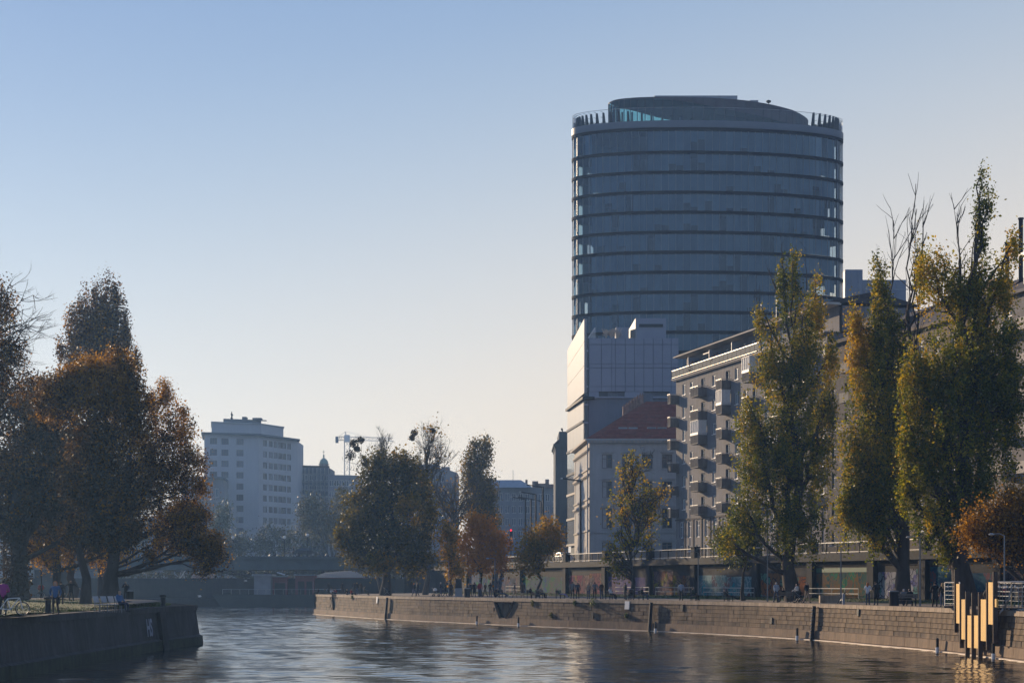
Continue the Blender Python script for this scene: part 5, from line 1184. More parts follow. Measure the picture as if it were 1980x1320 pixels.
# ================================================================== TREES
M_bark = mat('bark', (0.055, 0.045, 0.038), 0.95, 0.4, 2.5, 0.5, stretch=(1, 1, .3))
M_bark_g = mat('grey_bark', (0.11, 0.10, 0.085), 0.95, 0.4, 2.5, 0.4, stretch=(1, 1, .3))
LM = {
 'poplar': leaf_mat('poplar_leaves', [(.040, .058, .005), (.10, .130, .006), (.21, .215, .008), (.42, .33, .010), (.60, .35, .012)], .56),
 'poplar_g': leaf_mat('yellowing_leaves', [(.07, .075, .008), (.16, .135, .010), (.34, .21, .012), (.55, .26, .014), (.60, .22, .012)], .5),
 'orange': leaf_mat('orange_leaves', [(.18, .065, .010), (.36, .14, .012), (.58, .23, .014), (.70, .28, .016)], .5),
 'brown': leaf_mat('brown_leaves', [(.030, .022, .010), (.060, .034, .011), (.17, .085, .010), (.42, .20, .014), (.66, .33, .02)], .52),
 'dark': leaf_mat('dark_leaves', [(.018, .016, .009), (.036, .026, .010), (.085, .046, .012), (.20, .085, .014)], .35),
 'olive': leaf_mat('olive_leaves', [(.050, .045, .008), (.105, .090, .010), (.19, .145, .012), (.34, .21, .014), (.50, .25, .014)], .55),
 'far': leaf_mat('haze_toned_leaves', [(.050, .060, .045), (.080, .088, .055), (.13, .115, .055), (.20, .15, .05)], .35),  # greyed, paler tones: distance haze mixed into the leaf colour
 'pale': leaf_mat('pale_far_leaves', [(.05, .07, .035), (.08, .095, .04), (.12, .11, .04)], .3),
 'green': leaf_mat('green_leaves', [(.03, .06, .012), (.06, .10, .02), (.13, .15, .02), (.25, .20, .03)], .4),
}
def leaves_mesh(name, C, T, size, m, flat=0.0, size_var=.35):
    """C: leaf centres, T: tone per leaf; every leaf one small diamond facing its own way"""
    n = len(C); a = RNG.normal(size=(n, 3)); a /= np.linalg.norm(a, axis=1)[:, None]
    q = RNG.normal(size=(n, 3)); b_ = np.cross(a, q); b_ /= np.linalg.norm(b_, axis=1)[:, None] + 1e-9
    l = size * (1 + size_var * RNG.normal(size=n)).clip(.45, 1.8); wv = l * RNG.uniform(.6, .85, n)
    cn = np.cross(a, b_) * (l * .12)[:, None]
    V = np.empty((n, 4, 3)); V[:, 0] = C - a * (l / 2)[:, None]; V[:, 1] = C + b_ * (wv / 2)[:, None] + cn; V[:, 2] = C + a * (l / 2)[:, None]; V[:, 3] = C - b_ * (wv / 2)[:, None] + cn
    me = bpy.data.meshes.new(name); me.vertices.add(4 * n); me.vertices.foreach_set('co', V.reshape(-1).astype(np.float32))
    me.loops.add(4 * n); me.loops.foreach_set('vertex_index', np.arange(4 * n, dtype=np.int32)); me.polygons.add(n)
    me.polygons.foreach_set('loop_start', np.arange(0, 4 * n, 4, dtype=np.int32))
    at = me.attributes.new('tone', 'FLOAT', 'FACE'); at.data.foreach_set('value', T.astype(np.float32))
    me.materials.append(m); me.update(calc_edges=True); return me
def curve_pts(a, c, bow, n=7, jit=.0):
    """bowed polyline a->c"""
    a, c = Vector(a), Vector(c); L = (c - a).length; out = []
    for i in range(n):
        t = i / (n - 1); p = a.lerp(c, t) + Vector(bow) * (math.sin(math.pi * t) * L)
        if 0 < i < n - 1 and jit: p += Vector((random.gauss(0, jit), random.gauss(0, jit), random.gauss(0, jit * .5))) * L
        out.append(p)
    return out
def twig_spray(mb, p, d, L, r, depth, spread=.55, n=3):
    """bare twigs, recursively"""
    p, d = Vector(p), Vector(d).normalized(); pts = [p]
    for i in range(3):
        d = (d + Vector((random.gauss(0, .10), random.gauss(0, .10), random.gauss(.03, .08)))).normalized(); pts.append(pts[-1] + d * L / 3)
    mb.tube(pts, [r, r * .8, r * .62, r * .42], 3 if r < .05 else 5, cap=False)
    if depth > 0:
        for k in range(n):
            i = random.choice((1, 2, 2, 3)); dd = (d + Vector((random.gauss(0, spread), random.gauss(0, spread), random.gauss(0.1, spread * .6)))).normalized()
            twig_spray(mb, pts[i], dd, L * random.uniform(.5, .8), max(r * .55, .008), depth - 1, spread, n)
def tree(name, label, base, lobes, nleaf, size, lm, tr=.35, cat='tree', group=None, fork=.25, bark=None, asc=.6, whips=(), clump=28, sig=.42, z0=QZ, lean=0, thin=1.0, ivy=0, bare=0, mistle=(), flare=1.5, tone_bias=0.0, sub=.3, shell=.42, vstretch=1.25, extra=None, rag=.12, lk=1.0):
    """base: (px, depth). lobes: (px, py, rx, ry, depth offset, tone offset) in photograph pixels at the tree's own depth"""
    px, D = base
    if D < 170: size *= .80; nleaf = int(nleaf * 1.5)
    b0 = Vector((PX(px, D), D, z0)); t = thing(name, label, cat, tuple(b0), group)
    Lb = [(Vector((PX(l[0], D), D + (l[4] if len(l) > 4 else 0), PZ(l[1], D))), .88 * l[2] / FPX * D, .92 * l[3] / FPX * D, l[5] if len(l) > 5 else 0) for l in lobes]
    top = max(c.z + rz * .6 for c, rx, rz, _ in Lb); tl = max(Lb, key=lambda l: l[0].z + l[2])
    H = top - z0; trunk = MB()
    cent = Vector((sum(l[0].x * l[1] for l in Lb) / sum(l[1] for l in Lb), sum(l[0].y for l in Lb) / len(Lb), 0))
    axis = []
    for i in range(9):
        f = i / 8; z = z0 + (H * .86) * f; k = min(1, max(0, (f - .12) / .88)); x = b0.x + (cent.x + (tl[0].x - cent.x) * k - b0.x) * k * .45 + random.gauss(0, .015) * H * (f > 0); y = b0.y + (cent.y - b0.y) * k * .6 + random.gauss(0, .01) * H * (f > 0)
        axis.append(Vector((x, y, z)))
    rad = [tr * (flare if i == 0 else (1.08 if i == 1 else 1)) * (1 - .93 * (i / 8)) ** .9 + .015 for i in range(9)]
    trunk.tube([axis[0] - Vector((0, 0, .3))] + axis, [rad[0] * 1.1] + rad, 9)
    def on_axis(z):
        f = min(max((z - z0) / (H * .86), 0), .999) * 8; i = int(f); return axis[i].lerp(axis[i + 1], f - i), rad[i] + (rad[i + 1] - rad[i]) * (f - i)
    wts = np.array([(rx * rz) ** .95 for _, rx, rz, _ in Lb]); wts /= wts.sum(); Cs = []; Ts = []
    for (c, rx, rz, to), wgt in zip(Lb, wts):
        zs = z0 + H * fork * random.uniform(.7, 1.1); zs = max(zs, min(c.z - rz - (abs(c.x - b0.x) + rx) * asc, z0 + H * .7)); zs = min(zs, max(c.z - rz * .3, z0 + 1))
        p0, r0 = on_axis(zs); endp = c + Vector((0, 0, rz * .75)); bow = Vector(((c.x - p0.x) * .1, (c.y - p0.y) * .1, 0)) / max(.5, (endp - p0).length) * 1.2
        limb = curve_pts(p0, endp, bow, 9, .018); lr = lk * min(r0 * .7, .06 + .035 * (endp - p0).length ** .8 * (.5 + tr))
        trunk.tube(limb, [lr * (1 - .85 * i / 8) + .012 for i in range(9)], 6, cap=False)
        n = int(nleaf * wgt); ncl = max(5, int(n / clump)); u = RNG.normal(size=(ncl, 3)); u /= np.linalg.norm(u, axis=1)[:, None]
        r = RNG.uniform(size=ncl) ** shell; P = np.array(c)[None] + u * r[:, None] * np.array([rx, rx * thin, rz])[None]
        # ragged outline: some clumps pushed outside, some pulled in
        P += RNG.normal(size=(ncl, 3)) * np.array([rag * rx, rag * rx, .5 * rag * rz])
        ct = RNG.normal(.42 + tone_bias + to, .21, ncl)
        k = RNG.integers(0, ncl, n); sg = sig * RNG.uniform(.6, 1.3, ncl)[k]
        Cs.append(P[k] + RNG.normal(size=(n, 3)) * sg[:, None] * np.array([1, 1, vstretch])); Ts.append(ct[k] + RNG.normal(0, .13, n))
        for i in range(ncl):
            if random.random() < sub:
                q = Vector(P[i]); j = min(range(2, 9), key=lambda j: (limb[j] - q).length + max(0, limb[j].z - q.z + .4) * 1.5)
                trunk.tube(curve_pts(limb[j], q, (0, 0, -.04), 4, .03), [lr * .22 + .015, lr * .15 + .012, .014, .008], 3, cap=False)
    if ivy:
        zc = RNG.uniform(.1, ivy, 2600); an = RNG.uniform(0, 6.28, 2600); rr = tr * 1.15 + RNG.exponential(.16, 2600)
        Cs.append(np.stack([b0.x + rr * np.cos(an), b0.y + rr * np.sin(an), z0 + zc], 1)); Ts.append(RNG.normal(.12, .1, 2600))
    for (x0, y0, x1, y1, r, dens) in whips:     # bare leaders standing out of the crown
        a, c = PT(x0, y0, D), PT(x1, y1, D); a.y += random.uniform(-.5, .5); pts = curve_pts(a, c, (random.uniform(-.03, .03), random.uniform(-.03, .03), 0), 9, .008); trunk.tube(pts, [r * (1 - .88 * i / 8) for i in range(9)], 5, cap=False)
        for k in range(dens):
            p = pts[random.randint(2, 8)]; L = (c - a).length * random.uniform(.08, .22); twig_spray(trunk, p, Vector((random.gauss(0, .28), random.gauss(0, .28), 1)), L, r * .32, 1, .3, 2)
    if bare:
        for (c, rx, rz, to) in Lb:
            for k in range(bare):
                p0, r0 = on_axis(z0 + (c.z - z0) * random.uniform(.45, .95)); q = c + Vector((random.gauss(0, rx * .4), random.gauss(0, rx * .4), random.uniform(-.4, .3) * rz)); d = q - p0
                pts = curve_pts(p0, q, (0, 0, .05), 6, .03); trunk.tube(pts, [.10 * (1 - .7 * i / 5) for i in range(6)], 5, cap=False)
                for j in range(3): twig_spray(trunk, pts[random.randint(2, 5)], d.normalized() + Vector((random.gauss(0, .4), random.gauss(0, .4), .25)), rz * random.uniform(.35, .7), .045, 3, .45, 3)
    if extra: extra(trunk, t)
    trunk.build('trunk', bark or M_bark, t, smooth=True)
    if Cs:
        C = np.concatenate(Cs); T = np.concatenate(Ts).clip(0, 1)
        me = leaves_mesh('crown', C - np.array(b0), T, size, LM[lm]); o = bpy.data.objects.new('crown', me); COL.objects.link(o); o.parent = t; ORG[o.name] = b0
    for (mx, my, mr) in mistle:
        c = PT(mx, my, D); r = mr / FPX * D; n = 260; u = RNG.normal(size=(n, 3)); u /= np.linalg.norm(u, axis=1)[:, None]; P = u * (RNG.uniform(size=n) ** .4 * r)[:, None]
        me = leaves_mesh('mistletoe', P, RNG.normal(.2, .1, n).clip(0, 1), .2, LM['dark']); o = bpy.data.objects.new('mistletoe', me); COL.objects.link(o); o.parent = t; o.location = c - b0
    return t

# ---- right bank poplars
tree('poplar_tree', 'broad green-gold poplar with three spires in front of the balcony house', (1535, 151),
     [(1525, 860, 74, 195, 0), (1468, 900, 42, 120, 1), (1592, 860, 30, 120, 1, .1), (1512, 565, 11, 85, 0, -.1), (1537, 545, 13, 78, .6, -.15), (1580, 610, 22, 95, 1, .3), (1490, 700, 34, 85, 0, .15), (1548, 690, 42, 110, -1), (1604, 700, 20, 60, 0, .2), (1438, 1005, 38, 50, 1), (1448, 820, 26, 60, 0, .15), (1536, 1020, 66, 75, -1, -.1), (1404, 1052, 18, 24, 0, .1), (1605, 790, 20, 45, 0, .2), (1470, 615, 10, 35, 0, .3)],
     48000, .21, 'poplar', .55, fork=.10, whips=[(1500, 560, 1481, 510, .07, 6), (1512, 520, 1509, 462, .05, 5), (1530, 560, 1534, 462, .05, 4), (1470, 720, 1462, 560, .06, 8), (1560, 560, 1556, 480, .04, 4)], group='tall poplars on the quay', clump=56, sig=.24, vstretch=2.1, shell=.55, rag=.2)
tree('poplar_tree', 'gappy golden poplar with tall bare leaders, middle one of the three big quay poplars', (1745, 137),
     [(1698, 815, 60, 160, 0, .05), (1690, 960, 58, 90, 1, -.05), (1658, 690, 20, 100, 0, .45), (1650, 890, 34, 85, 0, .05), (1655, 985, 38, 64, 0), (1700, 560, 20, 60, 0, .05), (1728, 640, 20, 70, 0, -.1), (1712, 930, 55, 95, 0, -.1), (1690, 720, 40, 90, 1, 0), (1737, 800, 26, 140, 1, -.15), (1698, 1030, 35, 50, 0, -.05), (1778, 520, 9, 60, 0, .1), (1632, 985, 20, 35, 0, .1), (1695, 650, 22, 70, 0), (1652, 620, 12, 35, 0, .5)],
     46000, .21, 'poplar', .5, fork=.08, whips=[(1742, 800, 1728, 462, .15, 12), (1755, 800, 1763, 425, .17, 14), (1765, 760, 1784, 440, .13, 12), (1745, 700, 1770, 450, .09, 9), (1705, 600, 1696, 485, .05, 6)], group='tall poplars on the quay', clump=56, sig=.24, vstretch=2.1, shell=.55, rag=.2, tone_bias=.06)
tree('poplar_tree', 'tallest poplar, dense and dark, rising behind the yellow boards', (1870, 124),
     [(1848, 780, 92, 190, 0, -.05), (1768, 740, 30, 90, 0, .15), (1752, 860, 26, 80, 0, .1), (1795, 800, 50, 150, 1, .1), (1905, 690, 60, 150, 0), (1800, 545, 34, 60, 0, .3), (1848, 570, 48, 70, 0, .15), (1893, 570, 42, 75, 0, .1), (1940, 560, 22, 75, 0, .2), (1895, 440, 11, 80, 0, -.1), (1912, 398, 12, 30, 0, -.1), (1899, 345, 7, 24, 0, 0), (1785, 915, 52, 90, 0), (1930, 830, 60, 150, 1, -.2), (1752, 955, 30, 50, 0, .1), (1957, 720, 32, 110, 0, -.1), (1800, 1010, 55, 55, 0, -.05), (1870, 950, 70, 90, 0, -.2), (1830, 1060, 30, 25, 0), (1962, 480, 16, 32, 0, .35)],
     66000, .205, 'poplar', .62, fork=.08, whips=[(1858, 640, 1845, 405, .13, 14), (1850, 560, 1851, 430, .06, 6), (1890, 560, 1901, 340, .10, 8), (1880, 560, 1886, 420, .08, 6), (1862, 560, 1866, 480, .05, 4)], group='tall poplars on the quay', clump=56, sig=.24, vstretch=2.1, shell=.55, rag=.2)
tree('orange_tree', 'low orange-brown tree at the right edge in front of the tallest poplar', (1985, 117), [(1922, 1015, 54, 46, 0), (1965, 978, 36, 40, 0, .1), (1882, 1030, 26, 28, 0, .1), (1985, 1030, 50, 50, 0), (1950, 1052, 46, 26, 0, -.1)], 14000, .19, 'brown', .25, fork=.3, tone_bias=.16, group=None)
tree('young_tree', 'small leaning green-gold tree in front of the pilaster left of the first big poplar', (1437, 160), [(1425, 1055, 36, 34, 0), (1462, 1030, 30, 34, 0), (1398, 1040, 22, 24, 0, .2), (1440, 1015, 26, 24, 0, .1)], 5200, .22, 'green', .16, fork=.5, tone_bias=.1)
tree('maple_tree', 'thin half-bare maple in front of the old house', (1222, 190), [(1226, 905, 24, 42, 0), (1238, 965, 36, 40, 0), (1200, 985, 32, 40, 0, .1), (1262, 985, 30, 42, 0), (1228, 1045, 52, 34, 0), (1185, 1075, 24, 24, 0, .2), (1275, 955, 18, 22, 0, .2), (1195, 1100, 24, 26, 0), (1208, 925, 18, 30, 0, .1)],
     4200, .24, 'poplar', .20, fork=.30, bare=5, clump=12, sig=.36, tone_bias=.26)
tree('small_tree', 'red-green young tree on two stems below the far street lamps', (1040, 211), [(1060, 1022, 26, 28, 0, .1), (1032, 1048, 36, 32, 0), (1075, 1046, 16, 28, 0, .2), (1010, 1082, 18, 24, 0, .3), (1036, 1092, 26, 20, 0), (1050, 1060, 30, 26, 0, -.2)],
     5600, .26, 'olive', .15, fork=.35, tone_bias=.25, clump=14)
tree('orange_tree', 'bright orange round tree on the quay behind the strollers', (929, 216), [(930, 1028, 40, 34, 0), (905, 1058, 22, 30, 0, .1), (962, 1050, 28, 30, 0), (932, 1082, 36, 30, 0, .1), (915, 1010, 22, 22, 0), (968, 1085, 18, 20, 0, .1)], 9500, .26, 'orange', .2, fork=.35, tone_bias=.46)
tree('small_tree', 'slim olive-brown tree left of the bright orange tree', (873, 226), [(872, 1060, 22, 40, 0), (880, 1100, 22, 28, 0, .2), (862, 1030, 16, 26, 0, .1)], 3800, .28, 'olive', .14, fork=.35, tone_bias=.2)
tree('broad_tree', 'big dark olive tree at the far end of the quay', (745, 226), [(742, 965, 56, 82, 0), (702, 1005, 46, 72, 0), (792, 930, 38, 52, 0, .05), (765, 1050, 60, 60, -1, -.1), (682, 1055, 28, 40, 0, .05), (822, 1000, 26, 70, 1, .1), (735, 905, 42, 36, 0), (812, 1075, 36, 45, 0, -.1), (790, 985, 30, 30, -3, .45), (740, 1088, 24, 22, -3, .35), (775, 890, 26, 20, 0, .2), (660, 1040, 14, 26, 0), (720, 1085, 40, 22, 0, -.05)],
     40000, .30, 'olive', .55, fork=.2, whips=[(705, 930, 690, 852, .08, 10), (715, 920, 672, 905, .06, 10), (735, 890, 738, 835, .05, 8), (690, 910, 715, 862, .05, 8), (700, 900, 662, 890, .04, 7)], mistle=[(684, 857, 9), (698, 851, 7), (678, 880, 11), (690, 868, 6), (709, 893, 9)], clump=30, tone_bias=-.16, rag=.2)
tree('bare_tree', 'mostly bare tree with two mistletoe balls behind the big olive tree', (822, 238), [(828, 850, 42, 46, 0), (808, 900, 26, 30, 0), (850, 890, 24, 36, 0)], 500, .26, 'olive', .3, fork=.3, bare=10, bark=M_bark_g, mistle=[(797, 846, 6), (801, 836, 7), (836, 832, 6)], clump=4, tone_bias=.3)
tree('bare_tree', 'bare grey tree left of the far poplar', (872, 262), [(882, 950, 44, 60, 0), (852, 965, 26, 45, 0), (905, 975, 24, 45, 0)], 500, .28, 'olive', .3, fork=.25, bare=11, bark=M_bark_g, clump=4, tone_bias=.25, z0=5)
tree('poplar_tree', 'distant narrow poplar with twin tops behind the bright orange tree', (925, 300), [(906, 905, 16, 44, 0), (922, 885, 11, 44, 0), (939, 880, 12, 44, 0), (922, 970, 36, 50, 0), (950, 965, 14, 50, 0), (930, 930, 26, 40, 0), (955, 1005, 16, 22, 0)], 13000, .33, 'olive', .4, fork=.1, clump=22, sig=.5, tone_bias=-.05, z0=6)
tree('bare_tree', 'bare sapling-like tree with wispy twigs beside the crane', (738, 250), [(742, 850, 14, 32, 0), (735, 880, 20, 25, 0)], 0, .3, 'olive', .18, fork=.4, bare=7, bark=M_bark_g)

# ---- left promontory
tree('plane_tree', 'orange-brown plane tree, slimmest trunk of the left promontory near the water', (165, 124),
     [(205, 770, 70, 62, 0, .15), (240, 745, 40, 52, 0, .2), (150, 745, 52, 48, 0, .2), (262, 800, 34, 70, 0, .05), (105, 770, 52, 52, 0, .1), (200, 860, 75, 60, -1, -.12), (180, 715, 40, 30, 0, .3), (235, 700, 24, 28, 0, .3), (220, 950, 70, 60, 0, -.2), (160, 930, 60, 60, 1, -.2), (200, 1030, 80, 40, 1, -.2)], 48000, .20, 'brown', .30, fork=.28, tone_bias=-.02, clump=70, sig=.32)
tree('plane_tree', 'large dark tree with an ivy-covered trunk on the left promontory', (30, 143),
     [(60, 800, 80, 66, 0, .05), (45, 890, 105, 85, 0, -.1), (140, 870, 75, 80, 2, -.15), (-10, 770, 60, 55, 0, .1), (105, 960, 105, 65, 0, -.15), (25, 1000, 85, 55, 0, -.1), (-60, 900, 70, 120, 0), (130, 1040, 60, 40, 3, -.05), (60, 745, 40, 30, 0, .15), (70, 870, 130, 120, 4, -.1), (0, 960, 100, 110, 4, -.1)], 52000, .24, 'brown', .75, fork=.25, ivy=5.5, tone_bias=-.16, clump=60, sig=.34)
tree('plane_tree', 'wide plane tree leaning over the water from the tip of the left promontory', (214, 141),
     [(305, 785, 32, 42, 0, .2), (345, 830, 34, 58, 0, .15), (330, 905, 58, 55, 0), (368, 895, 34, 36, 0, .05), (290, 960, 75, 62, 0, -.05), (365, 1000, 50, 40, 0, .05), (380, 1052, 52, 36, -1, -.05), (412, 1062, 34, 38, -1, -.05), (345, 1000, 60, 40, 1, 0), (340, 1035, 60, 34, 0, -.05), (230, 1010, 70, 50, 0, -.1), (398, 1088, 24, 26, -1, -.05), (325, 755, 18, 22, 0, .25), (390, 940, 18, 26, 0, .15), (290, 860, 40, 60, 0, 0), (300, 1070, 30, 16, 0, 0), (432, 1078, 18, 16, -1), (250, 900, 60, 60, 2, -.1)],
     46000, .18, 'brown', .55, fork=.14, asc=.15, sub=.5, tone_bias=.04, clump=70, sig=.30, lk=.5)
tree('plane_tree', 'hazy pale-trunked tree behind the dancing person on the left promontory', (137, 163), [(140, 990, 70, 60, 0), (120, 1060, 60, 36, 0, .25), (190, 1070, 40, 24, 0, .35), (170, 1000, 50, 50, 0)], 9000, .22, 'brown', .42, fork=.3, bark=M_bark_g, tone_bias=.1)
tree('plane_tree', 'dark straight-trunked tree behind the woman in blue', (113, 156), [(90, 1000, 70, 55, 0), (100, 1070, 50, 28, 0, .35), (60, 1050, 40, 40, 0, .1), (230, 1065, 30, 20, 0, .4)], 8000, .22, 'brown', .45, fork=.3)
tree('poplar_tree', 'dark reddish poplar rising above the left-hand trees', (200, 186), [(144, 645, 17, 62, 0, .1), (164, 622, 16, 70, 0, .05), (186, 606, 14, 72, 0, .05), (206, 600, 14, 74, 0, 0), (225, 606, 12, 70, 0, -.05), (241, 636, 9, 58, 0, 0), (190, 690, 46, 60, 0), (246, 655, 6, 40, 0, 0), (182, 660, 20, 60, 1), (210, 670, 26, 70, 1), (118, 680, 8, 34, 0, .1), (140, 690, 12, 36, 0, .05), (262, 700, 10, 26, 0, 0)], 30000, .20, 'brown', .45, fork=.1, clump=30, sig=.26, vstretch=2.4, tone_bias=-.02, rag=.10, whips=[(210, 560, 209, 533, .03, 2)])
def droop(mb, t):
    D = 112
    for k in range(20):
        y0 = random.uniform(540, 760); a = PT(-40, y0 + 60, D); c = PT(random.uniform(10, 40) + (30 if 590 < y0 < 650 else 0), y0 + random.uniform(-30, 30), D); a.y += random.uniform(-2, 2)
        pts = curve_pts(a, c, (0, 0, .06), 7, .03); mb.tube(pts, [.06 * (1 - .75 * i / 6) for i in range(7)], 4, cap=False)
        for j in range(7): twig_spray(mb, pts[random.randint(2, 6)], Vector((random.gauss(.35, .4), random.gauss(0, .4), random.gauss(-.05, .45))), random.uniform(.8, 1.8), .03, 2, .5, 2)
tree('larch_tree', 'half-bare drooping tree cut by the left edge of the promontory', (-60, 112), [(8, 690, 40, 45, 0), (5, 740, 50, 40, 0), (-15, 620, 50, 90, 0), (5, 590, 22, 40, 0), (30, 680, 18, 22, 0)], 5200, .17, 'brown', .5, fork=.3, extra=droop, clump=30, sig=.3)
# ---- hazy trees beyond the bridge
for k, (px, D, lb, lab) in enumerate([
    (640, 400, [(640, 1010, 44, 55, 0), (605, 1020, 36, 55, 0), (670, 1000, 30, 60, 0), (600, 985, 26, 30, 0)], 'large hazy dark tree filling the gap right of the high-rise'),
    (530, 410, [(530, 1045, 40, 30, 0), (560, 1050, 30, 26, 0), (505, 1058, 24, 20, 0)], 'round hazy bush at the foot of the high-rise'),
    (462, 415, [(462, 1052, 30, 24, 0), (440, 1060, 24, 22, 0)], 'low hazy bush below the left facade of the high-rise'),
    (428, 430, [(428, 1005, 15, 26, 0), (432, 985, 10, 12, 0), (425, 1025, 16, 24, 0)], 'small pale conical tree in front of the old corner house'),
    (330, 420, [(330, 1020, 60, 70, 0), (270, 1040, 70, 60, 0), (385, 960, 16, 40, 0), (370, 1040, 40, 40, 0)], 'wide hazy tree mass seen under the left-hand trees')]):
    tree('far_tree', lab, (px, D), lb, 7500 if k in (0, 4) else 3000, .48, 'pale' if k in (3,) else 'far', .35, fork=.2, clump=24, sig=.8, tone_bias=-.05, z0=5.0, group='hazy trees beyond the bridge')
tree('far_tree', 'long hazy hedge-like tree row along the far bank behind the bridge', (500, 352), [(px_, 1098 + (px_ // 37) % 9, 34, 26, (px_ // 60) % 3 - 1, 0) for px_ in range(215, 830, 30)], 12000, .42, 'far', .3, fork=.2, clump=24, sig=.7, z0=5.0, group='hazy trees beyond the bridge')
# ---- shrubs: weeds in the wall, plants on terraces
def shrub(name, label, cat, c, r, h, n, lm, size=.16, group=None, tone=.5, parent=None):
    u = RNG.normal(size=(n, 3)); u /= np.linalg.norm(u, axis=1)[:, None]; P = u * (RNG.uniform(size=n) ** .5)[:, None] * np.array([r, r, h / 2]) + np.array([0, 0, h / 2])
    P += RNG.normal(size=P.shape) * .06; me = leaves_mesh('crown' if not parent else name, P, RNG.normal(tone, .18, n).clip(0, 1), size, LM[lm])
    if parent: o = bpy.data.objects.new(name, me); COL.objects.link(o); o.parent = parent; o.location = Vector(c) - ORG[parent.name]; return o
    t = thing(name, label, cat, tuple(c), group); o = bpy.data.objects.new('crown', me); COL.objects.link(o); o.parent = t
    mb = MB(); mb.tube([Vector(c), Vector(c) + Vector((0, 0, h * .6))], [.04, .015], 4); mb.build('stem', M_bark, t); return t
for i, (px, z, r) in enumerate(LEAFCLUMPS):
    shrub('wall_weed', ['green weed hanging over the coping right of the group of three', 'yellow weed low on the wall', 'trailing green weed under the coping right of the arched outlet', 'small weed on the wall by the stair slot', 'low green tuft on the wall under the white plate', 'small weed under the coping left of the green hanging weed'][i], 'weed', wp(s_of_px(px), .06, z - r * .5), r * .45, r * 1.3, 120, 'green', .13, 'weeds growing in the quay wall', .75 if i == 1 else .5)
for i, (p, r, h) in enumerate(PLANTS): shrub('terrace_plant', ['rounded dark shrub at the far end of the roof terrace', 'smaller shrub beside the rounded one on the roof terrace', 'taller shrub near the middle of the roof terrace', 'low shrub right of the tall one on the roof terrace'][i], 'plant', p, r, h, 260, 'dark', .2, 'shrubs on the roof terrace')
for i in range(3):
    c = Vector((PX(1172 + i * 11, WD + 1), WD + 1.2, zt_w if False else PZ(653, WD))); t = thing('pampas_grass', ['pampas grass clump on the office roof, left one', 'tallest pampas grass clump on the office roof', 'pampas grass clump next to the roof hatch'][i], 'plant', tuple(c), 'pampas grass on the office roof'); mb = MB()
    for k in range(46): a = random.uniform(0, 6.28); r = random.uniform(.1, .95); h = random.uniform(.6, 1.7); q = c + Vector((math.cos(a) * r, math.sin(a) * r * .6, h)); mb.tube([c + Vector((0, 0, 0)), c.lerp(q, .6) + Vector((0, 0, .15)), q], [.02, .025, .05], 3)
    mb.build('plumes', mat('pampas', (.55, .47, .38), .9, .15, 3), t)
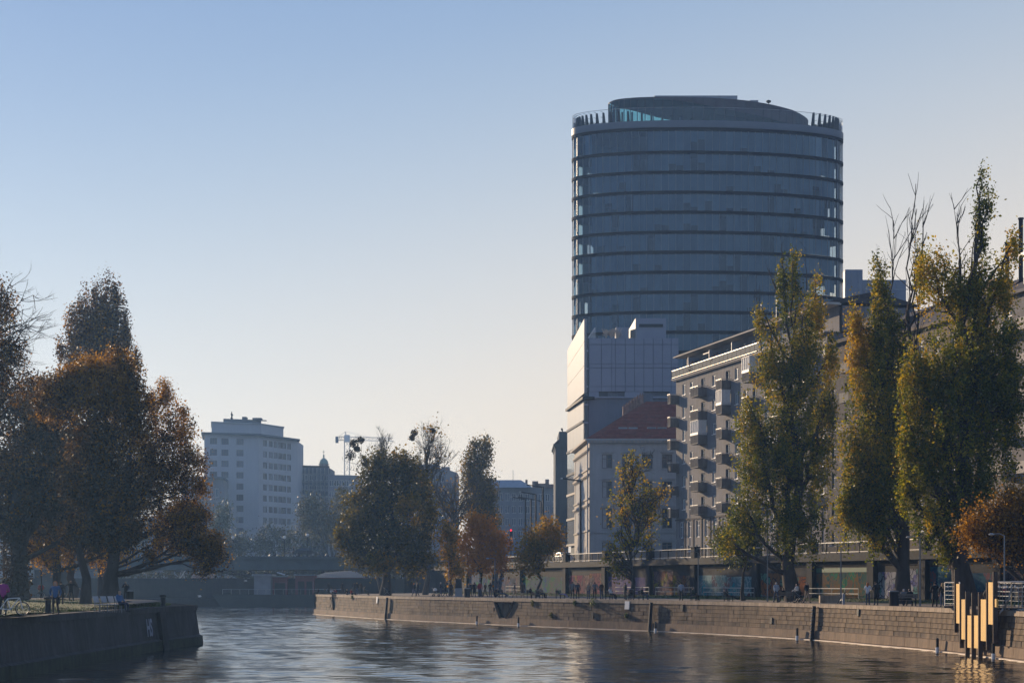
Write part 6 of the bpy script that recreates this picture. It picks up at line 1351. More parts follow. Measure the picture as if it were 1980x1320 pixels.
# ================================================================== PEOPLE
def J(**k):
    j = dict(pel=(0, 0, .95), spine=(0, .01, 1.13), chest=(0, .01, 1.32), neck=(0, 0, 1.47), head=(0, -.015, 1.57), crown=(0, -.005, 1.685),
             shl=(.185, .01, 1.40), ell=(.25, .03, 1.13), wrl=(.26, -.04, .88), hal=(.255, -.07, .80), shr=(-.185, .01, 1.40), elr=(-.25, .03, 1.13), wrr=(-.26, -.04, .88), har=(-.255, -.07, .80),
             hpl=(.095, 0, .90), knl=(.105, -.02, .50), anl=(.11, .02, .10), tol=(.12, -.15, .04), hpr=(-.095, 0, .90), knr=(-.105, -.02, .50), anr=(-.11, .02, .10), tor=(-.12, -.15, .04))
    j.update(k); return j
POSE = {
 'stand': J(), 'walk': J(knl=(.1, -.16, .52), anl=(.1, -.20, .12), tol=(.1, -.38, .10), knr=(-.1, .06, .50), anr=(-.1, .30, .14), tor=(-.1, .18, .04), wrl=(.24, .16, .92), hal=(.24, .19, .85), wrr=(-.24, -.24, .95), har=(-.23, -.30, .90)),
 'hold': J(ell=(.27, -.02, 1.14), wrl=(.12, -.26, 1.16), hal=(.05, -.29, 1.19), elr=(-.27, -.02, 1.14), wrr=(-.12, -.26, 1.14), har=(-.05, -.29, 1.17), head=(0, -.05, 1.56), crown=(0, -.06, 1.67)),
 'drink': J(ell=(.30, -.10, 1.18), wrl=(.12, -.24, 1.36), hal=(.04, -.22, 1.45), elr=(-.32, -.08, 1.18), wrr=(-.14, -.25, 1.32), har=(-.05, -.24, 1.40)),
 'spread': J(ell=(.46, .0, 1.26), wrl=(.66, -.04, 1.08), hal=(.72, -.05, 1.00), elr=(-.44, 0, 1.24), wrr=(-.66, -.05, 1.02), har=(-.72, -.06, .94), knl=(.14, -.05, .52), anl=(.2, 0, .1), tol=(.23, -.16, .04)),
 'pocket': J(ell=(.28, .08, 1.15), wrl=(.22, -.02, .95), hal=(.18, -.06, .90), elr=(-.28, .08, 1.15), wrr=(-.22, -.02, .95), har=(-.18, -.06, .90), anl=(.16, 0, .1), tol=(.18, -.16, .04)),
 'sit': J(pel=(0, 0, .50), spine=(0, .07, .68), chest=(0, .10, .86), neck=(0, .09, 1.01), head=(0, .06, 1.11), crown=(0, .06, 1.22), shl=(.185, .10, .94), ell=(.26, .02, .70), wrl=(.16, -.22, .62), hal=(.13, -.30, .61), shr=(-.185, .10, .94), elr=(-.26, .02, .70), wrr=(-.16, -.22, .62), har=(-.13, -.30, .61),
          hpl=(.095, -.04, .49), knl=(.12, -.44, .50), anl=(.12, -.42, .10), tol=(.13, -.58, .04), hpr=(-.095, -.04, .49), knr=(-.12, -.44, .50), anr=(-.12, -.46, .10), tor=(-.13, -.62, .04)),
 'ground': J(pel=(0, 0, .13), spine=(0, .06, .31), chest=(0, .09, .49), neck=(0, .07, .64), head=(0, .03, .74), crown=(0, .02, .85), shl=(.185, .09, .57), ell=(.27, -.02, .40), wrl=(.13, -.24, .42), hal=(.08, -.31, .43), shr=(-.185, .09, .57), elr=(-.27, -.02, .40), wrr=(-.13, -.24, .42), har=(-.08, -.31, .43),
          hpl=(.095, -.05, .13), knl=(.16, -.40, .42), anl=(.14, -.58, .10), tol=(.15, -.74, .05), hpr=(-.095, -.05, .13), knr=(-.16, -.42, .38), anr=(-.13, -.62, .10), tor=(-.14, -.78, .05)),
 'recline': J(pel=(0, 0, .42), spine=(0, .14, .54), chest=(0, .27, .70), neck=(0, .36, .84), head=(0, .37, .95), crown=(0, .38, 1.06), shl=(.185, .32, .77), ell=(.26, .16, .58), wrl=(.14, -.04, .56), hal=(.10, -.12, .56), shr=(-.185, .32, .77), elr=(-.26, .16, .58), wrr=(-.14, -.04, .56), har=(-.10, -.12, .56),
          hpl=(.095, -.05, .42), knl=(.11, -.48, .46), anl=(.11, -.86, .20), tol=(.12, -.95, .32), hpr=(-.095, -.05, .42), knr=(-.11, -.48, .44), anr=(-.11, -.88, .16), tor=(-.12, -.98, .28)),
 'bend': J(spine=(0, -.10, 1.08), chest=(0, -.26, 1.20), neck=(0, -.40, 1.24), head=(0, -.50, 1.25), crown=(0, -.60, 1.27), shl=(.185, -.30, 1.22), ell=(.22, -.34, .95), wrl=(.18, -.46, .74), hal=(.17, -.50, .66), shr=(-.185, -.30, 1.22), elr=(-.22, -.34, .95), wrr=(-.18, -.46, .74), har=(-.17, -.50, .66)),
 'push': J(ell=(.24, -.10, 1.16), wrl=(.2, -.36, 1.06), hal=(.2, -.44, 1.04), elr=(-.24, -.10, 1.16), wrr=(-.2, -.36, 1.06), har=(-.2, -.44, 1.04), knl=(.1, -.12, .5), anl=(.1, -.12, .1), tol=(.1, -.3, .05), anr=(-.1, .2, .12), tor=(-.1, .06, .04)),
}
EDG = [('pel', 'spine', 1), ('spine', 'chest', 1), ('chest', 'neck', 1), ('neck', 'head', 0), ('head', 'crown', 3), ('chest', 'shl', 1), ('shl', 'ell', 1), ('ell', 'wrl', 1), ('wrl', 'hal', 0), ('chest', 'shr', 1), ('shr', 'elr', 1), ('elr', 'wrr', 1), ('wrr', 'har', 0),
       ('pel', 'hpl', 2), ('hpl', 'knl', 2), ('knl', 'anl', 2), ('anl', 'tol', 4), ('pel', 'hpr', 2), ('hpr', 'knr', 2), ('knr', 'anr', 2), ('anr', 'tor', 4)]
RAD = dict(pel=(.155, .115), spine=(.145, .11), chest=(.165, .12), neck=(.06, .06), head=(.092, .10), crown=(.082, .088), shl=(.075, .075), shr=(.075, .075), ell=(.052, .052), elr=(.052, .052), wrl=(.038, .038), wrr=(.038, .038), hal=(.042, .03), har=(.042, .03),
           hpl=(.10, .10), hpr=(.10, .10), knl=(.066, .066), knr=(.066, .066), anl=(.048, .05), anr=(.048, .05), tol=(.045, .04), tor=(.045, .04))
PM = {}
def pose_mesh(pose):
    """one continuous skinned body for a pose; slots: 0 skin, 1 top, 2 trousers, 3 hair, 4 shoes"""
    if pose in PM: return PM[pose]
    j = POSE[pose]; nm = list(j); me = bpy.data.meshes.new('pose'); me.from_pydata([j[k] for k in nm], [(nm.index(a), nm.index(c)) for a, c, _ in EDG], [])
    o = bpy.data.objects.new('pose', me); COL.objects.link(o); m = o.modifiers.new('skin', 'SKIN'); m.use_smooth_shade = True
    for i, k in enumerate(nm): me.skin_vertices[0].data[i].radius = RAD[k]; me.skin_vertices[0].data[i].use_root = (k == 'pel')
    s = o.modifiers.new('sub', 'SUBSURF'); s.levels = 1; s.render_levels = 1
    dg = bpy.context.evaluated_depsgraph_get(); out = bpy.data.meshes.new_from_object(o.evaluated_get(dg)); out.name = 'person_body'
    bpy.data.objects.remove(o); bpy.data.meshes.remove(me)
    out.materials.clear()
    for k in range(5): out.materials.append(MATS['skin'])
    cen = np.array([p.center[:] for p in out.polygons]); best = np.full(len(cen), 9.0); slot = np.zeros(len(cen), int)
    for a, c, sl in EDG:
        A, B = np.array(j[a]), np.array(j[c]); ab = B - A; t = ((cen - A) @ ab / (ab @ ab)).clip(0, 1); d = np.linalg.norm(cen - (A + t[:, None] * ab), axis=1) - (np.mean(RAD[a]) * (1 - t) + np.mean(RAD[c]) * t)
        u = d < best; best[u] = d[u]; slot[u] = sl
    # face stays skin on the front half of the head, hair above and behind
    hd = np.array(j['head']); cr = np.array(j['crown']); near = np.linalg.norm(cen - (hd + cr) / 2, axis=1) < .19
    up = (cr - hd) / np.linalg.norm(cr - hd); fwd = np.array([0, -1.0, 0]); fwd -= up * (fwd @ up); h_ = (cen - hd) @ up; f_ = (cen - hd) @ fwd
    slot[near & (f_ > .02) & (h_ < .11)] = 0; slot[near & ((f_ <= .02) | (h_ >= .11)) & (h_ > -.05)] = 3
    out.polygons.foreach_set('material_index', slot.astype(np.int32)); PM[pose] = out; return out
mat('skin', (.42, .25, .17), .6, .1, 5)
CLO = {'black': (.012, .012, .014), 'navy': (.018, .024, .045), 'grey': (.13, .135, .145), 'paleblue': (.30, .36, .44), 'white': (.68, .66, .63), 'brown': (.075, .05, .035), 'red': (.32, .03, .03), 'pink': (.32, .03, .20), 'blue': (.05, .12, .24), 'jeans': (.045, .065, .11), 'tan': (.30, .22, .15), 'green': (.04, .06, .035), 'lilac': (.26, .22, .36),
       'hdark': (.02, .014, .01), 'hbrown': (.07, .038, .02), 'hblond': (.42, .27, .12), 'hginger': (.40, .13, .03), 'hgrey': (.38, .36, .34)}
def cloth(k): return mat('cloth_' + k, CLO[k], .85, .15, 3)
HAIRM = {}
def person(px, t, pose, face, top, bot, hair, label, loc=None, h=1.0, coat=False, long_hair=False, group='people on the right quay', bag=None, dz=0.0):
    p = loc or qpt(px, t); p = Vector(p); p.z += dz; th = thing('person', label, 'person', tuple(p), group); th.rotation_euler = (0, 0, R(face)); th.scale = (h, h, h)
    o = bpy.data.objects.new('body', pose_mesh(pose)); COL.objects.link(o); o.parent = th
    for i, k in enumerate(('skin', 'cloth_' + top, 'cloth_' + bot, 'cloth_' + hair, 'cloth_black')):
        m = MATS['skin'] if k == 'skin' else cloth(k[6:]); o.material_slots[i].link = 'OBJECT'; o.material_slots[i].material = m
    j = POSE[pose]
    if long_hair:
        hd = Vector(j['head']); mb = MB(); mb.lathe((hd.x, hd.y + .055, hd.z - .22), [(.05, -.05), (.095, .02), (.105, .16), (.108, .26), (.09, .33), (.03, .37)], 9)
        c = bpy.data.objects.new('hair', mb.mesh('hair', cloth(hair), smooth=True)); COL.objects.link(c); c.parent = th
    if coat and pose in ('stand', 'walk', 'hold', 'pocket', 'spread', 'drink', 'push'):
        mb = MB(); b_ = len(mb.v)
        for z, rx, ry in ((.55, .235, .19), (.75, .215, .17), (.95, .195, .155), (1.15, .175, .14)):
            for k in range(10): a = 2 * math.pi * k / 10; mb.v.append((rx * math.cos(a), ry * math.sin(a) + .005, z))
        for r in range(3):
            for k in range(10): k2 = (k + 1) % 10; mb.f.append([r * 10 + k, r * 10 + k2, r * 10 + 10 + k2, r * 10 + 10 + k]); mb.m.append(0)
        c = bpy.data.objects.new('coat_skirt', mb.mesh('coat_skirt', cloth(top), smooth=True)); COL.objects.link(c); c.parent = th
    if bag:
        w_ = Matrix.Rotation(R(face), 4, 'Z'); hp = p + (w_ @ Vector((j['har'][0] - .1, j['har'][1], j['har'][2]))) * h
        mb = MB(); mb.add([(hp.x - .16, hp.y - .06, hp.z - .42), (hp.x + .16, hp.y - .06, hp.z - .42), (hp.x + .16, hp.y + .06, hp.z - .42), (hp.x - .16, hp.y + .06, hp.z - .42), (hp.x - .13, hp.y - .02, hp.z - .05), (hp.x + .13, hp.y - .02, hp.z - .05), (hp.x + .13, hp.y + .02, hp.z - .05), (hp.x - .13, hp.y + .02, hp.z - .05)], [(0, 3, 2, 1), (4, 5, 6, 7), (0, 1, 5, 4), (1, 2, 6, 5), (2, 3, 7, 6), (3, 0, 4, 7)])
        mb.tube([(hp.x - .08, hp.y, hp.z - .05), (hp.x, hp.y, hp.z + .08), (hp.x + .08, hp.y, hp.z - .05)], .012, 4)
        bb = mb.build('carrier_bag' if bag == 'lilac' else 'hand_bag', cloth(bag)); tag(bb, 'pale lilac bag carried by the woman with orange hair' if bag == 'lilac' else 'dark bag carried at the side of the long-coated person', 'bag')
    return th
Pp = person
# from right to left along the right quay
Pp(1808, .10, 'pocket', 160, 'black', 'black', 'hdark', 'person in a long black coat standing left of the yellow boards', coat=True)
Pp(1822, .10, 'stand', 200, 'black', 'jeans', 'hblond', 'person with fair hair and dark jacket beside the long black coat', h=.95, long_hair=True)
Pp(1904, .07, 'bend', 110, 'black', 'black', 'hdark', 'person in black bending over behind the tallest yellow boards')
Pp(1928, .09, 'stand', 170, 'grey', 'black', 'hblond', 'person in grey standing just right of the yellow boards inside the mesh fence', h=.98)
Pp(1943, .12, 'hold', 60, 'red', 'black', 'hgrey', 'person in a red jacket behind the mesh fence', h=.96)
Pp(1678, .06, 'hold', 150, 'white', 'jeans', 'hginger', 'person with long ginger hair and white top left of the second poplar', long_hair=True, h=.97)
Pp(1694, .06, 'hold', 190, 'black', 'black', 'hdark', 'person in a dark coat facing the ginger-haired person', coat=True, h=1.03)
Pp(1560, .05, 'walk', 40, 'black', 'tan', 'hdark', 'person in a black jacket walking at the foot of the first big poplar')
Pp(1541, .06, 'push', 230, 'white', 'black', 'hdark', 'person in a white shirt leaning to a stroller by the first big poplar', h=.92)
Pp(1501, .10, 'walk', 200, 'paleblue', 'jeans', 'hgrey', 'person in a pale blue shirt walking left of the first big poplar')
Pp(1317, .12, 'stand', 170, 'paleblue', 'black', 'hdark', 'person in a pale blue shirt standing before the orange graffiti')
Pp(1209, .16, 'stand', 120, 'black', 'black', 'hbrown', 'slim person in black standing left of the thin maple with a stroller', h=.98)
Pp(1163, .10, 'stand', 30, 'brown', 'jeans', 'hbrown', 'person in a brown jacket, rightmost of the three standing before the pink graffiti')
Pp(1150, .09, 'pocket', 170, 'grey', 'black', 'hdark', 'person in a grey jacket, middle of the three standing before the pink graffiti', h=1.02)
Pp(1138, .09, 'stand', 330, 'tan', 'jeans', 'hginger', 'ginger-haired person, left of the three standing before the pink graffiti', h=.96, long_hair=True)
Pp(1117, .10, 'stand', 175, 'navy', 'black', 'hdark', 'person in navy standing shoulder to shoulder with a bulky grey jacket', h=.98)
Pp(1107, .09, 'pocket', 165, 'grey', 'black', 'hdark', 'bulky person in a grey jacket beside the one in navy', h=1.04)
Pp(1010, .12, 'stand', 200, 'brown', 'tan', 'hbrown', 'person in brown standing below the red-green young tree', h=1.02, coat=True)
Pp(995, .16, 'walk', 100, 'navy', 'tan', 'hdark', 'person in navy with bare-coloured trousers by the short pipe fence', h=.98)
Pp(948, .10, 'stand', 190, 'black', 'jeans', 'hdark', 'person in black jacket and jeans right of the bright orange tree trunk')
Pp(938, .13, 'walk', 240, 'brown', 'black', 'hbrown', 'person in brown walking right behind the orange tree group', h=.97)
Pp(928, .11, 'stand', 160, 'red', 'jeans', 'hgrey', 'person in a dark red top under the bright orange tree', h=1.04)
Pp(917, .10, 'pocket', 180, 'black', 'black', 'hdark', 'person in a wide black coat under the bright orange tree', coat=True)
Pp(910, .12, 'stand', 210, 'navy', 'navy', 'hbrown', 'person in navy at the left of the group under the orange tree', h=.97)
Pp(871, .12, 'stand', 150, 'brown', 'black', 'hdark', 'person in brown left of the pale light pillar', h=.98)
Pp(861, .15, 'walk', 120, 'green', 'black', 'hdark', 'person in dark green third from the pale light pillar')
Pp(852, .12, 'push', 100, 'navy', 'jeans', 'hgrey', 'person in navy pushing the white-hooded stroller', h=1.02)
Pp(807, .06, 'walk', 300, 'black', 'navy', 'hdark', 'person in black walking beside a ginger-haired companion on the far quay', bag='lilac')
Pp(801, .05, 'walk', 60, 'black', 'jeans', 'hginger', 'ginger-haired person in black of the pair walking on the far quay', h=.95, long_hair=True)
Pp(706, .10, 'sit', 120, 'black', 'black', 'hdark', 'dark person sitting alone on the far quay bench')
for k, (px, t, ps, f, tp, bt, hr_, lab) in enumerate([
 (697, .30, 'stand', 200, 'brown', 'black', 'hdark', 'distant person in brown, rightmost of three standing before the red shed'), (690, .26, 'stand', 160, 'black', 'jeans', 'hblond', 'distant fair-haired person, middle of three standing before the red shed'), (685, .30, 'pocket', 180, 'navy', 'black', 'hdark', 'distant person in navy, leftmost of three standing before the red shed'),
 (680, .05, 'ground', 60, 'red', 'black', 'hginger', 'person in red sitting on the far quay edge beside a dark companion'), (671, .05, 'ground', 20, 'black', 'navy', 'hblond', 'dark-clothed person sitting left of the one in red on the far quay edge'), (662, .32, 'stand', 190, 'black', 'black', 'hdark', 'dark person standing behind the two seated on the far quay edge'),
 (648, .04, 'ground', 330, 'red', 'navy', 'hdark', 'person with a reddish top sitting right above the stair slot'), (642, .05, 'ground', 30, 'white', 'black', 'hbrown', 'person in white sitting left above the stair slot'), (636, .35, 'stand', 170, 'black', 'black', 'hdark', 'dark person standing behind those seated by the stair slot'), (615, .15, 'ground', 250, 'black', 'black', 'hbrown', 'hunched dark person sitting at the very end of the far quay'), (629, .12, 'ground', 90, 'green', 'black', 'hdark', 'person in dark green sitting near the end of the far quay')]):
    Pp(px, t, ps, f, tp, bt, hr_, lab)
# seated along the grass
def bench_at(p, rz, label, group='low benches along the grass'):
    t = thing('bench', label, 'bench', tuple(p), group); t.rotation_euler = (0, 0, rz); o0 = ORG[t.name]
    def b(nm, fs, m):
        mb = MB()
        for q in fs: mb.box(*[v + (o0.x, o0.x, o0.y, o0.y, o0.z, o0.z)[i] for i, v in enumerate(q)])
        return mb.build(nm, m, t)
    for k in range(3): b('seat_slat', [(-.85, .85, -.32 + k * .16, -.19 + k * .16, .38, .42)], M_balc)
    for k in range(2): b('back_slat', [(-.85, .85, .18 + k * .03, .21 + k * .03, .56 + k * .17, .69 + k * .17)], M_balc)
    for x in (-.7, .7): b('leg', [(x - .04, x + .04, -.3, -.24, 0, .379), (x - .04, x + .04, .14, .2, 0, .85)], M_iron)
    return t
seated = [(1758, .16, 'sit', 200, 'black', 'black', 'hdark', 'right-hand seated person at the foot of the second poplar'), (1748, .16, 'sit', 160, 'grey', 'navy', 'hgrey', 'left-hand seated person in grey at the foot of the second poplar'),
 (1513, .20, 'sit', 210, 'black', 'black', 'hdark', 'person in black sitting just left of the first big poplar trunk'), (1408, .20, 'recline', 70, 'black', 'black', 'hgrey', 'person reclining on a bench before the turquoise graffiti'),
 (1341, .24, 'sit', 80, 'green', 'black', 'hdark', 'person in dark clothes sitting beside the thin lamp post by the orange graffiti'), (1243, .20, 'sit', 70, 'black', 'jeans', 'hdark', 'person in jeans sitting with a paper right of the thin maple'),
 (1181, .16, 'sit', 60, 'white', 'black', 'hblond', 'person with light hair sitting right of the group of three'), (1083, .16, 'recline', 70, 'green', 'lilac', 'hdark', 'person lying back with pale trousers left of the grey-jacket pair'),
 (1046, .16, 'sit', 60, 'tan', 'black', 'hblond', 'person in tan sitting at the right-hand stem of the young tree'), (1027, .12, 'sit', 70, 'black', 'tan', 'hgrey', 'grey-haired person sitting forward left of the young tree'),
 (968, .16, 'recline', 60, 'navy', 'jeans', 'hdark', 'person lounging right of the orange tree'), (957, .14, 'ground', 50, 'black', 'navy', 'hdark', 'person sitting on the grass right of the orange tree')]
BL = {1758: 'slatted bench carrying the two people at the foot of the second poplar', 1513: 'slatted bench just left of the first big poplar trunk', 1408: 'slatted bench of the reclining person before the turquoise graffiti', 1341: 'slatted bench beside the thin lamp post by the orange graffiti',
      1243: 'slatted bench of the reader right of the thin maple', 1181: 'slatted bench right of the group of three', 1083: 'slatted bench left of the grey-jacket pair', 1046: 'slatted bench at the right-hand stem of the young tree', 1027: 'slatted bench of the grey-haired sitter left of the young tree', 968: 'slatted bench of the lounger right of the orange tree'}
for s_ in seated:
    th = Pp(*s_[:8]); p = ORG[th.name]
    if s_[2] in ('sit', 'recline') and s_[0] != 1748:
        w_ = Matrix.Rotation(R(s_[3]), 4, 'Z') @ Vector((.0 if s_[0] != 1758 else .3, .02, 0)); bench_at(p + w_, R(s_[3]), BL[s_[0]])
# left promontory
def lpt(px, py): D = (EYE - QZ - .05) * FPX / (py - HY); return Vector((PX(px, D), D, QZ + .05))
G2 = 'people on the left promontory'
Pp(0, 0, 'hold', 200, 'pink', 'black', 'hdark', 'person in a pink jacket holding a bicycle at the left edge', loc=lpt(6, 1190), group=G2, h=1.02)
Pp(0, 0, 'pocket', 10, 'blue', 'black', 'hginger', 'person with ginger hair and blue sweater standing on the left grass', loc=lpt(107, 1187), group=G2, h=.97, long_hair=True)
Pp(0, 0, 'stand', 190, 'black', 'black', 'hdark', 'dark person standing behind the one in the blue sweater', loc=lpt(118, 1171), group=G2)
Pp(0, 0, 'spread', 10, 'black', 'black', 'hdark', 'dark dancing person with both arms spread on the left promontory', loc=lpt(137, 1163.5), group=G2, h=1.05)
Pp(0, 0, 'drink', 20, 'black', 'black', 'hdark', 'dark person lifting a drink beside the bin on the left promontory', loc=lpt(243, 1162), group=G2)
Pp(0, 0, 'stand', 70, 'brown', 'black', 'hbrown', 'person half hidden by the trunk left of the drinking person', loc=lpt(226, 1161), group=G2)
Pp(0, 0, 'sit', 62, 'blue', 'navy', 'hblond', 'person in teal sitting on the rightmost white park seat', loc=lpt(233, 1183.5), group=G2, h=.95)
Pp(0, 0, 'sit', 200, 'red', 'brown', 'hdark', 'distant cyclist in a reddish coat beside the lamp pole on the left promontory', loc=lpt(78, 1160) + Vector((0, .2, .35)), group=G2, dz=0)
Pp(0, 0, 'stand', 90, 'black', 'black', 'hdark', 'person on foot on the bridge behind the car', loc=Vector((PX(568, 295), 295, 8.8)), group='people on the bridge')

# ================================================================== THINGS ON THE QUAYS AND STREET
def ring_tube(mb, c, r, tr, ax='y', n=20, m=5):
    pts = []
    for i in range(n + 1):
        a = 2 * math.pi * i / n; pts.append((c[0] + r * math.cos(a), c[1], c[2] + r * math.sin(a)) if ax == 'y' else (c[0], c[1] + r * math.cos(a), c[2] + r * math.sin(a)))
    mb.tube(pts, tr, m, cap=False)
def bicycle(p, rz, label, fm, lean=0.0):
    t = thing('bicycle', label, 'bicycle', tuple(p), 'bicycles'); t.rotation_euler = (lean, 0, rz); o0 = Vector(ORG[t.name])
    q = lambda x, y, z: o0 + Vector((x, y, z))
    for x in (-.52, .52):
        mb = MB(); ring_tube(mb, q(x, 0, .34), .32, .022); w_ = mb.build('wheel', M_iron, t)
        mb = MB(); ring_tube(mb, q(x, 0, .34), .29, .010)
        for k in range(10): a = k * math.pi / 5; mb.tube([q(x, 0, .34), q(x + .29 * math.cos(a), 0, .34 + .29 * math.sin(a))], .004, 3)
        mb.build('rim', M_galv, w_)
    mb = MB(); A, B, C_, D_ = q(-.52, 0, .34), q(-.05, 0, .30), q(-.18, 0, .82), q(.38, 0, .86); E = q(.52, 0, .34)
    for a, c in ((A, B), (A, C_), (B, C_), (C_, D_), (B, D_), (D_, E)): mb.tube([a, c], .024, 6)
    mb.build('frame', fm, t)
    mb = MB(); mb.tube([q(-.18, 0, .82), q(-.2, 0, .93)], .015, 5); mb.box(o0.x - .33, o0.x - .08, o0.y - .06, o0.y + .06, o0.z + .93, o0.z + .98); mb.build('saddle', M_iron, t)
    mb = MB(); mb.tube([q(.38, 0, .86), q(.36, 0, 1.0)], .015, 5); mb.tube([q(.30, -.28, 1.02), q(.37, 0, 1.0), q(.30, .28, 1.02)], .014, 5); mb.build('handlebar', M_iron, t)
    mb = MB(); mb.tube([q(-.05, -.12, .30), q(-.05, .12, .30)], .02, 5); mb.tube([q(-.05, .1, .3), q(.02, .1, .14)], .012, 4); mb.tube([q(-.05, -.1, .3), q(-.12, -.1, .46)], .012, 4); mb.build('crank', M_steel, t)
    return t
bicycle(lpt(22, 1190), R(8), 'white bicycle with black tyres at the left edge', M_white)
bicycle(lpt(79, 1160), R(80), 'dark bicycle under the cyclist by the lamp pole', M_iron)
bicycle(qpt(1622, .10), R(70), 'bicycle leaning at an angle near the pale post in the right quay', M_galv, .5)
M_seat = mat('pale_seat', (.42, .42, .42), .5, .1, 2)
def park_seat(p, rz, label):
    t = thing('park_seat', label, 'seat', tuple(p), 'white park seats on the left quay'); t.rotation_euler = (0, 0, rz); t.scale = (.66, .8, 1); o0 = ORG[t.name]
    def bx(nm, m, *q):
        mb = MB()
        for r_ in q: mb.box(r_[0] + o0.x, r_[1] + o0.x, r_[2] + o0.y, r_[3] + o0.y, r_[4] + o0.z, r_[5] + o0.z)
        return mb.build(nm, m, t)
    bx('seat', M_seat, (-.32, .32, -.30, .20, .40, .44)); mb = MB(); mb.add([(o0.x + x, o0.y + y, o0.z + z) for x, y, z in ((-.32, .2, .52), (.32, .2, .52), (.32, .34, .86), (-.32, .34, .86), (-.32, .24, .52), (.32, .24, .52), (.32, .38, .86), (-.32, .38, .86))], [(0, 3, 2, 1), (4, 5, 6, 7), (0, 1, 5, 4), (1, 2, 6, 5), (2, 3, 7, 6), (3, 0, 4, 7)]); mb.build('backrest', M_seat, t)
    for x in (-.29, .25):
        for y in (-.28, .16): bx('leg', M_steel, (x, x + .04, y, y + .04, 0, .399 if y < 0 else .60))
for px, lab in ((192, 'leftmost of the empty white park seats'), (207, 'middle white park seat'), (221, 'third white park seat beside the seated person'), (234, 'white park seat under the person in teal')): park_seat(lpt(px, 1183), R(62), lab)
def bollard(p, label, r=.15, h=.85):
    t = thing('bollard', label, 'bollard', tuple(p), 'iron bollards on the left quay'); MB().lathe(p, [(r * 1.25, 0), (r * 1.2, .08), (r, .12), (r * .92, h - .16)], 12).build('post', M_iron, t); MB().lathe(p, [(r * .95, h - .15), (r * 1.35, h - .12), (r * 1.4, h - .04), (r, h), (r * .3, h + .03)], 12).build('cap', M_iron, t)
bollard(Vector((PX(93, 92), 92, QZ)), 'black iron bollard beside the person in the blue sweater', .16, .9); bollard(Vector((PX(315, 118.5), 118.5, QZ)), 'capped black mooring bollard at the tip of the left quay', .17, .8)
def bin_(p, label, r=.28, h=.85, m=None):
    t = thing('litter_bin', label, 'bin', tuple(p), 'litter bins'); MB().lathe(p, [(r * .9, 0), (r * .95, .04), (r, h)], 12).build('drum', m or M_iron, t); MB().lathe(p, [(r * 1.06, h + .002), (r * 1.06, h + .06), (r * .8, h + .09)], 12).build('rim', M_steel, t)
bin_(lpt(252, 1163), 'dark litter bin next to the drinking person'); bin_(qpt(1728, .07), 'litter bin left of the seated pair by the second poplar', .34, 1.0, M_conc_d); bin_(qpt(903, .06), 'litter bin left of the orange tree group', .36, .95)
t = thing('light_pillar', 'pale square light pillar on the far quay', 'pillar', tuple(qpt(887, .20))); p = ORG[t.name]; mb = MB(); mb.box(p.x - .42, p.x + .42, p.y - .4, p.y + .4, p.z, p.z + 1.0); mb.build('plinth', M_panel_lit, t); mb = MB(); mb.add([(p.x - .4, p.y - .38, p.z + 1.0), (p.x + .4, p.y - .38, p.z + 1.0), (p.x + .4, p.y + .38, p.z + 1.0), (p.x - .4, p.y + .38, p.z + 1.0), (p.x - .32, p.y - .3, p.z + 2.1), (p.x + .32, p.y - .3, p.z + 2.1), (p.x + .32, p.y + .3, p.z + 2.1), (p.x - .32, p.y + .3, p.z + 2.1)], [(4, 5, 6, 7), (0, 1, 5, 4), (1, 2, 6, 5), (2, 3, 7, 6), (3, 0, 4, 7)]); mb.build('shaft', M_conc, t)
t = thing('concrete_block', 'painted concrete block seat before the green graffiti', 'block', tuple(qpt(1605, .30))); p = ORG[t.name]; mb = MB(); mb.box(p.x - .85, p.x + .85, p.y - .3, p.y + .3, p.z, p.z + .62); mb.build('block', M_cope, t)
t = thing('short_post', 'short pale post on the quay edge near the leaning bicycle', 'post', tuple(qpt(1631, .03))); MB().lathe(ORG[t.name], [(.10, 0), (.10, .78), (.07, .82)], 8).build('post', M_panel, t)
def stroller(p, rz, label, m):
    t = thing('stroller', label, 'stroller', tuple(p), 'strollers'); t.rotation_euler = (0, 0, rz); o0 = Vector(ORG[t.name]); q = lambda x, y, z: o0 + Vector((x, y, z))
    for x, y in ((-.25, -.35), (.25, -.35), (-.25, .3), (.25, .3)):
        mb = MB(); ring_tube(mb, q(x, y, .14), .12, .03, 'x', 12, 4); mb.build('wheel', M_iron, t)
    mb = MB()
    for x in (-.24, .24): mb.tube([q(x, .3, .14), q(x, -.1, .6), q(x, .45, 1.02)], .018, 4); mb.tube([q(x, -.35, .14), q(x, .1, .6)], .018, 4)
    mb.tube([q(-.24, .45, 1.02), q(.24, .45, 1.02)], .02, 4); mb.build('frame', M_steel, t)
    mb = MB(); mb.add([q(*v) for v in ((-.2, -.4, .5), (.2, -.4, .5), (.2, .2, .42), (-.2, .2, .42), (-.22, -.45, .62), (.22, -.45, .62), (.22, .3, .66), (-.22, .3, .66))], [(0, 3, 2, 1), (0, 1, 5, 4), (1, 2, 6, 5), (2, 3, 7, 6), (3, 0, 4, 7), (4, 5, 6, 7)]); mb.build('seat', M_iron, t)
    mb = MB(); pr = [(-.05, .67), (-.12, .85), (.02, 1.0), (.2, 1.0), (.32, .86), (.3, .67)]
    mb.add([q(-.22, y, z) for y, z in pr] + [q(.22, y, z) for y, z in pr], [(i, i + 1, 7 + i, 6 + i) for i in range(5)] + [(5, 4, 3, 2, 1, 0), (6, 7, 8, 9, 10, 11)]); mb.build('hood', m, t)
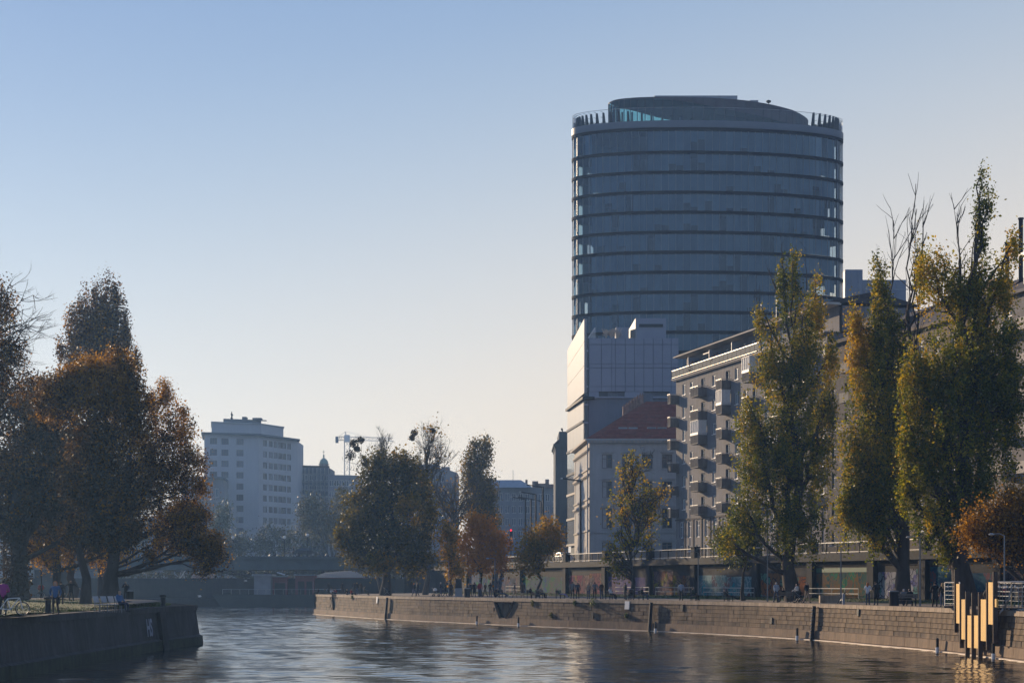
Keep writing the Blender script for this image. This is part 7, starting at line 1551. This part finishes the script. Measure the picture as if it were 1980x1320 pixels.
stroller(qpt(1218, .14), R(200), 'dark stroller left of the thin maple', cloth('brown')); stroller(qpt(1546, .05), R(60), 'black stroller held by the person in a white shirt', cloth('black')); stroller(qpt(843, .12), R(100), 'stroller with a white hood on the far quay', M_white); stroller(qpt(748, .14), R(100), 'dark stroller alone under the big olive tree', cloth('navy'))
# lamp posts
def quay_lamp(px, t_, ztop, label):
    p = qpt(px, t_) if t_ is not None else None; t = thing('quay_lamp', label, 'lamp post', tuple(p), 'thin lamp posts on the quays'); z = ztop
    MB().tube([p, (p.x, p.y, p.z + 1), (p.x, p.y, z)], [.075, .06, .04], 7).build('pole', M_steel, t); MB().tube([(p.x, p.y, z), (p.x - .35, p.y - .1, z + .12), (p.x - .75, p.y - .2, z + .1)], .03, 5).build('arm', M_steel, t)
    mb = MB(); mb.lathe((p.x - .85, p.y - .2, z + .05), [(.05, -.05), (.17, -.02), (.19, .04), (.06, .1)], 8); mb.build('lamp_head', M_galv, t)
for px, t_, D_, yt, lab in ((1350, .28, 0, 1068, 'thin quay lamp post before the turquoise graffiti'), (1484, .28, 0, 1060, 'thin quay lamp post left of the first big poplar'), (1626, .22, 0, 1057, 'thin quay lamp post behind the leaning bicycle'), (1779, .2, 0, 1040, 'thin quay lamp post left of the tallest poplar'), (1942, .2, 0, 1035, 'thin quay lamp post behind the mesh fence'), (868, .25, 0, 1085, 'thin quay lamp post left of the light pillar'), (957, .3, 0, 1080, 'thin quay lamp post right of the orange tree')):
    p = qpt(px, t_); quay_lamp(px, t_, PZ(yt, p.y), lab)
p = lpt(80, 1160); t = thing('quay_lamp', 'thin dark lamp pole on the left promontory', 'lamp post', tuple(p), 'thin lamp posts on the quays'); MB().tube([p, (p.x, p.y, p.z + 5.2)], [.08, .05], 7).build('pole', M_iron, t); MB().lathe((p.x, p.y, p.z + 5.2), [(.05, 0), (.2, .1), (.22, .3), (.1, .42)], 8).build('lamp_head', M_galv, t)
for px, yt, D, xa, lab in ((1122.5, 929, 225, 1083, 'tall street lamp with a long arm in front of the slim house'), (1050, 941, 244, 1013, 'nearest of the cluster of far street lamps, with the highest arm'), (1036, 955, 264, 1003, 'second far street lamp from the right'), (1027, 964, 280, 996, 'third far street lamp with a level arm'), (1016, 964.5, 290, 986, 'leftmost far street lamp'), (1046, 968, 300, 1020, 'far street lamp half hidden behind the second one')):
    x = PX(px, D); z = PZ(yt, D); t = thing('street_lamp', lab, 'street lamp', (x, D, STZ), 'tall street lamps along the embankment road')
    MB().tube([(x, D, STZ), (x, D, STZ + 1.2), (x, D, z)], [.17, .15, .11], 8).build('pole', M_iron, t); a = Vector((PX(xa + 5, D), D - .3, z + (929 - 925) / FPX * D)); MB().tube([(x, D, z - .03), a], [.09, .07], 6).build('arm', M_iron, t)
    mb = MB(); b_ = Vector((PX(xa, D), D - .4, a.z + .02)); mb.add([(a.x, a.y - .16, a.z - .06), (b_.x, b_.y - .12, b_.z - .05), (b_.x, b_.y + .12, b_.z - .05), (a.x, a.y + .16, a.z - .06), (a.x, a.y - .1, a.z + .1), (b_.x + .1, b_.y - .08, b_.z + .08), (b_.x + .1, b_.y + .08, b_.z + .08), (a.x, a.y + .1, a.z + .1)], [(0, 3, 2, 1), (4, 5, 6, 7), (0, 1, 5, 4), (1, 2, 6, 5), (2, 3, 7, 6), (3, 0, 4, 7)]); mb.build('lamp_head', M_galv, t)
# traffic light, lit red
p = Vector((PX(988, 252), 252, STZ)); t = thing('traffic_light', 'traffic light showing red left of the far street lamps', 'traffic light', tuple(p)); zl_ = PZ(1026, 252)
MB().tube([p, (p.x, p.y, zl_ + .1)], .06, 6).build('pole', M_iron, t); mb = MB(); mb.box(p.x - .17, p.x + .17, p.y - .3, p.y - .07, zl_ - .75, zl_ + .28); mb.build('housing', M_iron, t)
em = bpy.data.materials.new('red_lamp'); em.use_nodes = True; bb = em.node_tree.nodes['Principled BSDF']; bb.inputs['Base Color'].default_value = (.6, .02, .03, 1); bb.inputs['Emission Color'].default_value = (1, .04, .07, 1); bb.inputs['Emission Strength'].default_value = 2.2
for k, (m, nm) in enumerate(((em, 'red_lens'), (M_iron, 'amber_lens'), (M_iron, 'green_lens'))): MB().tube([(p.x, p.y - .3, zl_ + .1 - k * .32), (p.x, p.y - .36, zl_ + .1 - k * .32)], .135, 10).build(nm, m, t)
# cars
def car(p, rz, label, paint):
    t = thing('parked_car' if 'parked' in label else 'car', label, 'car', tuple(p), None); t.rotation_euler = (0, 0, rz); o0 = Vector(ORG[t.name]); q = lambda x, y, z: o0 + Vector((x, y, z))
    low = [(-2.1, .35), (-2.15, .62), (-2.0, .86), (-1.3, .95), (.95, .95), (1.9, .80), (2.12, .62), (2.1, .35)]; cab = [(-1.75, .90), (-1.15, 1.38), (-.3, 1.47), (.35, 1.42), (1.15, .93)]
    mb = MB(); n = len(low)
    for sy in (0, 1): pass
    L = [(x, y, z) for y, sc_ in ((-.86, 1), (.86, 1)) for x, z in low]; mb.add([q(*v) for v in L], [list(range(n)), list(range(2 * n - 1, n - 1, -1))] + [(i, n + i, n + (i + 1) % n, (i + 1) % n) for i in range(n)])
    mb.build('body', paint, t)
    mb = MB(); m_ = len(cab); L = [(x, s * (.80 - .16 * (z - .9) / .57), z) for s in (-1, 1) for x, z in cab]; mb.add([q(*v) for v in L], [(i, m_ + i, m_ + i + 1, i + 1) for i in range(m_ - 1)] + [list(range(m_)), list(range(2 * m_ - 1, m_ - 1, -1))]); mb.build('cabin', paint, t)
    for s in (-1, 1):
        mb = MB(); w2 = [(-1.35, 1.0), (-1.02, 1.32), (-.3, 1.40), (.3, 1.35), (.88, 1.0)]; mb.add([q(x, s * (.81 - .16 * (z - .9) / .57), z) for x, z in w2], [list(range(5)) if s < 0 else list(range(4, -1, -1))]); mb.build('side_window', M_pane, t)
    for a, b_ in (((1.08, .97), (.40, 1.39)), ((-1.70, .96), (-1.2, 1.34))):
        e = .02 if a[0] > 0 else -.02; mb = MB(); mb.add([q(a[0] + e, -.68, a[1] + .02), q(a[0] + e, .68, a[1] + .02), q(b_[0] + e, .58, b_[1] + .02), q(b_[0] + e, -.58, b_[1] + .02)], [(0, 1, 2, 3)]); mb.build('windscreen', M_pane, t)
    for x in (-1.32, 1.32):
        for s in (-1, 1):
            mb = MB(); mb.tube([q(x, s * .70, .32), q(x, s * .885, .32)], .32, 14); w_ = mb.build('wheel', M_iron, t); mb = MB(); mb.tube([q(x, s * .886, .32), q(x, s * .90, .32)], .2, 10); mb.build('rim', M_galv, w_)
    for s in (-1, 1):
        mb = MB(); mb.box(o0.x + 2.02, o0.x + 2.13, o0.y + s * .62 - .16, o0.y + s * .62 + .16, o0.z + .60, o0.z + .74); mb.build('headlight', M_galv, t); mb = MB(); mb.box(o0.x - 2.12, o0.x - 2.05, o0.y + s * .68 - .12, o0.y + s * .68 + .12, o0.z + .64, o0.z + .84); mb.build('tail_light', mat('tail_red', (.3, .02, .02), .3, .1, 2), t)
    return t
car(Vector((PX(591, 296), 296, 8.8)), 0, 'dark car with a gleaming roof line crossing the bridge', mat('dark_car_paint', (.03, .035, .04), .25, .1, 2, spec=.7))
pw = mat('white_car_paint', (.72, .72, .70), .3, .05, 2, spec=.6)
for px, D, m, lab in ((1078, 236, pw, 'white parked car behind the balustrade left of the slim house'), (968, 262, mat('maroon_car_paint', (.09, .03, .03), .3, .1, 2, spec=.6), 'dark maroon parked car behind the balustrade above the orange tree')):
    x = PX(px, D); u = FR.u; tcar = car(Vector((max(x, FR.p(FU(FR, px), 0, 0).x + 1.0), D, STZ)), math.atan2(u.y, u.x), lab, m); tcar['group'] = 'cars parked on the embankment road'
# ---- yellow board mooring structure
M_board = mat('yellow_board', (0.76, 0.45, 0.11), 0.6, 0.26, 1.4, 0.05, stretch=(1, 1, .25))
M_pile = mat('dark_pile', (0.085, 0.06, 0.045), 0.8, 0.3, 1.5, 0.2)
sE = lambda px: s_of_px(px)
ys_ = thing('boarded_dolphin', 'bright yellow boards fixed between dark piles in front of the quay wall', 'mooring structure', tuple(wp(sE(1888), .7, 0)))
SA, SB = sE(1846) + .3, sE(1921) + .9
def spx(px):
    """distance along the quay wall of the point 0.75 m in front of it seen in column px"""
    k = (px - CX) / FPX; best = None
    for s_ in np.arange(SA - 6, SB + 6, .02):
        p = wp(s_, .75, 1.5); e = abs(p.x - k * p.y)
        if best is None or e < best[0]: best = (e, s_)
    return best[1]
def pile(px, yt, yb):
    s_ = spx(px); p, d, n = along(s_); c = wp(s_, .75, 1.5); z1, z0 = PZ(yt, c.y), PZ(yb, c.y); mb = MB(); w_ = .05
    a = Vector((c.x, c.y)); lo = [a - d * w_ + n * .06, a + d * w_ + n * .06, a + d * w_ - n * .20, a - d * w_ - n * .20]
    mb.prism([(q.x, q.y) for q in lo], z0, z1); mb.build('pile', M_pile, ys_)
for px, yt, yb in ((1847, 1100, 1222), (1857.5, 1128, 1252), (1868.5, 1143, 1272), (1880.5, 1145, 1272), (1893.5, 1144, 1274), (1909, 1126, 1256), (1922, 1104, 1243)): pile(px, yt, yb)
for a, c, yt, yb in ((1849, 1855.5, 1128, 1204), (1859, 1866, 1158, 1235), (1870.5, 1878, 1189, 1251), (1883.5, 1891, 1189, 1252), (1896.5, 1907, 1158, 1238), (1911, 1921, 1125, 1206), (1923.5, 1926.5, 1157, 1173)):
    s0, s1 = spx(a), spx(c); p, d, n = along((s0 + s1) / 2); q0, q1 = wp(s0, .75, 1.5), wp(s1, .75, 1.5); z1, z0 = PZ(yt, q0.y), PZ(yb, q0.y)
    vs = [];
    for z in (z0, z1):
        for q, o_ in ((q0, .0), (q1, .0), (q1, -.12), (q0, -.12)): vs.append((q.x + n.x * o_, q.y + n.y * o_, z))
    mb = MB(); mb.add(vs, [(0, 3, 2, 1), (4, 5, 6, 7), (0, 1, 5, 4), (1, 2, 6, 5), (2, 3, 7, 6), (3, 0, 4, 7)]); mb.build('board', M_board, ys_)
for z in (.9, 2.1):
    mb = MB(); mb.tube([wp(spx(1857), .40, z), wp(spx(1909), .40, z)], .08, 4); mb.build('tie_beam', M_pile, ys_)
# ---- mesh fence panels beside it
def mesh_panel(a, b_, z0, z1, label, nx, nz):
    a, b_ = Vector(a), Vector(b_); t = thing('mesh_fence', label, 'fence panel', (a.x, a.y, z0), 'mesh fence panels by the yellow boards'); mb = MB()
    P = lambda f, z: (a.x + (b_.x - a.x) * f, a.y + (b_.y - a.y) * f, z)
    for f in (0, 1): mb.tube([P(f, z0), P(f, z1)], .04, 5)
    for z in (z0 + .05, z1): mb.tube([P(0, z), P(1, z)], .04, 5)
    mb.build('frame', M_galv, t); mb = MB()
    for k in range(1, nx): mb.tube([P(k / nx, z0), P(k / nx, z1)], .014, 3)
    for k in range(1, nz): z = z0 + (z1 - z0) * k / nz; mb.tube([P(0, z), P(1, z)], .014, 3)
    mb.build('wire_mesh', M_steel, t); mb = MB()
    for k in range(2): q = P(.2 + .5 * k, z1 - .28); mb.box(q[0] - .05, q[0] + .05, q[1] - .06, q[1] - .03, q[2] - .06, q[2] + .07)
    mb.build('clip', M_white, t)
    mb = MB(); q = P(.5, z0); mb.box(q[0] - .55, q[0] + .55, q[1] - .2, q[1] + .2, z0 - .0, z0 + .12); mb.build('foot_block', M_conc, t)
mesh_panel(qpt(1827, .02), qpt(1856, .015), QZ + .05, 4.42, 'small mesh panel left of the yellow boards', 4, 6); mesh_panel(qpt(1927, .02), qpt(1956, .05), QZ + .05, 4.44, 'first mesh panel right of the yellow boards', 5, 6); mesh_panel(qpt(1956, .05), qpt(1990, .10), QZ + .05, 4.46, 'second mesh panel at the right edge of the photo', 5, 6)
mesh_panel(qpt(1931, .10), qpt(1985, .04), QZ + .05, 4.38, 'mesh panel standing askew behind the first right-hand one', 7, 6)
t = thing('hanging_sheet', 'pale crumpled sheet hanging over the quay coping right of the yellow boards', 'sheet', tuple(wp(sE(1928), .2, 2.2))); mb = MB(); s_ = sE(1928)
for i in range(6):
    f0, f1 = i / 6, (i + 1) / 6; W_ = lambda f: .25 + .35 * math.sin(f * 2.6); x_ = lambda f: -.3 * f
    mb.quad(wp(s_ + x_(f1) - W_(f1) * .6, .35 + .06 * (i % 2), 2.75 - 1.5 * f1), wp(s_ + x_(f1) + W_(f1) * .6, .28, 2.75 - 1.5 * f1), wp(s_ + x_(f0) + W_(f0) * .6, .28, 2.75 - 1.5 * f0), wp(s_ + x_(f0) - W_(f0) * .6, .35 + .06 * ((i + 1) % 2), 2.75 - 1.5 * f0))
mb.build('cloth', cloth('white'), t)
t = thing('rope', 'heavy chain-like rope running from the fence down to the hanging sheet', 'rope', tuple(qpt(1958, .02))); MB().tube([qpt(1957, .02) + Vector((0, 0, 1.5)), qpt(1951, .015) + Vector((0, 0, .7)), wp(sE(1940), .1, 2.9), wp(sE(1930), .3, 2.6)], .05, 5).build('strand', M_galv, t)
# gulls over the water
for k, (px, py, D, lab) in enumerate(((475, 1123, 250, 'white gull gliding before the ship bow'), (386, 1153, 210, 'white gull low over the water left of the bridge'))):
    p = PT(px, py, D); t = thing('gull', lab, 'gull', tuple(p), 'gulls over the water'); mb = MB()
    mb.tube([p + Vector((-.22, 0, 0)), p + Vector((-.08, 0, .02)), p + Vector((.12, 0, .03)), p + Vector((.25, 0, .04))], [.02, .075, .07, .02], 7)
    for s in (-1, 1): mb.add([p + Vector((-.08, 0, .06)), p + Vector((.10, 0, .06)), p + Vector((.12, s * .35, .20)), p + Vector((-.10, s * .40, .19)), p + Vector((-.16, s * .72, .12)), p + Vector((.0, s * .7, .13))], [(0, 1, 2, 3), (3, 2, 5, 4)])
    o = mb.build('body', M_white, t)
# lettering sprayed on the left wall and the far quay wall, and the small wall lettering
def sprayed(txt, pos, rz, size, col, parent, tilt=0.0):
    cu = bpy.data.curves.new('sprayed_letters', 'FONT'); cu.body = txt; cu.size = size; cu.extrude = .004; cu.offset = size * .03; o = bpy.data.objects.new('sprayed_letters', cu); COL.objects.link(o)
    o.rotation_euler = (R(90) - tilt, 0, rz); bpy.context.view_layer.update(); me = bpy.data.meshes.new_from_object(o.evaluated_get(bpy.context.evaluated_depsgraph_get())); bpy.data.objects.remove(o)
    me.materials.clear(); me.materials.append(col); ob = bpy.data.objects.new('sprayed_letters', me); COL.objects.link(ob); ob.parent = parent; ob.location = Vector(pos) - ORG[parent.name]; ob.rotation_euler = (R(90) - tilt, 0, rz)
    return ob
sprayed('HS', (lgx(112.5) + .19, 110.8, 1.05), R(90), 1.5, mat('spray_pale', (.26, .28, .33), .7, .3, 1.5), lw, .1)
# ================================================================== HAZE: one closed box of thin air
hz = bpy.data.materials.new('haze_air'); hz.use_nodes = True; nt = hz.node_tree; nt.nodes.clear(); o = nt.nodes.new('ShaderNodeOutputMaterial')
pv = nt.nodes.new('ShaderNodeVolumePrincipled'); pv.inputs['Color'].default_value = (0.32, 0.57, 1.0, 1); pv.inputs['Density'].default_value = 0.00026; pv.inputs['Anisotropy'].default_value = 0.55
nt.links.new(pv.outputs[0], o.inputs['Volume'])
tag(MB().box(-1500, 1500, -250, 1500, -4.0, 96).build('haze', hz), kind='stuff')
